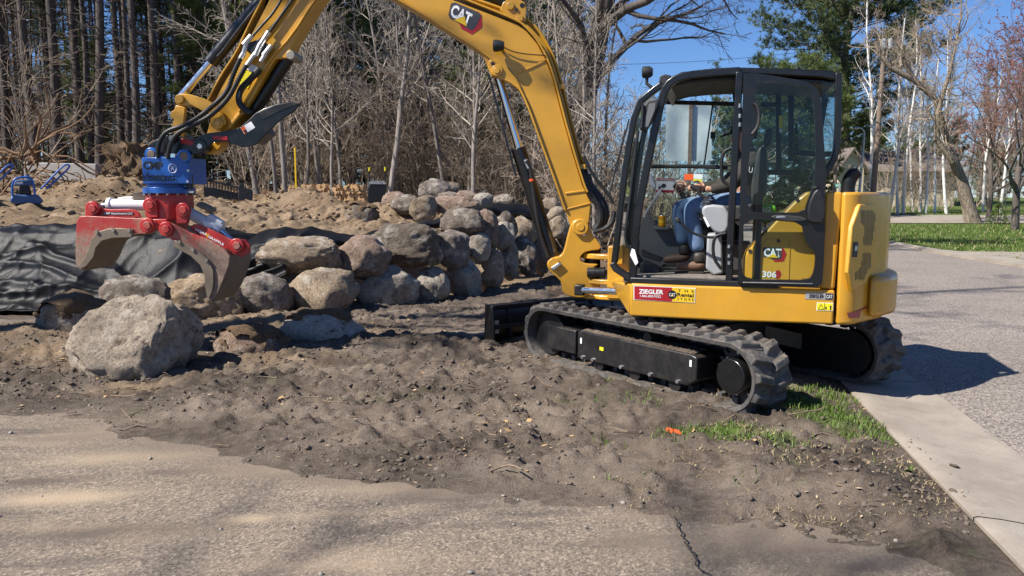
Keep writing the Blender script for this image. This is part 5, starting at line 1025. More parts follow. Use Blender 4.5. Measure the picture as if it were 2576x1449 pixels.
# ================================================================ black landscape fabric
m, nt, bs = nodes('geotextile'); co = geoco(nt); n1 = noise(nt, 2.5, 6, co); n2 = noise(nt, 14, 6, co, .7); nf = noise(nt, 260, 2, co)
c = ramp(nt, n1, [(0.3, (0.006, 0.006, 0.007)), (0.7, (0.011, 0.011, 0.012))]); c = mix(nt, ramp(nt, n2, [(0.6, 0.0), (0.85, 0.25)]), c, (0.07, 0.06, 0.05)); lk(nt, c, bs.inputs['Base Color'])
bs.inputs['Roughness'].default_value = .42; bs.inputs['Specular IOR Level'].default_value = .22; bump(nt, bs, math_(nt, 'ADD', nf, math_(nt, 'MULTIPLY', n2, 3.0)), .25, .01)
fabt = thing('landscape_fabric', 'wrinkled black landscape fabric sheet draped down the bank behind the boulders', 'fabric', (-5.6, 10.1, .05))
ctl = [(-260, 600, 812), (-60, 606, 808), (0, 608, 806), (45, 582, 808), (85, 566, 810), (115, 568, 806), (160, 574, 800), (250, 590, 790), (330, 600, 780), (420, 606, 770), (520, 612, 750), (620, 606, 740), (720, 590, 690)]
cx, ct, cb = (np.array([c[i] for c in ctl], float) for i in range(3))
NU, NV = 260, 90; V = []
for j in range(NV):
    v = j / (NV - 1)
    for i in range(NU):
        x = -260 + 980 * i / (NU - 1); yt, yb_ = np.interp(x, cx, ct), np.interp(x, cx, cb)
        a = aty(x, yt, 11.55); b = aty(x, yb_, 10.0 + .35 * sst(100, 500, x)); p = a.lerp(b, v); p.z -= .05 * math.sin(math.pi * v)
        V.append(p)
V = np.array([tuple(p) for p in V]); u = np.tile(np.linspace(0, 1, NU), NV); vv = np.repeat(np.linspace(0, 1, NV), NU)
sx_, sz_ = V[:, 0], vv * 1.7
d1 = sx_ * 2.6 + sz_ * 2.4 + .9 * fbm(sx_ * .9, sz_ * .9, o=2, s=5); fold = np.exp(-((np.mod(d1, 1.0) - .5) / .14) ** 2) * np.clip(.5 + vn(sx_ * .8, sz_ * .6, None, 8), 0, 1)
d2 = sz_ * 3.0 - sx_ * .55 + .8 * fbm(sx_ * .7, sz_ * 1.1, o=2, s=15); fold2 = np.exp(-((np.mod(d2, 1.0) - .5) / .17) ** 2) * np.clip(.6 + vn(sx_ * .6 + 9, sz_, None, 18), 0, 1)
left = 1 - sst(-5.6, -4.6, sx_)
nrm = np.array([0, -.62, .78]); rdg = (1 - np.abs(fbm(sx_ * .75 + 3, sz_ * 1.3, o=2, s=53))) ** 5; rdg2 = (1 - np.abs(fbm(sx_ * 1.9 + sz_ * .8, sz_ * 1.7 - sx_ * .5, o=2, s=57))) ** 6
disp = (.13 * rdg + .03 * rdg2 + .06 * fold * (left * .9 + .25) + .17 * fold2 * (1 - left * .6) + .06 * fbm(sx_ * 1.3, sz_ * 1.3, o=3, s=33, g=.4) + .004 * fbm(sx_ * 7, sz_ * 7, o=2, s=35)) * (np.sin(np.pi * np.clip(vv, .04, 1) * .92))
V = V + disp[:, None] * nrm; V[:, 2] = np.maximum(V[:, 2], ground_z(V[:, 0], V[:, 1], False) + .03 + np.clip(1.15 * disp + .035, 0, 1))
ii = np.arange(NU * NV).reshape(NV, NU); fq = np.stack([ii[:-1, :-1], ii[1:, :-1], ii[1:, 1:], ii[:-1, 1:]], -1).reshape(-1, 4)
me = np_mesh('fabric_sheet', V - np.array(fabt.location), fq); o = link('fabric_sheet', me, 'geotextile', fabt, smooth=0); me.polygons.foreach_set('use_smooth', [True] * len(me.polygons))
sd = o.modifiers.new('thick', 'SOLIDIFY'); sd.thickness = .006
strip = [(600, 618, 46, 11.3), (660, 606, 55, 11.4), (700, 598, 52, 11.45), (770, 592, 44, 11.6), (830, 604, 40, 11.75), (870, 606, 26, 11.9), (930, 595, 26, 12.2), (1010, 578, 24, 12.6), (1085, 566, 26, 12.9), (1120, 553, 34, 13.1), (1160, 536, 30, 13.4), (1210, 530, 26, 13.9), (1255, 524, 38, 14.3), (1300, 532, 34, 14.7), (1345, 530, 36, 15.2), (1420, 545, 30, 15.6)]
sx2 = np.array([s[0] for s in strip], float); V = []; NU2, NV2 = 200, 16
for i in range(NU2):
    x = 600 + 820 * i / (NU2 - 1); yc, w_, Y_ = (np.interp(x, sx2, [s[k] for s in strip]) for k in (1, 2, 3)); w_ *= 1 + .25 * float(vn(x * .02, 3.3)); yc += 5 * float(vn(x * .03, 8.1))
    for j in range(NV2):
        t = j / (NV2 - 1); p = aty(x, yc - w_ / 2 + w_ * t, Y_); bul = math.sin(math.pi * t); p.y -= .16 * bul + .05 * float(vn(x * .05, t * 3)); p.y += .3 * (1 - t) ** 2
        V.append(tuple(p))
ii = np.arange(NU2 * NV2).reshape(NU2, NV2); fq = np.stack([ii[:-1, :-1], ii[:-1, 1:], ii[1:, 1:], ii[1:, :-1]], -1).reshape(-1, 4)
me = np_mesh('fabric_edge', np.array(V) - np.array(fabt.location), fq); o = link('fabric_edge', me, 'geotextile', fabt, smooth=0); me.polygons.foreach_set('use_smooth', [True] * len(me.polygons)); sd = o.modifiers.new('thick', 'SOLIDIFY'); sd.thickness = .006

# ================================================================ things standing on the pad
def settle(t, d=.03):
    t.location.z = gz(t.location.x, t.location.y) - d; return t
def kit(px, py, Y, ang=None):
    """frame through the place a thing stands, facing the viewer unless turned"""
    p = aty(px, py, Y); a = math.degrees(math.atan2(-p.y, -p.x)) - 90 if ang is None else ang
    return Frame(Vector((p.x, p.y, 0)), a), p
K, kp = kit(580, 470, 18.5, 180 + 22)
lbk = thing('loader_bucket', 'black slatted loader bucket attachment standing on the sandy pad', 'bucket', (kp.x, kp.y, aty(580, 500, 18.5).z))
plate(K, [S1(*p) for p in [(1022, 500), (1075, 540), (1440, 590), (1440, 612), (1300, 606), (1022, 520)]], .06, -.5).build('floor_plate', 'worn_black', lbk, bevel=.01)
plate(K, [S1(*p) for p in [(1075, 362), (1345, 430), (1345, 446), (1075, 378)]], .06, .0).build('top_rail', 'worn_black', lbk, bevel=.008)
plate(K, [S1(*p) for p in [(1068, 540), (1345, 582), (1345, 600), (1068, 556)]], .07, .0).build('bottom_rail', 'worn_black', lbk, bevel=.008)
for i in range(12):
    x = 1078 + i * 23; yt = 372 + (x - 1075) * .252; plate(K, [S1(x, yt), S1(x + 10, yt + 2), S1(x + 10, yt + 176), S1(x, yt + 174)], .045, -.02).build('slat', 'worn_black', lbk)
plate(K, [S1(*p) for p in [(1345, 430), (1450, 452), (1448, 612), (1345, 596)]], .06, .0).build('end_panel', 'worn_black', lbk, bevel=.01)
e0 = K.px(*S1(1450, 455), .06); e1 = K.px(*S1(1448, 612), .06)
MB().prism([e0, e1, e1 - K.l * .75, e1 - K.l * .55 + ZV * .25, e0 - K.l * .45 - ZV * .02], K.f * -.02).build('side_plate', 'worn_black', lbk, bevel=.006)
bk = K.px(*S1(1080, 470), -.55); bk2 = K.px(*S1(1440, 540), -.55); MB().sweep([bk, bk2], ZV, .25, .02).build('back_plate', 'worn_black', lbk)
for x in (1130, 1270, 1370): MB().box(K.px(*S1(x, 372 + (x - 1100) * .2), .0), K.f * .06, K.l * .06, ZV * .05).build('hose_coupler', 'black_plastic', lbk, bevel=.01)
for (a, b, c_) in (((1120, 345), (1150, 330), (1190, 360)), ((1235, 385), (1260, 360), (1300, 392)), ((1340, 380), (1385, 372), (1400, 410))): MB().tube([Vector(p) for p in chaikin([K.px(*S1(*q), 0.0) for q in (a, b, c_)], 2, False)], .014, 6).build('hose', 'hose_rubber', lbk)
settle(lbk)
# plate compactors
def compactor(dx, label, Y, full=True):
    K, kp = kit(62 + dx, 470, Y); q = lambda x, y: (x / 3 + dx, y / 3); base = aty(62 + dx, 503, Y)
    t = thing('plate_compactor', label, 'compactor', (kp.x, kp.y, base.z))
    def tb(pts, lat, r, name, mat='blue_paint'): MB().tube([Vector(p) for p in chaikin([K.px(*q(*p), lat) for p in pts], 2, False)], r, 8).build(name, mat, t)
    plate(K, [q(*p) for p in [(65, 1480), (95, 1440), (285, 1440), (330, 1490), (300, 1515), (90, 1510)]], .0, -.45).build('base_plate', 'faded_blue', t, bevel=.03)
    plate(K, [q(*p) for p in [(150, 1360), (215, 1350), (240, 1440), (130, 1445)]], -.03, -.3).build('exciter', 'black_satin', t, bevel=.02)
    plate(K, [q(*p) for p in [(110, 1330), (240, 1325), (250, 1370), (105, 1375)]], -.02, -.35).build('engine', 'faded_blue', t, bevel=.02)
    plate(K, [q(*p) for p in [(120, 1345), (170, 1342), (170, 1360), (120, 1362)]], -.015, -.02).build('plate', 'decal_white', t)
    for lat in (0, -.36):
        tb([(92, 1450), (88, 1380), (105, 1320), (170, 1308), (235, 1312), (255, 1370), (262, 1445)], lat, .018, 'guard_frame')
    MB().tube([K.px(*q(205, 1290), -.1), K.px(*q(200, 1320), -.1)], .03, 10).build('filler_cap', 'faded_blue', t)
    tb([(305, 1400), (400, 1300), (485, 1215), (520, 1215), (525, 1235), (440, 1315), (345, 1400)], -.2, .016, 'handle'); tb([(390, 1330), (415, 1350)], -.2, .012, 'handle_brace')
    return settle(t)
compactor(0, 'blue plate compactor with tilted handle standing on the sandy pad', 13.6)
compactor(-142, 'blue plate compactor cut by the picture edge beside the other compactor', 13.9)
# concrete barrier block
K, kp = kit(150, 420, 21.5, 180 - 8); t = thing('concrete_block', 'weathered grey concrete barrier block in front of the pine trunks', 'block', (kp.x, kp.y, aty(150, 450, 21.5).z))
plate(K, [R1(*p) for p in [(170, 1185), (310, 1192), (640, 1198), (722, 1200), (722, 1250), (725, 1345), (500, 1345), (170, 1345)]], .1, -.5).build('body', 'barrier_concrete', t, bevel=.03, seg=3)
MB().box(K.px(*R1(740, 1290), -.2), K.f * .08, K.l * .2, ZV * .25).build('end_key', 'black_satin', t, bevel=.01)
settle(t, .06)
# root plate of an uprooted stump and a heap of torn roots
def tangle(name, label, cat, px, py, Y, n, rx, rz, seed, mat='roots', core=True, r0=.03, L=.9):
    rnd = random.Random(seed); c = aty(px, py, Y); t = thing(name, label, cat, (c.x, c.y, c.z - rz))
    if core:
        P = rock_shape(ICO4[0], seed, 5, .5) * np.array([rx * .75, rx * .6, rz * .85]) + np.array([0, 0, rz]); link('root_ball', np_mesh('root_ball', P, ICO4[1]), 'loam', t, smooth=60)
    for i in range(n):
        a = rnd.uniform(0, 6.28); z = rnd.uniform(-.8, 1); p = Vector((c.x + math.cos(a) * rx * .6 * rnd.random(), c.y + math.sin(a) * .5 * rx * rnd.random(), c.z + z * rz * .8)); d = Vector((math.cos(a), -.3 * rnd.random(), rnd.uniform(-.3, 1.0))).normalized(); path = [p.copy()]; R = [r0 * rnd.uniform(.4, 1)]
        for k in range(6):
            d = (d + Vector((rnd.uniform(-.5, .5), rnd.uniform(-.4, .4), rnd.uniform(-.6, .4)))).normalized(); p = p + d * (L / 6) * rnd.uniform(.6, 1.3); path.append(p.copy()); R.append(R[0] * (1 - k / 7))
        MB().tube(path, R, 5, False).build('root', mat, t, smooth=60, fix=False)
    return settle(t, .1)
tangle('tree_stump', 'uprooted stump with earthy root plate between block and grapple', 'stump', 330, 420, 19.5, 46, .85, .75, 5)
tangle('root_heap', 'heap of torn curved roots in front of the pines beside the barrier block', 'roots', 45, 385, 19.0, 40, 1.0, .55, 9, core=False, r0=.045, L=2.4)
tangle('root_heap', 'low tangle of roots lying against the concrete block', 'roots', 175, 440, 18.5, 36, 1.0, .25, 19, core=False, r0=.025, L=1.0)
# firewood: every split log is a thing of its own
rnd = random.Random(8); lm = []
for k in range(6):
    L = .42; n = 3 if k < 4 else 5
    pr = [(.085 * math.cos(a) * rnd.uniform(.75, 1.15), .085 * math.sin(a) * rnd.uniform(.75, 1.15)) for a in [2 * math.pi * (i + .2 * rnd.random()) / n + k for i in range(n)]]
    mb = MB(); mb.prism([Vector((x, 0, z)) for x, z in pr], (0, L, 0)); me = bpy.data.meshes.new('firewood_log'); me.from_pydata(mb.v, [], mb.f)
    b = bmesh.new(); b.from_mesh(me); bmesh.ops.recalc_face_normals(b, faces=b.faces); bmesh.ops.bevel(b, geom=b.edges[:], offset=.006, segments=1, affect='EDGES'); b.to_mesh(me); b.free(); me.materials.append(MATS['split_wood']); lm.append(me)
p = aty(808, 450, 23.5); wdz = gz(p.x, p.y) - p.z + .02
for row in range(6):
    for i in range(24):
        px = 706 + i * 8.7 + (row % 2) * 4 + rnd.uniform(-1.5, 1.5); py = 446 - row * 8.2 + rnd.uniform(-1.2, 1.2) + (3 if i < 3 else 0)
        if row == 5 and rnd.random() < .35: continue
        p = aty(px, py, 23.5 + rnd.uniform(-.08, .08)); o = bpy.data.objects.new('firewood_log', rnd.choice(lm)); COL.objects.link(o); o.location = p + ZV * wdz; o.rotation_euler = (0, rnd.uniform(0, 6.28), rnd.uniform(-.12, .12)); tag(o, 'split log in the stacked row of firewood below the trees', 'firewood', 'split logs in the firewood row')
# wheelbarrow stood on end
K, kp = kit(945, 435, 21.0); t = thing('wheelbarrow', 'black wheelbarrow tipped upright against the saplings', 'wheelbarrow', (kp.x, kp.y, aty(945, 470, 21).z))
tub = chaikin([(923, 470), (924, 412), (934, 402), (960, 402), (971, 412), (968, 450), (960, 471)], 1)
tb_ = plate(K, tub, .0, -.25).build('tub', 'black_paint', t, bevel=.03); plate(K, [(925, 404), (934, 400), (962, 400), (971, 406), (968, 409), (928, 408)], .02, -.02).build('tub_rim', 'decal_silver', t)
for x in (926, 966):
    MB().tube([K.px(x, 460, -.28), K.px(x + 2, 375, -.2)], .018, 8).build('handle', 'black_satin', t); MB().tube([K.px(x + 2, 376, -.2), K.px(x + 2.3, 367, -.19)], .024, 8).build('grip', 'label_yellow', t)
settle(t)
# stake, orange plastic scrap, litter
p = aty(742, 388, 22.0); g_ = gz(p.x, p.y); o = MB().box(Vector((p.x, p.y, (g_ + aty(742, 371, 22).z) / 2)), (.02, 0, 0), (0, .015, 0), (0, 0, (aty(742, 371, 22).z - g_) / 2)).build('survey_stake', 'decal_yellow'); tag(o, 'thin yellow wooden stake standing left of the firewood', 'stake')
p = onz(1692, 1086, .035); rnd = random.Random(3)
o = MB().tube([p + Vector((-.035, .03, .005)), p, p + Vector((.03, -.035, .004)), p + Vector((.045, -.05, .0))], [.017, .02, .018, .009], 7).build('plastic_scrap', 'orange_plastic'); tag(o, 'crumpled orange plastic scrap on the verge behind the track', 'scrap')
# ================================================================ operator and small things in the cab
def skin_obj(name, chains, mat, parent, sub=2, root=0):
    """chains: lists of (point, radius); points within 1 mm are shared"""
    V, R, E, key = [], [], [], {}
    for ch in chains:
        prev = None
        for p, r in ch:
            kx_ = tuple(round(c, 3) for c in p)
            if kx_ not in key: key[kx_] = len(V); V.append(p - ROOT(parent)); R.append(r)
            i = key[kx_]
            if prev is not None and prev != i: E.append((prev, i))
            prev = i
    me = bpy.data.meshes.new(name); me.from_pydata([tuple(v) for v in V], E, []); o = bpy.data.objects.new(name, me); COL.objects.link(o); o.parent = parent; me.materials.append(MATS[mat])
    m = o.modifiers.new('skin', 'SKIN'); m.use_smooth_shade = True
    for i, sv in enumerate(me.skin_vertices[0].data): rr = R[i]; sv.radius = rr if isinstance(rr, tuple) else (rr, rr); sv.use_root = (i == root)
    s_ = o.modifiers.new('sub', 'SUBSURF'); s_.levels = sub; s_.render_levels = sub; return o
def J(x, y, lat): return U.px(*S2(x, y), lat)
hip, chest, neck, head = J(930, 870, .43), J(985, 640, .43), J(955, 545, .43), J(925, 455, .43)
top = J(925, 395, .43); chin = J(895, 490, .43)
op = thing('person', 'seated operator in dark jacket, jeans and brown boots holding the levers', 'person', hip - ZV * .35)
sh = {1: J(985, 615, .62), -1: J(990, 620, .24)}; el = {1: J(850, 775, .68), -1: J(800, 770, .14)}; wr = {1: J(712, 800, .70), -1: J(610, 790, .16)}
hp = {1: J(925, 880, .54), -1: J(925, 880, .32)}; kn = {1: J(590, 905, .56), -1: J(515, 905, .30)}; an = {1: J(640, 1200, .58), -1: J(555, 1150, .30)}
hands = {1: (J(685, 790, .70), [((655, 772), (622, 768), (606, 790)), ((645, 785), (612, 790), (602, 812)), ((648, 800), (618, 812), (612, 832)), ((652, 815), (628, 830), (626, 846))], ((672, 762), (640, 748), (612, 752))),
         -1: (J(570, 790, .16), [((545, 765), (515, 762), (500, 785)), ((535, 780), (506, 785), (498, 806)), ((538, 795), (512, 806), (506, 824)), ((545, 808), (522, 822), (520, 836))], ((560, 755), (525, 745), (500, 755)))}
ch = [[(hip, .13), (hip.lerp(chest, .5), (.12, .13)), (chest, (.13, .15)), (neck.lerp(chest, .3), .07), (neck, .052), (chin.lerp(head, .5), (.068, .075)), (head, (.082, .092)), (top, (.06, .065))]]
for s in (1, -1):
    ch.append([(chest, (.13, .15)), (sh[s], .058), (el[s], .042), (wr[s], .026), (hands[s][0], (.022, .036))]); ch.append([(hip, .13), (hp[s], .085), (kn[s], .058), (an[s], .04)])
body = skin_obj('body', ch, 'skin', op)
for s in (1, -1):
    lat = .70 if s > 0 else .16
    for fi, f in enumerate(hands[s][1] + [hands[s][2]]):
        pts = [J(*p, lat + (.03 - .012 * fi) * (1 if fi < 4 else 1.4)) for p in f]
        skin_obj('finger', [[(hands[s][0].lerp(pts[0], .25), .011), (pts[0], .0105), (pts[1], .0095), (pts[2], .0078)]], 'skin', body, 1)
# face
fd = (J(860, 470, .43) - head).normalized()
for l in (.03, -.03): MB().box(head + fd * .078 + U.l * l + ZV * .005, fd * .006, U.l * .011, ZV * .006).build('eye', 'decal_dark', body, bevel=.003)
skin_obj('nose', [[(head + fd * .07 + ZV * .005, .012), (head + fd * .10 - ZV * .03, .014)]], 'skin', body, 1)
MB().box(head + fd * .075 - ZV * .062, fd * .006, U.l * .022, ZV * .005).build('mouth', 'reflector_red', body, bevel=.002)
for l in (.085, -.085): MB().tube([head + U.l * l - ZV * .025, head + U.l * (l * 1.08) + ZV * .02], [.014, .02], 8).build('ear', 'skin', body)
# clothes
jk = [[(hip + ZV * .02, .15), (hip.lerp(chest, .5), (.145, .16)), (chest, (.155, .175)), (neck.lerp(chest, .35), .085)]]
for s in (1, -1): jk.append([(chest, (.155, .175)), (sh[s], .082), (sh[s].lerp(el[s], .5), .066), (el[s], .06), (el[s].lerp(wr[s], .6), .05), (wr[s], .040)])
jko = skin_obj('jacket', jk, 'jacket', op); ptext('U', U, .70, S2(962, 690), S2(985, 695), S2(966, 655), 'decal_white', jko, .0)
jn = [[(hip, .14), (hip + ZV * .03, .14)]]
for s in (1, -1): jn.append([(hip, .14), (hp[s], .105), (hp[s].lerp(kn[s], .5), .092), (kn[s], .078), (kn[s].lerp(an[s], .5), .070), (an[s], .066)])
skin_obj('jeans', jn, 'jeans', op)
for s, (toe, heel) in {1: ((500, 1290), (660, 1290)), -1: ((420, 1250), (565, 1240))}.items():
    lat = .58 if s > 0 else .30; a = an[s]; hl = J(*heel, lat); to = J(*toe, lat)
    b_ = skin_obj('boot', [[(hl.lerp(a, .35), .058), (hl + ZV * .01, (.058, .052)), (hl.lerp(to, .5) + ZV * .015, (.05, .045)), (to, (.034, .028))]], 'boot_leather', op, 2); skin_obj('boot_shaft', [[(a + ZV * .02, .062), (a.lerp(hl, .5), .060), (hl.lerp(a, .30), .058)]], 'boot_shaft', b_, 2)
    MB().box(hl.lerp(to, .45) - ZV * .045, (to - hl) * .58, U.l * .04, ZV * .010).build('boot_sole', 'boot_shaft', b_, bevel=.006)
cap_c = head + ZV * .035; mb = MB(); V = []
for i in range(7):
    a = i / 6 * math.pi / 2
    for k in range(20): b = 2 * math.pi * k / 20; V.append(cap_c + fd * (.108 * math.cos(a) * math.cos(b)) + U.l * (.096 * math.cos(a) * math.sin(b)) + ZV * (.095 * math.sin(a)))
mb.add(V, [(i * 20 + k, i * 20 + (k + 1) % 20, (i + 1) * 20 + (k + 1) % 20, (i + 1) * 20 + k) for i in range(6) for k in range(20)]); cp = mb.build('cap', 'cap_cloth', op, smooth=60)
MB().prism([cap_c + fd * .09 + U.l * .075, cap_c + fd * .15 + U.l * .068, cap_c + fd * .185 + U.l * .03 - ZV * .01, cap_c + fd * .185 - U.l * .03 - ZV * .01, cap_c + fd * .15 - U.l * .068, cap_c + fd * .09 - U.l * .075], (0, 0, .007)).build('cap_brim', 'cap_cloth', cp)
MB().tube([head - fd * .05 + ZV * .04, head - fd * .06 - ZV * .05], [.075, .05], 12).build('hair', 'hair', op)
# drink can in the side bay, snack bag behind the seat
c0 = U.px(*S2(413, 1036), .06); zt_ = (U.px(*S2(413, 962), .06).z - c0.z)
MB().box(c0 - ZV * .012, U.f * .07, U.l * .06, ZV * .012).build('cup_shelf', 'interior_grey', ex, bevel=.004)
can = thing('drink_can', 'orange drink can standing on the shelf inside the cab', 'can', c0)
MB().tube([c0, c0 + ZV * .006, c0 + ZV * (zt_ * .9), c0 + ZV * (zt_ * .97)], [.026, .033, .033, .026], 20).build('can_body', 'can_orange', can, bevel=.002); MB().tube([c0 + ZV * (zt_ * .965), c0 + ZV * zt_], [.028, .026], 20).build('can_lid', 'zinc', can)
MB().tube([c0 + ZV * (zt_ * .35), c0 + ZV * (zt_ * .6)], .0334, 20).build('can_band', 'decal_yellow', can)
bp_ = [S2(*p) for p in [(1022, 885), (1060, 892), (1135, 890), (1140, 945), (1120, 1010), (1030, 1010)]]
bg_ = plate(U, chaikin(bp_, 1), .70, .62).build('snack_bag', 'bag_green', None, bevel=.02, seg=3); ptext('BiG', U, .705, S2(1034, 942), S2(1100, 944), S2(1036, 908), 'decal_white', bg_, .03)
tag(bg_, 'bright green snack bag propped behind the seat inside the cab', 'snack bag')
# ================================================================ trees
def bark(name, c0, c1, scale=6, birch=False):
    m, nt, bs = nodes(name); co = objco(nt); mpn = nt.nodes.new('ShaderNodeMapping'); mpn.inputs['Scale'].default_value = (1, 1, .25 if not birch else 2.5); lk(nt, co, mpn.inputs[0])
    n = noise(nt, scale, 7, mpn.outputs[0], .7); oi = nt.nodes.new('ShaderNodeObjectInfo'); c = ramp(nt, n, [(.32, c0), (.68, c1)] if not birch else [(.27, (.05, .045, .04)), (.34, c0), (.6, c1)])
    c = mix(nt, 1.0, c, ramp(nt, oi.outputs['Random'], [(0, .75), (1, 1.2)]), 'MULTIPLY'); lk(nt, c, bs.inputs['Base Color']); bs.inputs['Roughness'].default_value = .9; bump(nt, bs, n, .8, .05)
bark('pine_bark', (.034, .027, .023), (.135, .108, .092)); bark('grey_bark', (.11, .095, .082), (.28, .245, .215), 9); bark('dark_bark', (.055, .046, .040), (.15, .125, .105)); bark('birch_bark', (.62, .59, .54), (.80, .78, .74), 5, True); bark('pale_bark', (.12, .095, .07), (.42, .345, .265), 16)
bark('twig_grey', (.26, .22, .185), (.46, .40, .34), 3); bark('twig_tan', (.20, .15, .11), (.42, .335, .25), 3); bark('twig_red', (.16, .085, .065), (.28, .16, .12), 3); bark('twig_dark', (.045, .036, .032), (.12, .095, .08), 3)
def leafmat(name, c0, c1, tr=.25):
    m, nt, bs = nodes(name); g = nt.nodes.new('ShaderNodeNewGeometry'); oi = nt.nodes.new('ShaderNodeObjectInfo')
    n = noise(nt, .9, 3, geoco(nt)); c = ramp(nt, math_(nt, 'ADD', math_(nt, 'MULTIPLY', n, .6), math_(nt, 'MULTIPLY', g.outputs['Random Per Island'], .45)), [(.3, c0), (.75, c1)])
    lk(nt, c, bs.inputs['Base Color']); bs.inputs['Roughness'].default_value = .6; t = nt.nodes.new('ShaderNodeBsdfTranslucent'); lk(nt, c, t.inputs[0]); mx = nt.nodes.new('ShaderNodeMixShader'); mx.inputs[0].default_value = tr
    lk(nt, bs.outputs[0], mx.inputs[1]); lk(nt, t.outputs[0], mx.inputs[2]); lk(nt, mx.outputs[0], nt.nodes['Material Output'].inputs[0])
leafmat('needle_dark', (.022, .042, .016), (.070, .098, .034)); leafmat('needle_mid', (.035, .062, .018), (.12, .155, .045)); leafmat('needle_green', (.055, .095, .022), (.20, .25, .065)); leafmat('bud_red', (.20, .06, .045), (.36, .14, .10)); leafmat('bud_tan', (.22, .16, .08), (.38, .31, .15)); leafmat('shrub_green', (.06, .10, .02), (.16, .20, .05)); leafmat('grass_blade', (.055, .11, .012), (.15, .22, .035)); leafmat('dry_grass', (.28, .21, .11), (.46, .37, .21)); leafmat('leaf_litter', (.14, .085, .045), (.36, .24, .13))

def seg_mesh(name, segs, n=4):
    A = np.array([s[0] for s in segs]); Bq = np.array([s[1] for s in segs]); ra = np.array([s[2] for s in segs]); rb = np.array([s[3] for s in segs]); d = Bq - A; L = np.linalg.norm(d, axis=1); L[L == 0] = 1; d = d / L[:, None]
    h = np.where((np.abs(d[:, 2]) > .9)[:, None], np.array([[1., 0, 0]]), np.array([[0, 0, 1.]])); u = np.cross(d, h); u /= np.linalg.norm(u, axis=1)[:, None]; w = np.cross(d, u); an = np.arange(n) * 2 * math.pi / n
    ring = lambda P, r: P[:, None, :] + (u[:, None, :] * np.cos(an)[None, :, None] + w[:, None, :] * np.sin(an)[None, :, None]) * r[:, None, None]
    V = np.concatenate([ring(A, ra), ring(Bq, rb)], 1).reshape(-1, 3); b = (np.arange(len(segs)) * 2 * n)[:, None]; k = np.arange(n); kk = (k + 1) % n
    Fq = np.stack([b + k, b + kk, b + n + kk, b + n + k], -1).reshape(-1, 4); return np_mesh(name, V, Fq)
def path_segs(path, R): return [(path[i], path[i + 1], R[i], R[i + 1]) for i in range(len(path) - 1)]
def grow(p, d, L, r, lev, P, thick, thin, rg):
    """one limb with its side shoots: P[lev] = (children, length ratio, angle, wander, up, steps)"""
    kids, ratio, ang, wan, upw, steps = P[lev]; pts = [np.array(p, float)]; R = [r]; d = np.array(d, float); dirs = [d]
    for k in range(steps):
        d = d + rg.normal(size=3) * wan + np.array([0, 0, upw]); d /= np.linalg.norm(d); pts.append(pts[-1] + d * L / steps); R.append(max(r * (1 - .75 * (k + 1) / steps), .0055)); dirs.append(d)
    (thick if lev == 0 or r > .035 else thin).extend(path_segs(pts, R))
    if lev + 1 < len(P):
        for c in range(kids):
            t = rg.uniform(.22 if lev else .18, 1.0) if lev else P_START[0] + (1 - P_START[0]) * (c + rg.uniform(0, 1)) / kids
            i = min(int(t * steps), steps - 1); f = t * steps - i; q = pts[i] * (1 - f) + pts[i + 1] * f; dd = dirs[i]; v = rg.normal(size=3); v -= dd * (v @ dd); v /= np.linalg.norm(v); a = ang * rg.uniform(.7, 1.25)
            nd = dd * math.cos(a) + v * math.sin(a); taper = (1.15 - .75 * t) if lev == 0 else (1.1 - .5 * t)
            grow(q, nd, L * ratio * taper * rg.uniform(.7, 1.2), max(R[i] * .5 * rg.uniform(.7, 1.1), .0055), lev + 1, P, thick, thin, rg)
P_START = [.3]
def tufts(name, C, N, size, per=7, width=.16, rg=None, spread=1.0):
    """needle or bud tufts: per thin triangles around each centre, leaning along N"""
    C = np.asarray(C); k = len(C); D = rg.normal(size=(k, per, 3)) * spread + np.asarray(N)[:, None, :]; D /= np.linalg.norm(D, axis=2)[:, :, None]
    s = np.asarray(size).reshape(-1, 1, 1) * rg.uniform(.6, 1.2, size=(k, per, 1)); W = np.cross(D, rg.normal(size=(k, per, 3))); W /= np.linalg.norm(W, axis=2)[:, :, None]
    a = C[:, None, :] + W * s * width / 2; b = C[:, None, :] - W * s * width / 2; t = C[:, None, :] + D * s; V = np.stack([a, b, t], 2).reshape(-1, 3); return np_mesh(name, V, np.arange(len(V)).reshape(-1, 3))
protos = {}
def make_tree(key, name, thick, thin, bk, tw, crown=None, cmat=None, nt_=7):
    o = bpy.data.objects.new(name, None); COL.objects.link(o)
    link('trunk', seg_mesh('trunk', thick, nt_), bk, o, smooth=80)
    if thin: link('branches', seg_mesh('branches', thin, 3), tw, o, smooth=0)['kind'] = 'stuff'
    if crown is not None: link('buds' if 'bud' in cmat else 'crown', crown, cmat, o, smooth=0)['kind'] = 'stuff'
    protos[key] = [o, False]; return o
def plant(key, x, y, label, cat, group=None, s=1.0, rz=None, sz=None, tilt=(0, 0), z=None, name=None, rnd=random.Random(77)):
    p = protos[key]
    if not p[1]: o = p[0]; p[1] = True
    else: o = copy_tree(p[0])
    o.location = (x, y, (gz(x, y) if z is None else z) - .05); o.rotation_euler = (tilt[0], tilt[1], rnd.uniform(0, 6.28) if rz is None else rz); o.scale = (s, s, sz or s); tag(o, label, cat, group)
    if name: o.name = name
    return o
def pxX(px, Y): return (px - 1288) / F * (Y * math.cos(PITCH)) 
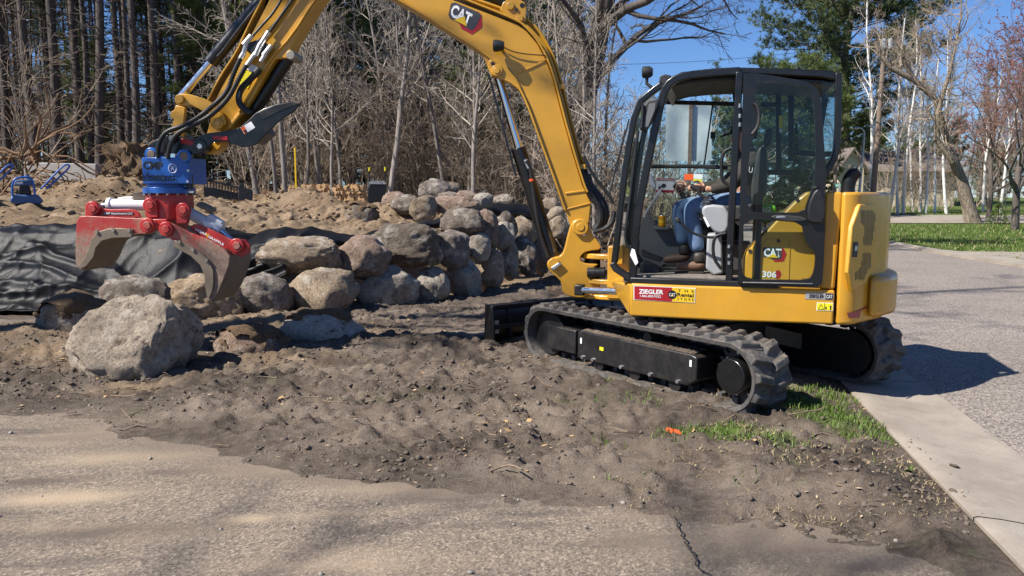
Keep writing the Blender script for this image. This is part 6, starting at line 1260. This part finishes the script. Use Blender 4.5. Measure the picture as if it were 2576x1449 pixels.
# --- forest pines
for k in range(5):
    rg = np.random.RandomState(40 + k); thick, thin, C, N = [], [], [], []; H = rg.uniform(17, 21); r0 = rg.uniform(.075, .15)
    pts = [np.array([0, 0, 0.])]; dx = rg.normal(size=2) * .012
    for i in range(12): pts.append(pts[-1] + np.array([dx[0] + rg.normal() * .02, dx[1] + rg.normal() * .02, 1.0]) * H / 12)
    R = [r0 * (1.15 if i == 0 else 1 - .8 * i / 12) for i in range(13)]; thick += path_segs(pts, R)
    for b in range(85):
        t = rg.uniform(.10, 1.0); z = t * H; i = min(int(t * 12), 11); f = t * 12 - i; q = pts[i] * (1 - f) + pts[i + 1] * f; a = rg.uniform(0, 6.28); live = t > .45 + .1 * rg.normal() * .6
        L = (rg.uniform(.5, 1.7) if not live else rg.uniform(1.0, 2.3) * (1.25 - .7 * t)); d = np.array([math.cos(a), math.sin(a), rg.uniform(-.25, .3)]); p = q; path = [p]
        for s in range(4): d = d + rg.normal(size=3) * .18 + np.array([0, 0, .08]); d /= np.linalg.norm(d); p = p + d * L / 4; path.append(p)
        thin += path_segs(path, [.022, .018, .013, .009, .005])
        for s in range(3 if not live else 5):
            j = rg.randint(1, 4); dd = rg.normal(size=3); dd[2] = abs(dd[2]) * .4; dd /= np.linalg.norm(dd); e = path[j] + dd * L * .32; thin.append((path[j], e, .008, .004))
            if live:
                for _ in range(2): C.append(path[j] + (e - path[j]) * rg.uniform(.4, 1.05) + rg.normal(size=3) * .05); N.append(dd * .7 + np.array([0, 0, .3]))
    make_tree('pine%d' % k, 'pine_tree', thick, thin, 'pine_bark', 'twig_dark', tufts('crown', C, N, np.full(len(C), .30), 9, .11, rg, .75), 'needle_dark' if k % 2 else 'needle_mid')
rnd = random.Random(12); done = []
def spot(lo, hi, ylo, yhi, gap=.5):
    for _ in range(60):
        Y = rnd.uniform(ylo, yhi); x = pxX(rnd.uniform(lo, hi), Y)
        if all((x - a) ** 2 + (Y - b) ** 2 > gap * gap for a, b in done): break
    done.append((x, Y)); return x, Y
for i in range(92):
    x, Y = spot(-120, 640, 25.5, 52, .8); plant('pine%d' % rnd.randrange(5), x, Y, 'tall straight pine in the dark stand behind the sandy pad', 'pine', 'pines of the dark stand', rnd.uniform(.85, 1.15), tilt=(rnd.uniform(-.03, .03), rnd.uniform(-.03, .03)))
for i in range(40):
    x, Y = spot(600, 1480, 32, 56, 1.0); plant('pine%d' % rnd.randrange(5), x, Y, 'pine showing between the bare saplings above the firewood', 'pine', 'pines behind the saplings', rnd.uniform(.8, 1.1), tilt=(rnd.uniform(-.03, .03), rnd.uniform(-.03, .03)))
# --- bare saplings, shrubs, oak
for k in range(5):
    rg = np.random.RandomState(80 + k); thick, thin = [], []; P_START[0] = .22
    grow((0, 0, 0), (rg.normal() * .05, rg.normal() * .05, 1), rg.uniform(8, 11), rg.uniform(.050, .085), 0, [(26, .24, .75, .035, .03, 12), (6, .45, .6, .14, .05, 6), (4, .5, .6, .2, .03, 4), (0, 0, 0, .25, .02, 3)], thick, thin, rg)
    make_tree('sap%d' % k, 'bare_sapling', thick, thin, 'grey_bark', 'twig_grey', nt_=6)
for k in range(5):
    rg = np.random.RandomState(120 + k); thick, thin = [], []; P_START[0] = .1; C, N = [], []
    for s in range(9):
        a = rg.uniform(0, 6.28); e = rg.uniform(.15, .75); d = (math.cos(a) * e, math.sin(a) * e, 1); grow((math.cos(a) * .2, math.sin(a) * .2, 0), np.array(d) / np.linalg.norm(d), rg.uniform(2.4, 4.6), rg.uniform(.012, .026), 0, [(9, .42, .7, .13, .0, 9), (5, .5, .7, .2, .02, 5), (0, 0, 0, .25, .0, 3)], thick, thin, rg)
    for s in thin[::7 if k == 0 else 40]: C.append(s[1]); N.append(np.array([0, 0, .4]))
    make_tree('shrub%d' % k, 'bare_shrub', thick, thin, 'twig_tan', 'twig_tan', tufts('crown', C, N, np.full(len(C), .045), 3, .7, rg), 'bud_tan' if k else 'shrub_green', 4)
rg = np.random.RandomState(7); thick, thin = [], []; P_START[0] = .22
grow((0, 0, 0), (.03, 0, 1), 15.5, .42, 0, [(24, .40, .85, .05, .02, 14), (9, .5, .75, .16, .05, 8), (7, .46, .7, .2, .03, 6), (5, .5, .7, .25, .02, 4), (0, 0, 0, .3, .0, 3)], thick, thin, rg)
make_tree('oak', 'bare_oak', thick, thin, 'dark_bark', 'twig_dark', nt_=8)
for i in range(40):
    x, Y = spot(640, 1560, 17.5, 30, .35)
    if wall_s(np.array([x]), np.array([Y]))[0] < 6.5 and x < .8: Y += 4
    plant('sap%d' % rnd.randrange(5), x, Y, 'thin bare grey sapling in the thicket behind the boulders', 'sapling', 'bare saplings of the thicket', rnd.uniform(.7, 1.15), tilt=(rnd.uniform(-.09, .09), rnd.uniform(-.09, .09)))
for i in range(46):
    px = rnd.uniform(640, 1660) if i > 5 else rnd.uniform(-60, 640); Y = rnd.uniform(20, 29) if px > 640 else rnd.uniform(24, 34); x = pxX(px, Y)
    if wall_s(np.array([x]), np.array([Y]))[0] < 5.0 and x < .8: Y += 4; x = pxX(px, Y)
    if 680 < px < 930 and Y < 27: Y += 6; x = pxX(px, Y)
    plant('shrub%d' % rnd.choice([0, 1, 1, 2, 2, 3, 3, 4, 4]), x, Y, 'tangled leafless shrub in the undergrowth below the trees', 'shrub', 'leafless shrubs of the undergrowth', rnd.uniform(.75, 1.3))
plant('oak', pxX(1405, 23), 23.0, 'large bare oak with dark spreading limbs behind the boom', 'oak', s=1.0, rz=.6)
plant('sap0', -10.5, -5.6, 'tall bare tree beside the driveway beyond the picture edge', 'tree', s=2.8, rz=2.0); plant('sap2', -7.6, -5.4, 'second tall bare tree beside the driveway beyond the picture edge', 'tree', s=2.6, rz=4.1); plant('sap3', -9.6, 6.3, 'third tall bare tree beside the driveway beyond the picture edge', 'tree', s=2.3, rz=1.1)
# --- white pines
def white_pine(key, seed, H, spread, lo, nb, size, mat):
    rg = np.random.RandomState(seed); thick, thin, C, N = [], [], [], []; pts = [np.array([rg.normal() * .04 * i, rg.normal() * .04 * i, H * i / 12]) for i in range(13)]; thick += path_segs(pts, [H * .016 * (1 - .9 * i / 12) + .02 for i in range(13)])
    for b in range(nb):
        t = lo + (1 - lo) * (b / nb) ** 1.05; z = t * H; a = b * 2.4 + rg.normal() * .4; L = spread * (math.sin(math.pi * min(1, .22 + .78 * (1 - t))) ** .8) * rg.uniform(.55, 1.25) + .4; d = np.array([math.cos(a), math.sin(a), .08 + .35 * t]); q = np.array([0, 0, z]); path = [q]
        for s in range(7): d = d + rg.normal(size=3) * .08 + np.array([0, 0, .05]); d /= np.linalg.norm(d); q = q + d * L / 7; path.append(q)
        thin += path_segs(path, [.05 * (1 - i / 8) + .008 for i in range(8)])
        for s in range(int(9 + L * 5)):
            u_ = rg.uniform(.28, 1.0); j = min(int(u_ * 7), 6); q = path[j] + (path[j + 1] - path[j]) * (u_ * 7 - j); sd = rg.normal(size=3); sd[2] = abs(sd[2]) * .55 + .15; sd /= np.linalg.norm(sd); LL_ = L * .20 * rg.uniform(.5, 1.2) * (1.25 - .6 * u_) + .15; thin.append((q, q + sd * LL_, .014, .006))
            for w in range(7): C.append(q + sd * LL_ * rg.uniform(.25, 1.05) + rg.normal(size=3) * .07); N.append(sd * .8 + np.array([0, 0, .35]))
    make_tree(key, 'white_pine', thick, thin, 'dark_bark', 'twig_dark', tufts('crown', C, N, np.full(len(C), size), 9, .12, rg, .6), mat)
white_pine('wp0', 3, 21, 6.6, .14, 95, .34, 'needle_mid'); white_pine('wp1', 5, 11, 3.0, .06, 70, .24, 'needle_green')
plant('wp0', pxX(2118, 64), 64, 'big white pine with plumed branches rising behind the cab roof', 'pine', rz=.4, s=1.26)
for px, Y, s in ((1990, 42, .70), (1835, 36, .5), (1925, 40, .62), (2050, 44, .72)): plant('wp1', pxX(px, Y), Y, 'young white pine seen through the cab windows', 'pine', 'young white pines behind the cab', s=s)
for i, px in enumerate((660, 760, 840, 930, 1010, 1120, 1230, 1330, 590)): Y = 37 + 9 * ((i * 7) % 5) / 4; plant('wp1', pxX(px, Y), Y, 'green pine showing through the bare thicket behind the boulders', 'pine', 'green pines behind the thicket', s=.8 + .12 * (i % 4))
for i, px in enumerate((690, 800, 985, 1075, 1180, 1290, 1345, 240, 520)): Y = 30.5 + (i * 5) % 4; plant('wp1', pxX(px, Y), Y, 'small green pine standing among the bare saplings', 'pine', 'small green pines among the saplings', s=.42 + .09 * (i % 3))
# --- birches
for k in range(3):
    rg = np.random.RandomState(160 + k); thick, thin = [], []; P_START[0] = .35; grow((0, 0, 0), (.02, 0, 1), 12.5, .12, 0, [(24, .2, .55, .03, .0, 12), (6, .5, .6, .15, .0, 6), (4, .5, .6, .2, .0, 4), (0, 0, 0, .2, .0, 3)], thick, thin, rg); make_tree('birch%d' % k, 'birch_tree', thick, thin, 'birch_bark', 'twig_grey')
rnd = random.Random(31)
for px in (2196, 2237, 2262, 2274, 2300, 2317, 2330, 2354, 2384, 2476, 2520): Y = rnd.uniform(46.5, 50); plant('birch%d' % rnd.randrange(3), pxX(px, Y), Y, 'slender white barked birch in the clump before the house', 'birch', 'birches before the house', rnd.uniform(.75, 1.1), tilt=(0, rnd.uniform(.02, .16)))
# --- old leaning tree with a snapped crown
rg = np.random.RandomState(21); Y0 = 38; thick, thin = [], []
def pa(pts, Y): return [np.array(aty(x, y, Y)) for x, y in pts]
tr_ = pa([(2450, 572), (2436, 520), (2420, 458), (2399, 405), (2378, 335), (2350, 245), (2300, 202), (2240, 170), (2215, 140), (2202, 108)], Y0); b2 = pa([(2399, 405), (2356, 352), (2357, 290), (2372, 235), (2390, 180), (2402, 120), (2416, 50), (2420, -20)], Y0 - .5); b3 = pa([(2300, 202), (2276, 160), (2264, 122)], Y0)
base = tr_[0].copy(); sub = lambda L_: [p - base for p in L_]
thick += path_segs(sub(tr_), [.42, .31, .27, .22, .16, .15, .14, .12, .10, .08]) + path_segs(sub(b2), [.20, .15, .13, .11, .08, .06, .04, .02]) + path_segs(sub(b3), [.13, .10, .07]); P_START[0] = .1
for src, n, L in ((sub(tr_)[3:], 26, 3.0), (sub(b2)[1:], 44, 3.2), (sub(b3), 10, 2.0)):
    for _ in range(n): i = rg.randint(len(src) - 1); q = src[i] + (src[i + 1] - src[i]) * rg.uniform(); d = rg.normal(size=3) + np.array([0, 0, .6]); d /= np.linalg.norm(d); grow(q, d, L * rg.uniform(.4, 1.0), .03, 1, [None, (7, .45, .7, .16, .06, 6), (4, .5, .6, .2, .03, 4), (0, 0, 0, .2, .0, 3)], thick, thin, rg)
make_tree('lean', 'leaning_tree', thick, thin, 'pale_bark', 'twig_tan', nt_=9); o = plant('lean', base[0], base[1], 'old leaning tree with a snapped pale limb beside the crossing road', 'tree', rz=0, z=base[2] + .05)
# --- red budding maples at the right
rg = np.random.RandomState(66); thick, thin = [], []; P_START[0] = .12
grow((0, 0, 0), (0, 0, 1), 8.5, .14, 0, [(26, .5, .8, .05, .02, 12), (8, .5, .7, .15, .05, 7), (6, .5, .6, .2, .04, 5), (0, 0, 0, .25, .02, 3)], thick, thin, rg)
C = [s[1] for s in thin[1::3]]; make_tree('maple', 'budding_maple', thick, thin, 'dark_bark', 'twig_red', tufts('crown', C, [np.array([0, 0, .3])] * len(C), np.full(len(C), .075), 4, .6, rg), 'bud_red')
for px, Y, s, z_ in ((2560, 33, 1.15, 'red budding maple leaning in at the lawn edge'), (2490, 42, 1.0, 'red budding maple between the birches and the lawn edge'), (2620, 38, 1.35, 'tallest red budding maple beyond the lawn'), (2480, 60, .9, 'distant red budding maple behind the birches')): plant('maple', pxX(px, Y), Y, z_, 'maple', s=s)
for i in range(13):
    px, Y = rnd.uniform(2180, 2720), rnd.uniform(47, 62); plant('shrub%d' % rnd.randrange(1, 5), pxX(px, Y), Y, 'leafless shrub among the birches before the house', 'shrub', 'leafless shrubs among the birches', rnd.uniform(.7, 1.3))
for i in range(26):
    px, Y = rnd.uniform(2080, 2900), rnd.uniform(78, 100); plant('sap%d' % rnd.randrange(5), pxX(px, Y), Y, 'bare tree in the wood far behind the house', 'tree', 'bare trees far behind the house', rnd.uniform(1.0, 1.5))
for i in range(34):
    px, Y = rnd.uniform(1500, 2950), rnd.uniform(85, 120); plant('pine%d' % rnd.randrange(5), pxX(px, Y), Y, 'pine in the far wood beyond the street', 'pine', 'pines in the far wood', rnd.uniform(.7, .95))
for i in range(16):
    px, Y = -150 + i * 105 + rnd.uniform(-40, 40), rnd.uniform(52, 62); plant('wp1', pxX(px, Y), Y, 'young evergreen filling the understorey far behind the pines', 'pine', 'understorey evergreens behind the pines', rnd.uniform(.45, .7))
for i in range(14):
    px, Y = 2080 + i * 62 + rnd.uniform(-20, 20), rnd.uniform(76, 90); plant('wp1', pxX(px, Y), Y, 'evergreen in the hedge of trees behind the house', 'pine', 'evergreens behind the house', rnd.uniform(.5, .8))
# little fir at the foot of the leaning tree
rg = np.random.RandomState(90); C, N = [], []
for b in range(220): t = rg.uniform(); a = rg.uniform(0, 6.28); rr = (1 - t) * .55; C.append(np.array([math.cos(a) * rr * rg.uniform(.4, 1), math.sin(a) * rr * rg.uniform(.4, 1), .08 + t * 1.0])); N.append(np.array([math.cos(a), math.sin(a), .3]))
make_tree('fir', 'young_fir', [(np.zeros(3), np.array([0, 0, 1.0]), .03, .01)], [], 'dark_bark', None, tufts('crown', C, N, np.full(len(C), .16), 7, .15, rg, .5), 'needle_green'); plant('fir', pxX(2515, 37), 37, 'knee high young fir beside the leaning tree', 'fir')

for o_, used_ in protos.values():
    if not used_:
        for c_ in list(o_.children): bpy.data.objects.remove(c_)
        bpy.data.objects.remove(o_)
# ================================================================ street furniture and house across the street
Ks, kp = kit(1735, 400, 10.3); t = thing('road_sign', 'back of a blank aluminium road sign on perforated post behind the cab', 'sign', (kp.x, kp.y, gz(kp.x, kp.y)))
plate(Ks, rrect(1675, 262, 1790, 405, 7), .0, -.004).build('sign_panel', 'sign_back', t, smooth=0)
z0, z1 = gz(kp.x, kp.y) - .1, aty(1735, 256, 10.3).z; pw = .026; c = Ks.w(0, .028, 0)
post_ = MB().box(c + ZV * ((z0 + z1) / 2), Ks.f * pw, Ks.l * .022, ZV * ((z1 - z0) / 2)).build('post', 'sign_post_steel', t, bevel=.004)
for i in range(34): MB().tube([c + Ks.l * .0215 + ZV * (.5 + i * .08), c + Ks.l * .0228 + ZV * (.5 + i * .08)], .0075, 8).build('hole', 'decal_black', post_)
def pole(name, label, px0, py0, px1, py1, Y, r0, r1, mat, cat, n=14):
    a, b = aty(px0, py0, Y), aty(px1, py1, Y); g_ = gz(a.x, a.y); d = (b - a); a2 = a - d * ((a.z - g_ + .1) / d.z); t = thing(name, label, cat, (a2.x, a2.y, g_)); MB().tube([a2, a2.lerp(b, .5), b], [r0, (r0 + r1) / 2, r1], n).build('shaft', mat, t); return t, a2, b
t, a, b = pole('utility_pole', 'leaning wooden utility pole with two transformers before the white pine', 2196, 495, 2226, 100, 46, .17, .12, 'pole_wood', 'utility pole')
for dx in (-.16, .2):
    q = b + Vector((dx, -.25, -.55)); tf = MB().tube([q, q + ZV * .06, q + ZV * .5, q + ZV * .56], [.13, .145, .145, .10], 16).build('transformer', 'transformer', t); MB().tube([q + ZV * .56, q + ZV * .72], .035, 8).build('bushing', 'dusty_steel', tf)
MB().box(b - ZV * .15, (.55, 0, 0), (0, .05, 0), (0, 0, .05)).build('crossarm', 'pole_wood', t)
t2, a2, b2_ = pole('wooden_pole', 'short weathered wooden pole right behind the cab rear', 2099, 490, 2108, 288, 41, .11, .09, 'pole_wood', 'pole')
t3, a3, b3_ = pole('street_lamp', 'pale steel street lamp with short curved arm near the house', 2162, 480, 2174, 345, 44, .09, .06, 'galvanised', 'street lamp')
arm = [Vector(p) for p in chaikin([b3_, b3_ + Vector((.02, 0, .25)), b3_ + Vector((-.15, 0, .48)), b3_ + Vector((-.42, 0, .52))], 2, False)]; MB().tube(arm, .04, 10).build('arm', 'galvanised', t3)
MB().tube([arm[-1] + Vector((.12, 0, .0)), arm[-1] + Vector((-.05, 0, -.03)), arm[-1] + Vector((-.22, 0, -.05))], [.05, .09, .04], 12).build('lamp_head', 'galvanised', t3)
Kn, kp = kit(2112, 466, 33); t = thing('street_name_sign', 'small green street name sign on a thin post', 'sign', (kp.x, kp.y, gz(kp.x, kp.y))); bd = plate(Kn, [(2101, 462), (2123, 462), (2123, 471), (2101, 471)], .01, -.01).build('sign_blade', 'sign_green', t, smooth=0)
ptext('NORTH AVE', Kn, .014, (2102.5, 469), (2121.5, 469), (2102.5, 464), 'decal_white', bd, .0); MB().tube([Vector((kp.x, kp.y, gz(kp.x, kp.y) - .1)), Vector((kp.x, kp.y, aty(2112, 460, 33).z))], .03, 8).build('post', 'galvanised', t)
def wire(name, label, p, q, sag): pts = [p.lerp(q, i / 24) - ZV * (sag * 4 * (i / 24) * (1 - i / 24)) for i in range(25)]; o = MB().tube(pts, .012, 4, False).build(name, 'wire', fix=False, smooth=60); tag(o, label, 'wire')
wire('overhead_wire', 'upper overhead wire running from the utility pole past the oak', b, aty(1300, 160, 40), .5); wire('overhead_wire', 'lower overhead wire running from the short pole behind the cab', b2_, aty(1400, 250, 36), .4)
# house
def hbox(mb, x0, x1, y0, y1, z0, z1): return mb.box(((x0 + x1) / 2, (y0 + y1) / 2, (z0 + z1) / 2), ((x1 - x0) / 2, 0, 0), (0, (y1 - y0) / 2, 0), (0, 0, (z1 - z0) / 2))
HY = 60; hx0, hx1 = pxX(2112, HY), pxX(2400, HY); hz0 = gz(hx0, HY); ze = aty(2250, 428, HY).z; zr = aty(2250, 372, HY).z
hs = thing('house', 'tan stone bungalow with brown shingle roof behind the birches', 'house', ((hx0 + hx1) / 2, HY, hz0))
hbox(MB(), hx0, hx1, HY, HY + 9, hz0 - .2, ze).build('wall', 'house_stone', hs)
mb = MB(); xr0, xr1 = hx0 - .5, hx1 + .5; mb.add([(xr0, HY - .6, ze - .1), (xr1, HY - .6, ze - .1), (xr1, HY + 4.5, zr), (xr0, HY + 4.5, zr), (xr0, HY + 9.6, ze - .1), (xr1, HY + 9.6, ze - .1)], [(0, 1, 2, 3), (3, 2, 5, 4), (0, 3, 4), (1, 5, 2), (0, 4, 5, 1)]); rf_ = mb.build('roof', 'shingle', hs, smooth=0)
# projecting gable at the left
gx0, gx1 = pxX(2106, HY - 2.5), pxX(2170, HY - 2.5); hbox(MB(), gx0, gx1, HY - 2.5, HY + .02, hz0 - .2, ze - .02).build('gable_wall', 'house_stone', hs); gp = aty(2130, 375, HY - 2.5).z
mb = MB(); mb.prism([(gx0, HY - 2.52, ze), (gx1, HY - 2.52, ze), ((gx0 + gx1) / 2, HY - 2.52, gp)], (0, 2.5, 0)); mb.build('gable', 'house_trim', hs, smooth=0)
for sx in (0, 1):
    e = (gx0 - .35, ze - .25) if not sx else (gx1 + .35, ze - .25); mid_ = ((gx0 + gx1) / 2, gp + .12); MB().add([(e[0], HY - 2.9, e[1]), (mid_[0], HY - 2.9, mid_[1]), (mid_[0], HY + 3, mid_[1]), (e[0], HY + 3, e[1]), (e[0], HY - 2.9, e[1] - .15), (mid_[0], HY - 2.9, mid_[1] - .15), (mid_[0], HY + 3, mid_[1] - .15), (e[0], HY + 3, e[1] - .15)], [(0, 1, 2, 3), (4, 7, 6, 5), (0, 4, 5, 1), (0, 3, 7, 4), (1, 5, 6, 2), (2, 6, 7, 3)]).build('gable_roof', 'shingle', hs, smooth=0)
for px0, px1, yt, yb2, nm in ((2180, 2194, 445, 480, 'window'), (2219, 2237, 438, 488, 'door'), (2300, 2330, 445, 478, 'window'), (2345, 2372, 445, 478, 'window')):
    x0, x1 = pxX(px0, HY), pxX(px1, HY); za_, zb_ = aty(px0, yb2, HY).z, aty(px0, yt, HY).z; f_ = hbox(MB(), x0 - .1, x1 + .1, HY - .06, HY + .02, za_ - .1, zb_ + .1).build(nm, 'house_trim', hs); hbox(MB(), x0, x1, HY - .075, HY - .05, za_, zb_).build('pane' if nm == 'window' else 'door_leaf', 'house_window' if nm == 'window' else 'garage_panel', f_)
x0, x1 = pxX(2120, HY - 2.5), pxX(2160, HY - 2.5); f_ = hbox(MB(), x0, x1, HY - 2.56, HY - 2.5, aty(2140, 492, HY - 2.5).z, aty(2140, 442, HY - 2.5).z).build('garage_door', 'garage_panel', hs)
for i in range(4): z_ = aty(2140, 492 - 12.5 * i, HY - 2.5).z; hbox(MB(), x0 + .05, x1 - .05, HY - 2.575, HY - 2.56, z_ + .04, z_ + .34).build('door_panel', 'house_trim', f_)
# ================================================================ loose stuff on the ground
rg = np.random.RandomState(500)
m, nt, bs = nodes('clod'); n2 = noise(nt, 2.5, 5, geoco(nt), .7); lk(nt, ramp(nt, n2, [(.3, (.075, .057, .044)), (.7, (.215, .17, .132))]), bs.inputs['Base Color']); bs.inputs['Roughness'].default_value = .95; bump(nt, bs, noise(nt, 90, 4, geoco(nt)), .8, .012)
m, nt, bs = nodes('sand_clod'); n2 = noise(nt, 3, 5, geoco(nt), .7); lk(nt, ramp(nt, n2, [(.3, (.15, .10, .062)), (.7, (.32, .235, .15))]), bs.inputs['Base Color']); bs.inputs['Roughness'].default_value = .95; bump(nt, bs, noise(nt, 60, 4, geoco(nt)), .8, .02)
def scatter_mesh(name, base, P, size, squash=(.5, 1.0), jit=.42):
    V, Fa = base; k = len(P); S3_ = size[:, None] * np.stack([rg.uniform(.7, 1.3, k), rg.uniform(.7, 1.3, k), rg.uniform(*squash, k)], 1); W = V[None] * (1 + jit * rg.uniform(-1, 1, (k, len(V), 1))); W = W * S3_[:, None, :]
    a = rg.uniform(0, 6.28, k); ca, sa = np.cos(a)[:, None], np.sin(a)[:, None]; W = np.stack([W[..., 0] * ca - W[..., 1] * sa, W[..., 0] * sa + W[..., 1] * ca, W[..., 2]], -1) + P[:, None, :]
    return np_mesh(name, W.reshape(-1, 3), (Fa[None] + (np.arange(k) * len(V))[:, None, None]).reshape(-1, 3))
def stuff(name, me, mat, label, cat): o = link(name, me, mat, None, smooth=0); tag(o, label, cat, kind='stuff'); return o
def drop(n, x0, x1, y0, y1, test): 
    x = rg.uniform(x0, x1, n); y = rg.uniform(y0, y1, n); m = test(x, y); x, y = x[m], y[m]; z = ground_z(x, y); return np.stack([x, y, np.where((x > kerb_x(y)) & (x < kerb_x(y) + .3), .034, z)], 1)
soiltest = lambda x, y: (y > yb(x) - .25 + .5 * vn(x * 1.5, y * 1.5, None, 3)) & (x < kerb_x(y) - .05 + .28 * np.exp(-((y - 4.6) / .9) ** 2) * rg.uniform(0, 1, len(x)) ** 2) & (wall_s(x, y) < .2) & (vn(x * 1.1, y * 1.4, None, 77) + .5 * vn(x * 4, y * 4, None, 78) > rg.uniform(-.9, 1.3, len(x)))
P = drop(60000, -6, 3.3, 3.4, 11.5, soiltest); stuff('soil_clods', scatter_mesh('soil_clods', ICO1, P, .003 + .019 * rg.uniform(0, 1, len(P)) ** 4, (.35, .9), .6), 'clod', 'crumbs and clods of dark soil strewn over the ground', 'soil clods')
padtest = lambda x, y: (wall_s(x, y) > 1.0) & (wall_s(x, y) < 10) & (vn(x * .8, y * .8, None, 79) > rg.uniform(-1.2, .8, len(x)))
P = drop(11000, -12, 1, 10.5, 22, padtest); stuff('loam_clods', scatter_mesh('loam_clods', ICO1, P, .008 + .075 * rg.uniform(0, 1, len(P)) ** 5, (.4, .9)), 'sand_clod', 'clods of brown loam strewn over the sandy pad', 'loam clods')
drv = lambda x, y: (y < yb(x) + .1) & (x < kerb_x(y))
P = drop(420, -4.5, 2.6, 2.2, 6.2, drv); P[:, 2] = .006; stuff('pebbles', scatter_mesh('pebbles', ICO1, P, .002 + .012 * rg.uniform(0, 1, len(P)) ** 4), 'pebble', 'scattered pebbles and crumbs on the driveway', 'pebbles')
def flakes(P, size, up=.02, asp=.5, tilt=.5):
    k = len(P); a = rg.uniform(0, 6.28, k); u = np.stack([np.cos(a), np.sin(a), rg.uniform(-tilt, tilt, k)], 1); w = np.stack([-np.sin(a), np.cos(a), rg.uniform(-tilt, tilt, k)], 1); s = size[:, None]; C = P + np.array([0, 0, up * .5]); q = asp * rg.uniform(.5, 1.3, (k, 1))
    V = np.stack([C - u * s, C - w * s * q + np.array([0, 0, .2]) * s * rg.uniform(0, 1, (k, 1)), C + u * s, C + w * s * q], 1).reshape(-1, 3); return np_mesh('flakes', V, np.arange(4 * k).reshape(-1, 4))
P = drop(4200, -5, 3.2, 3.6, 9.5, soiltest); stuff('wood_chips', flakes(P, .006 + .016 * rg.uniform(0, 1, len(P)) ** 2, .012, .35), 'wood_chip', 'pale wood chips and dead leaf bits in the soil', 'wood chips')
P = drop(420, -5, 3.2, 3.6, 10, soiltest); stuff('dead_leaves', flakes(P, .012 + .02 * rg.uniform(0, 1, len(P)), .014, .6), 'dry_leaf', 'dead brown leaves lying on the soil', 'dead leaves')
P = drop(26000, -14, 6, 16, 34, lambda x, y: (wall_s(x, y) > 6.0) | ((x > .8) & (x < kerb_x(y) - 1))); stuff('leaf_litter', flakes(P, .03 + .05 * rg.uniform(0, 1, len(P)), .02, .6, .7), 'leaf_litter', 'brown leaf litter under the bare thicket', 'leaf litter')
segs = []
for i in range(150):
    x, y = rg.uniform(-4.5, 3.0), rg.uniform(4.2, 9.3)
    if not (y > yb(np.array([x]))[0] - .2 and x < kerb_x(y) - .1): continue
    a = rg.uniform(0, 3.14); L = rg.uniform(.05, .32); p = np.array([x, y, gz(x, y) + .012]); d = np.array([math.cos(a), math.sin(a) * .6, 0]); pts = [p]
    for k in range(4): d = d + rg.normal(size=3) * .28; d[2] = d[2] * .5; pts.append(pts[-1] + d / np.linalg.norm(d) * L / 4)
    for q in pts: q[2] = max(q[2], gz(q[0], q[1]) + .008)
    r = rg.uniform(.002, .006); segs += path_segs(pts, [r] * 5)
stuff('fallen_twigs', seg_mesh('fallen_twigs', segs, 5), 'twig', 'broken twigs and roots lying on the soil', 'twigs')
# grass
GP = [(2120, 1075, .26, .30), (2040, 1035, .25, .34), (1810, 1095, .26, .10), (1700, 1100, .12, .07), (1900, 1130, .2, .1), (2160, 1110, .18, .22), (2010, 838, .3, .4), (2050, 1010, .35, .2)]
GC = [(onz(px, py).x, onz(px, py).y, a, b) for px, py, a, b in GP]
def gmask(x, y): m = np.zeros_like(x); [np.maximum(m, np.exp(-((x - X_) / a) ** 2 - ((y - Y_) / b) ** 2), out=m) for X_, Y_, a, b in GC]; return m
def blades(P, h, lean=.5, w=.0035):
    k = len(P); a = rg.uniform(0, 6.28, k); d = np.stack([np.cos(a), np.sin(a), np.zeros(k)], 1) * (lean * rg.uniform(.1, 1, k) * h)[:, None]; s = np.stack([-np.sin(a), np.cos(a), np.zeros(k)], 1) * w; up = np.stack([np.zeros(k), np.zeros(k), h], 1); m_ = P + d * .35 + up * .6
    V = np.stack([P - s, P + s, m_ + s * .8, m_ - s * .8, P + d + up], 1).reshape(-1, 3); b = (np.arange(k) * 5)[:, None]; Fq = np.concatenate([b + np.array([0, 1, 2]), b + np.array([0, 2, 3]), b + np.array([3, 2, 4])]); return np_mesh('grass', V, Fq)
g1 = lambda x, y: (gmask(x, y) * 1.25 + .35 * fbm(x * 4, y * 4, o=3, s=81) - .15 > rg.uniform(0, 1, len(x))) & (x < kerb_x(y) - .02)
P = drop(62000, .5, 3.6, 4.0, 9.5, g1); stuff('verge_grass', blades(P, rg.uniform(.015, .055, len(P)), .8), 'grass_blade', 'bright green grass left on the torn verge by the kerb', 'grass')
g2 = lambda x, y: (gmask(x * .97 + .03, y) * .5 + .55 * np.exp(-((x - 1.6) / 1.2) ** 2 - ((y - 4.4) / .9) ** 2) + .5 * fbm(x * 3, y * 3, o=3, s=83) - .25 > rg.uniform(0, 1, len(x))) & (x < kerb_x(y) - .02) & (y > yb(x) - .15)
P = drop(40000, .2, 3.4, 3.3, 7.5, g2); stuff('dead_grass', blades(P, rg.uniform(.004, .018, len(P)), 4.0, .0028), 'dry_grass', 'flattened straw coloured dead grass on the verge', 'dead grass')
g3 = lambda x, y: (x > far_x(y) + .35) & ~((y > 37) & (y < 46.5)) & (rg.uniform(0, 1, len(x)) < 1.2 - y / 70)
P = drop(85000, 12.5, 36, 16, 50, g3); stuff('lawn_grass', blades(P, rg.uniform(.04, .10, len(P)), .8, .012), 'grass_blade', 'green lawn across the street', 'lawn')
P = drop(14000, 12.5, 40, 16, 52, g3); stuff('lawn_straw', blades(P, rg.uniform(.04, .12, len(P)), 1.0, .012), 'dry_grass', 'dead straw showing in the lawn across the street', 'dead grass')
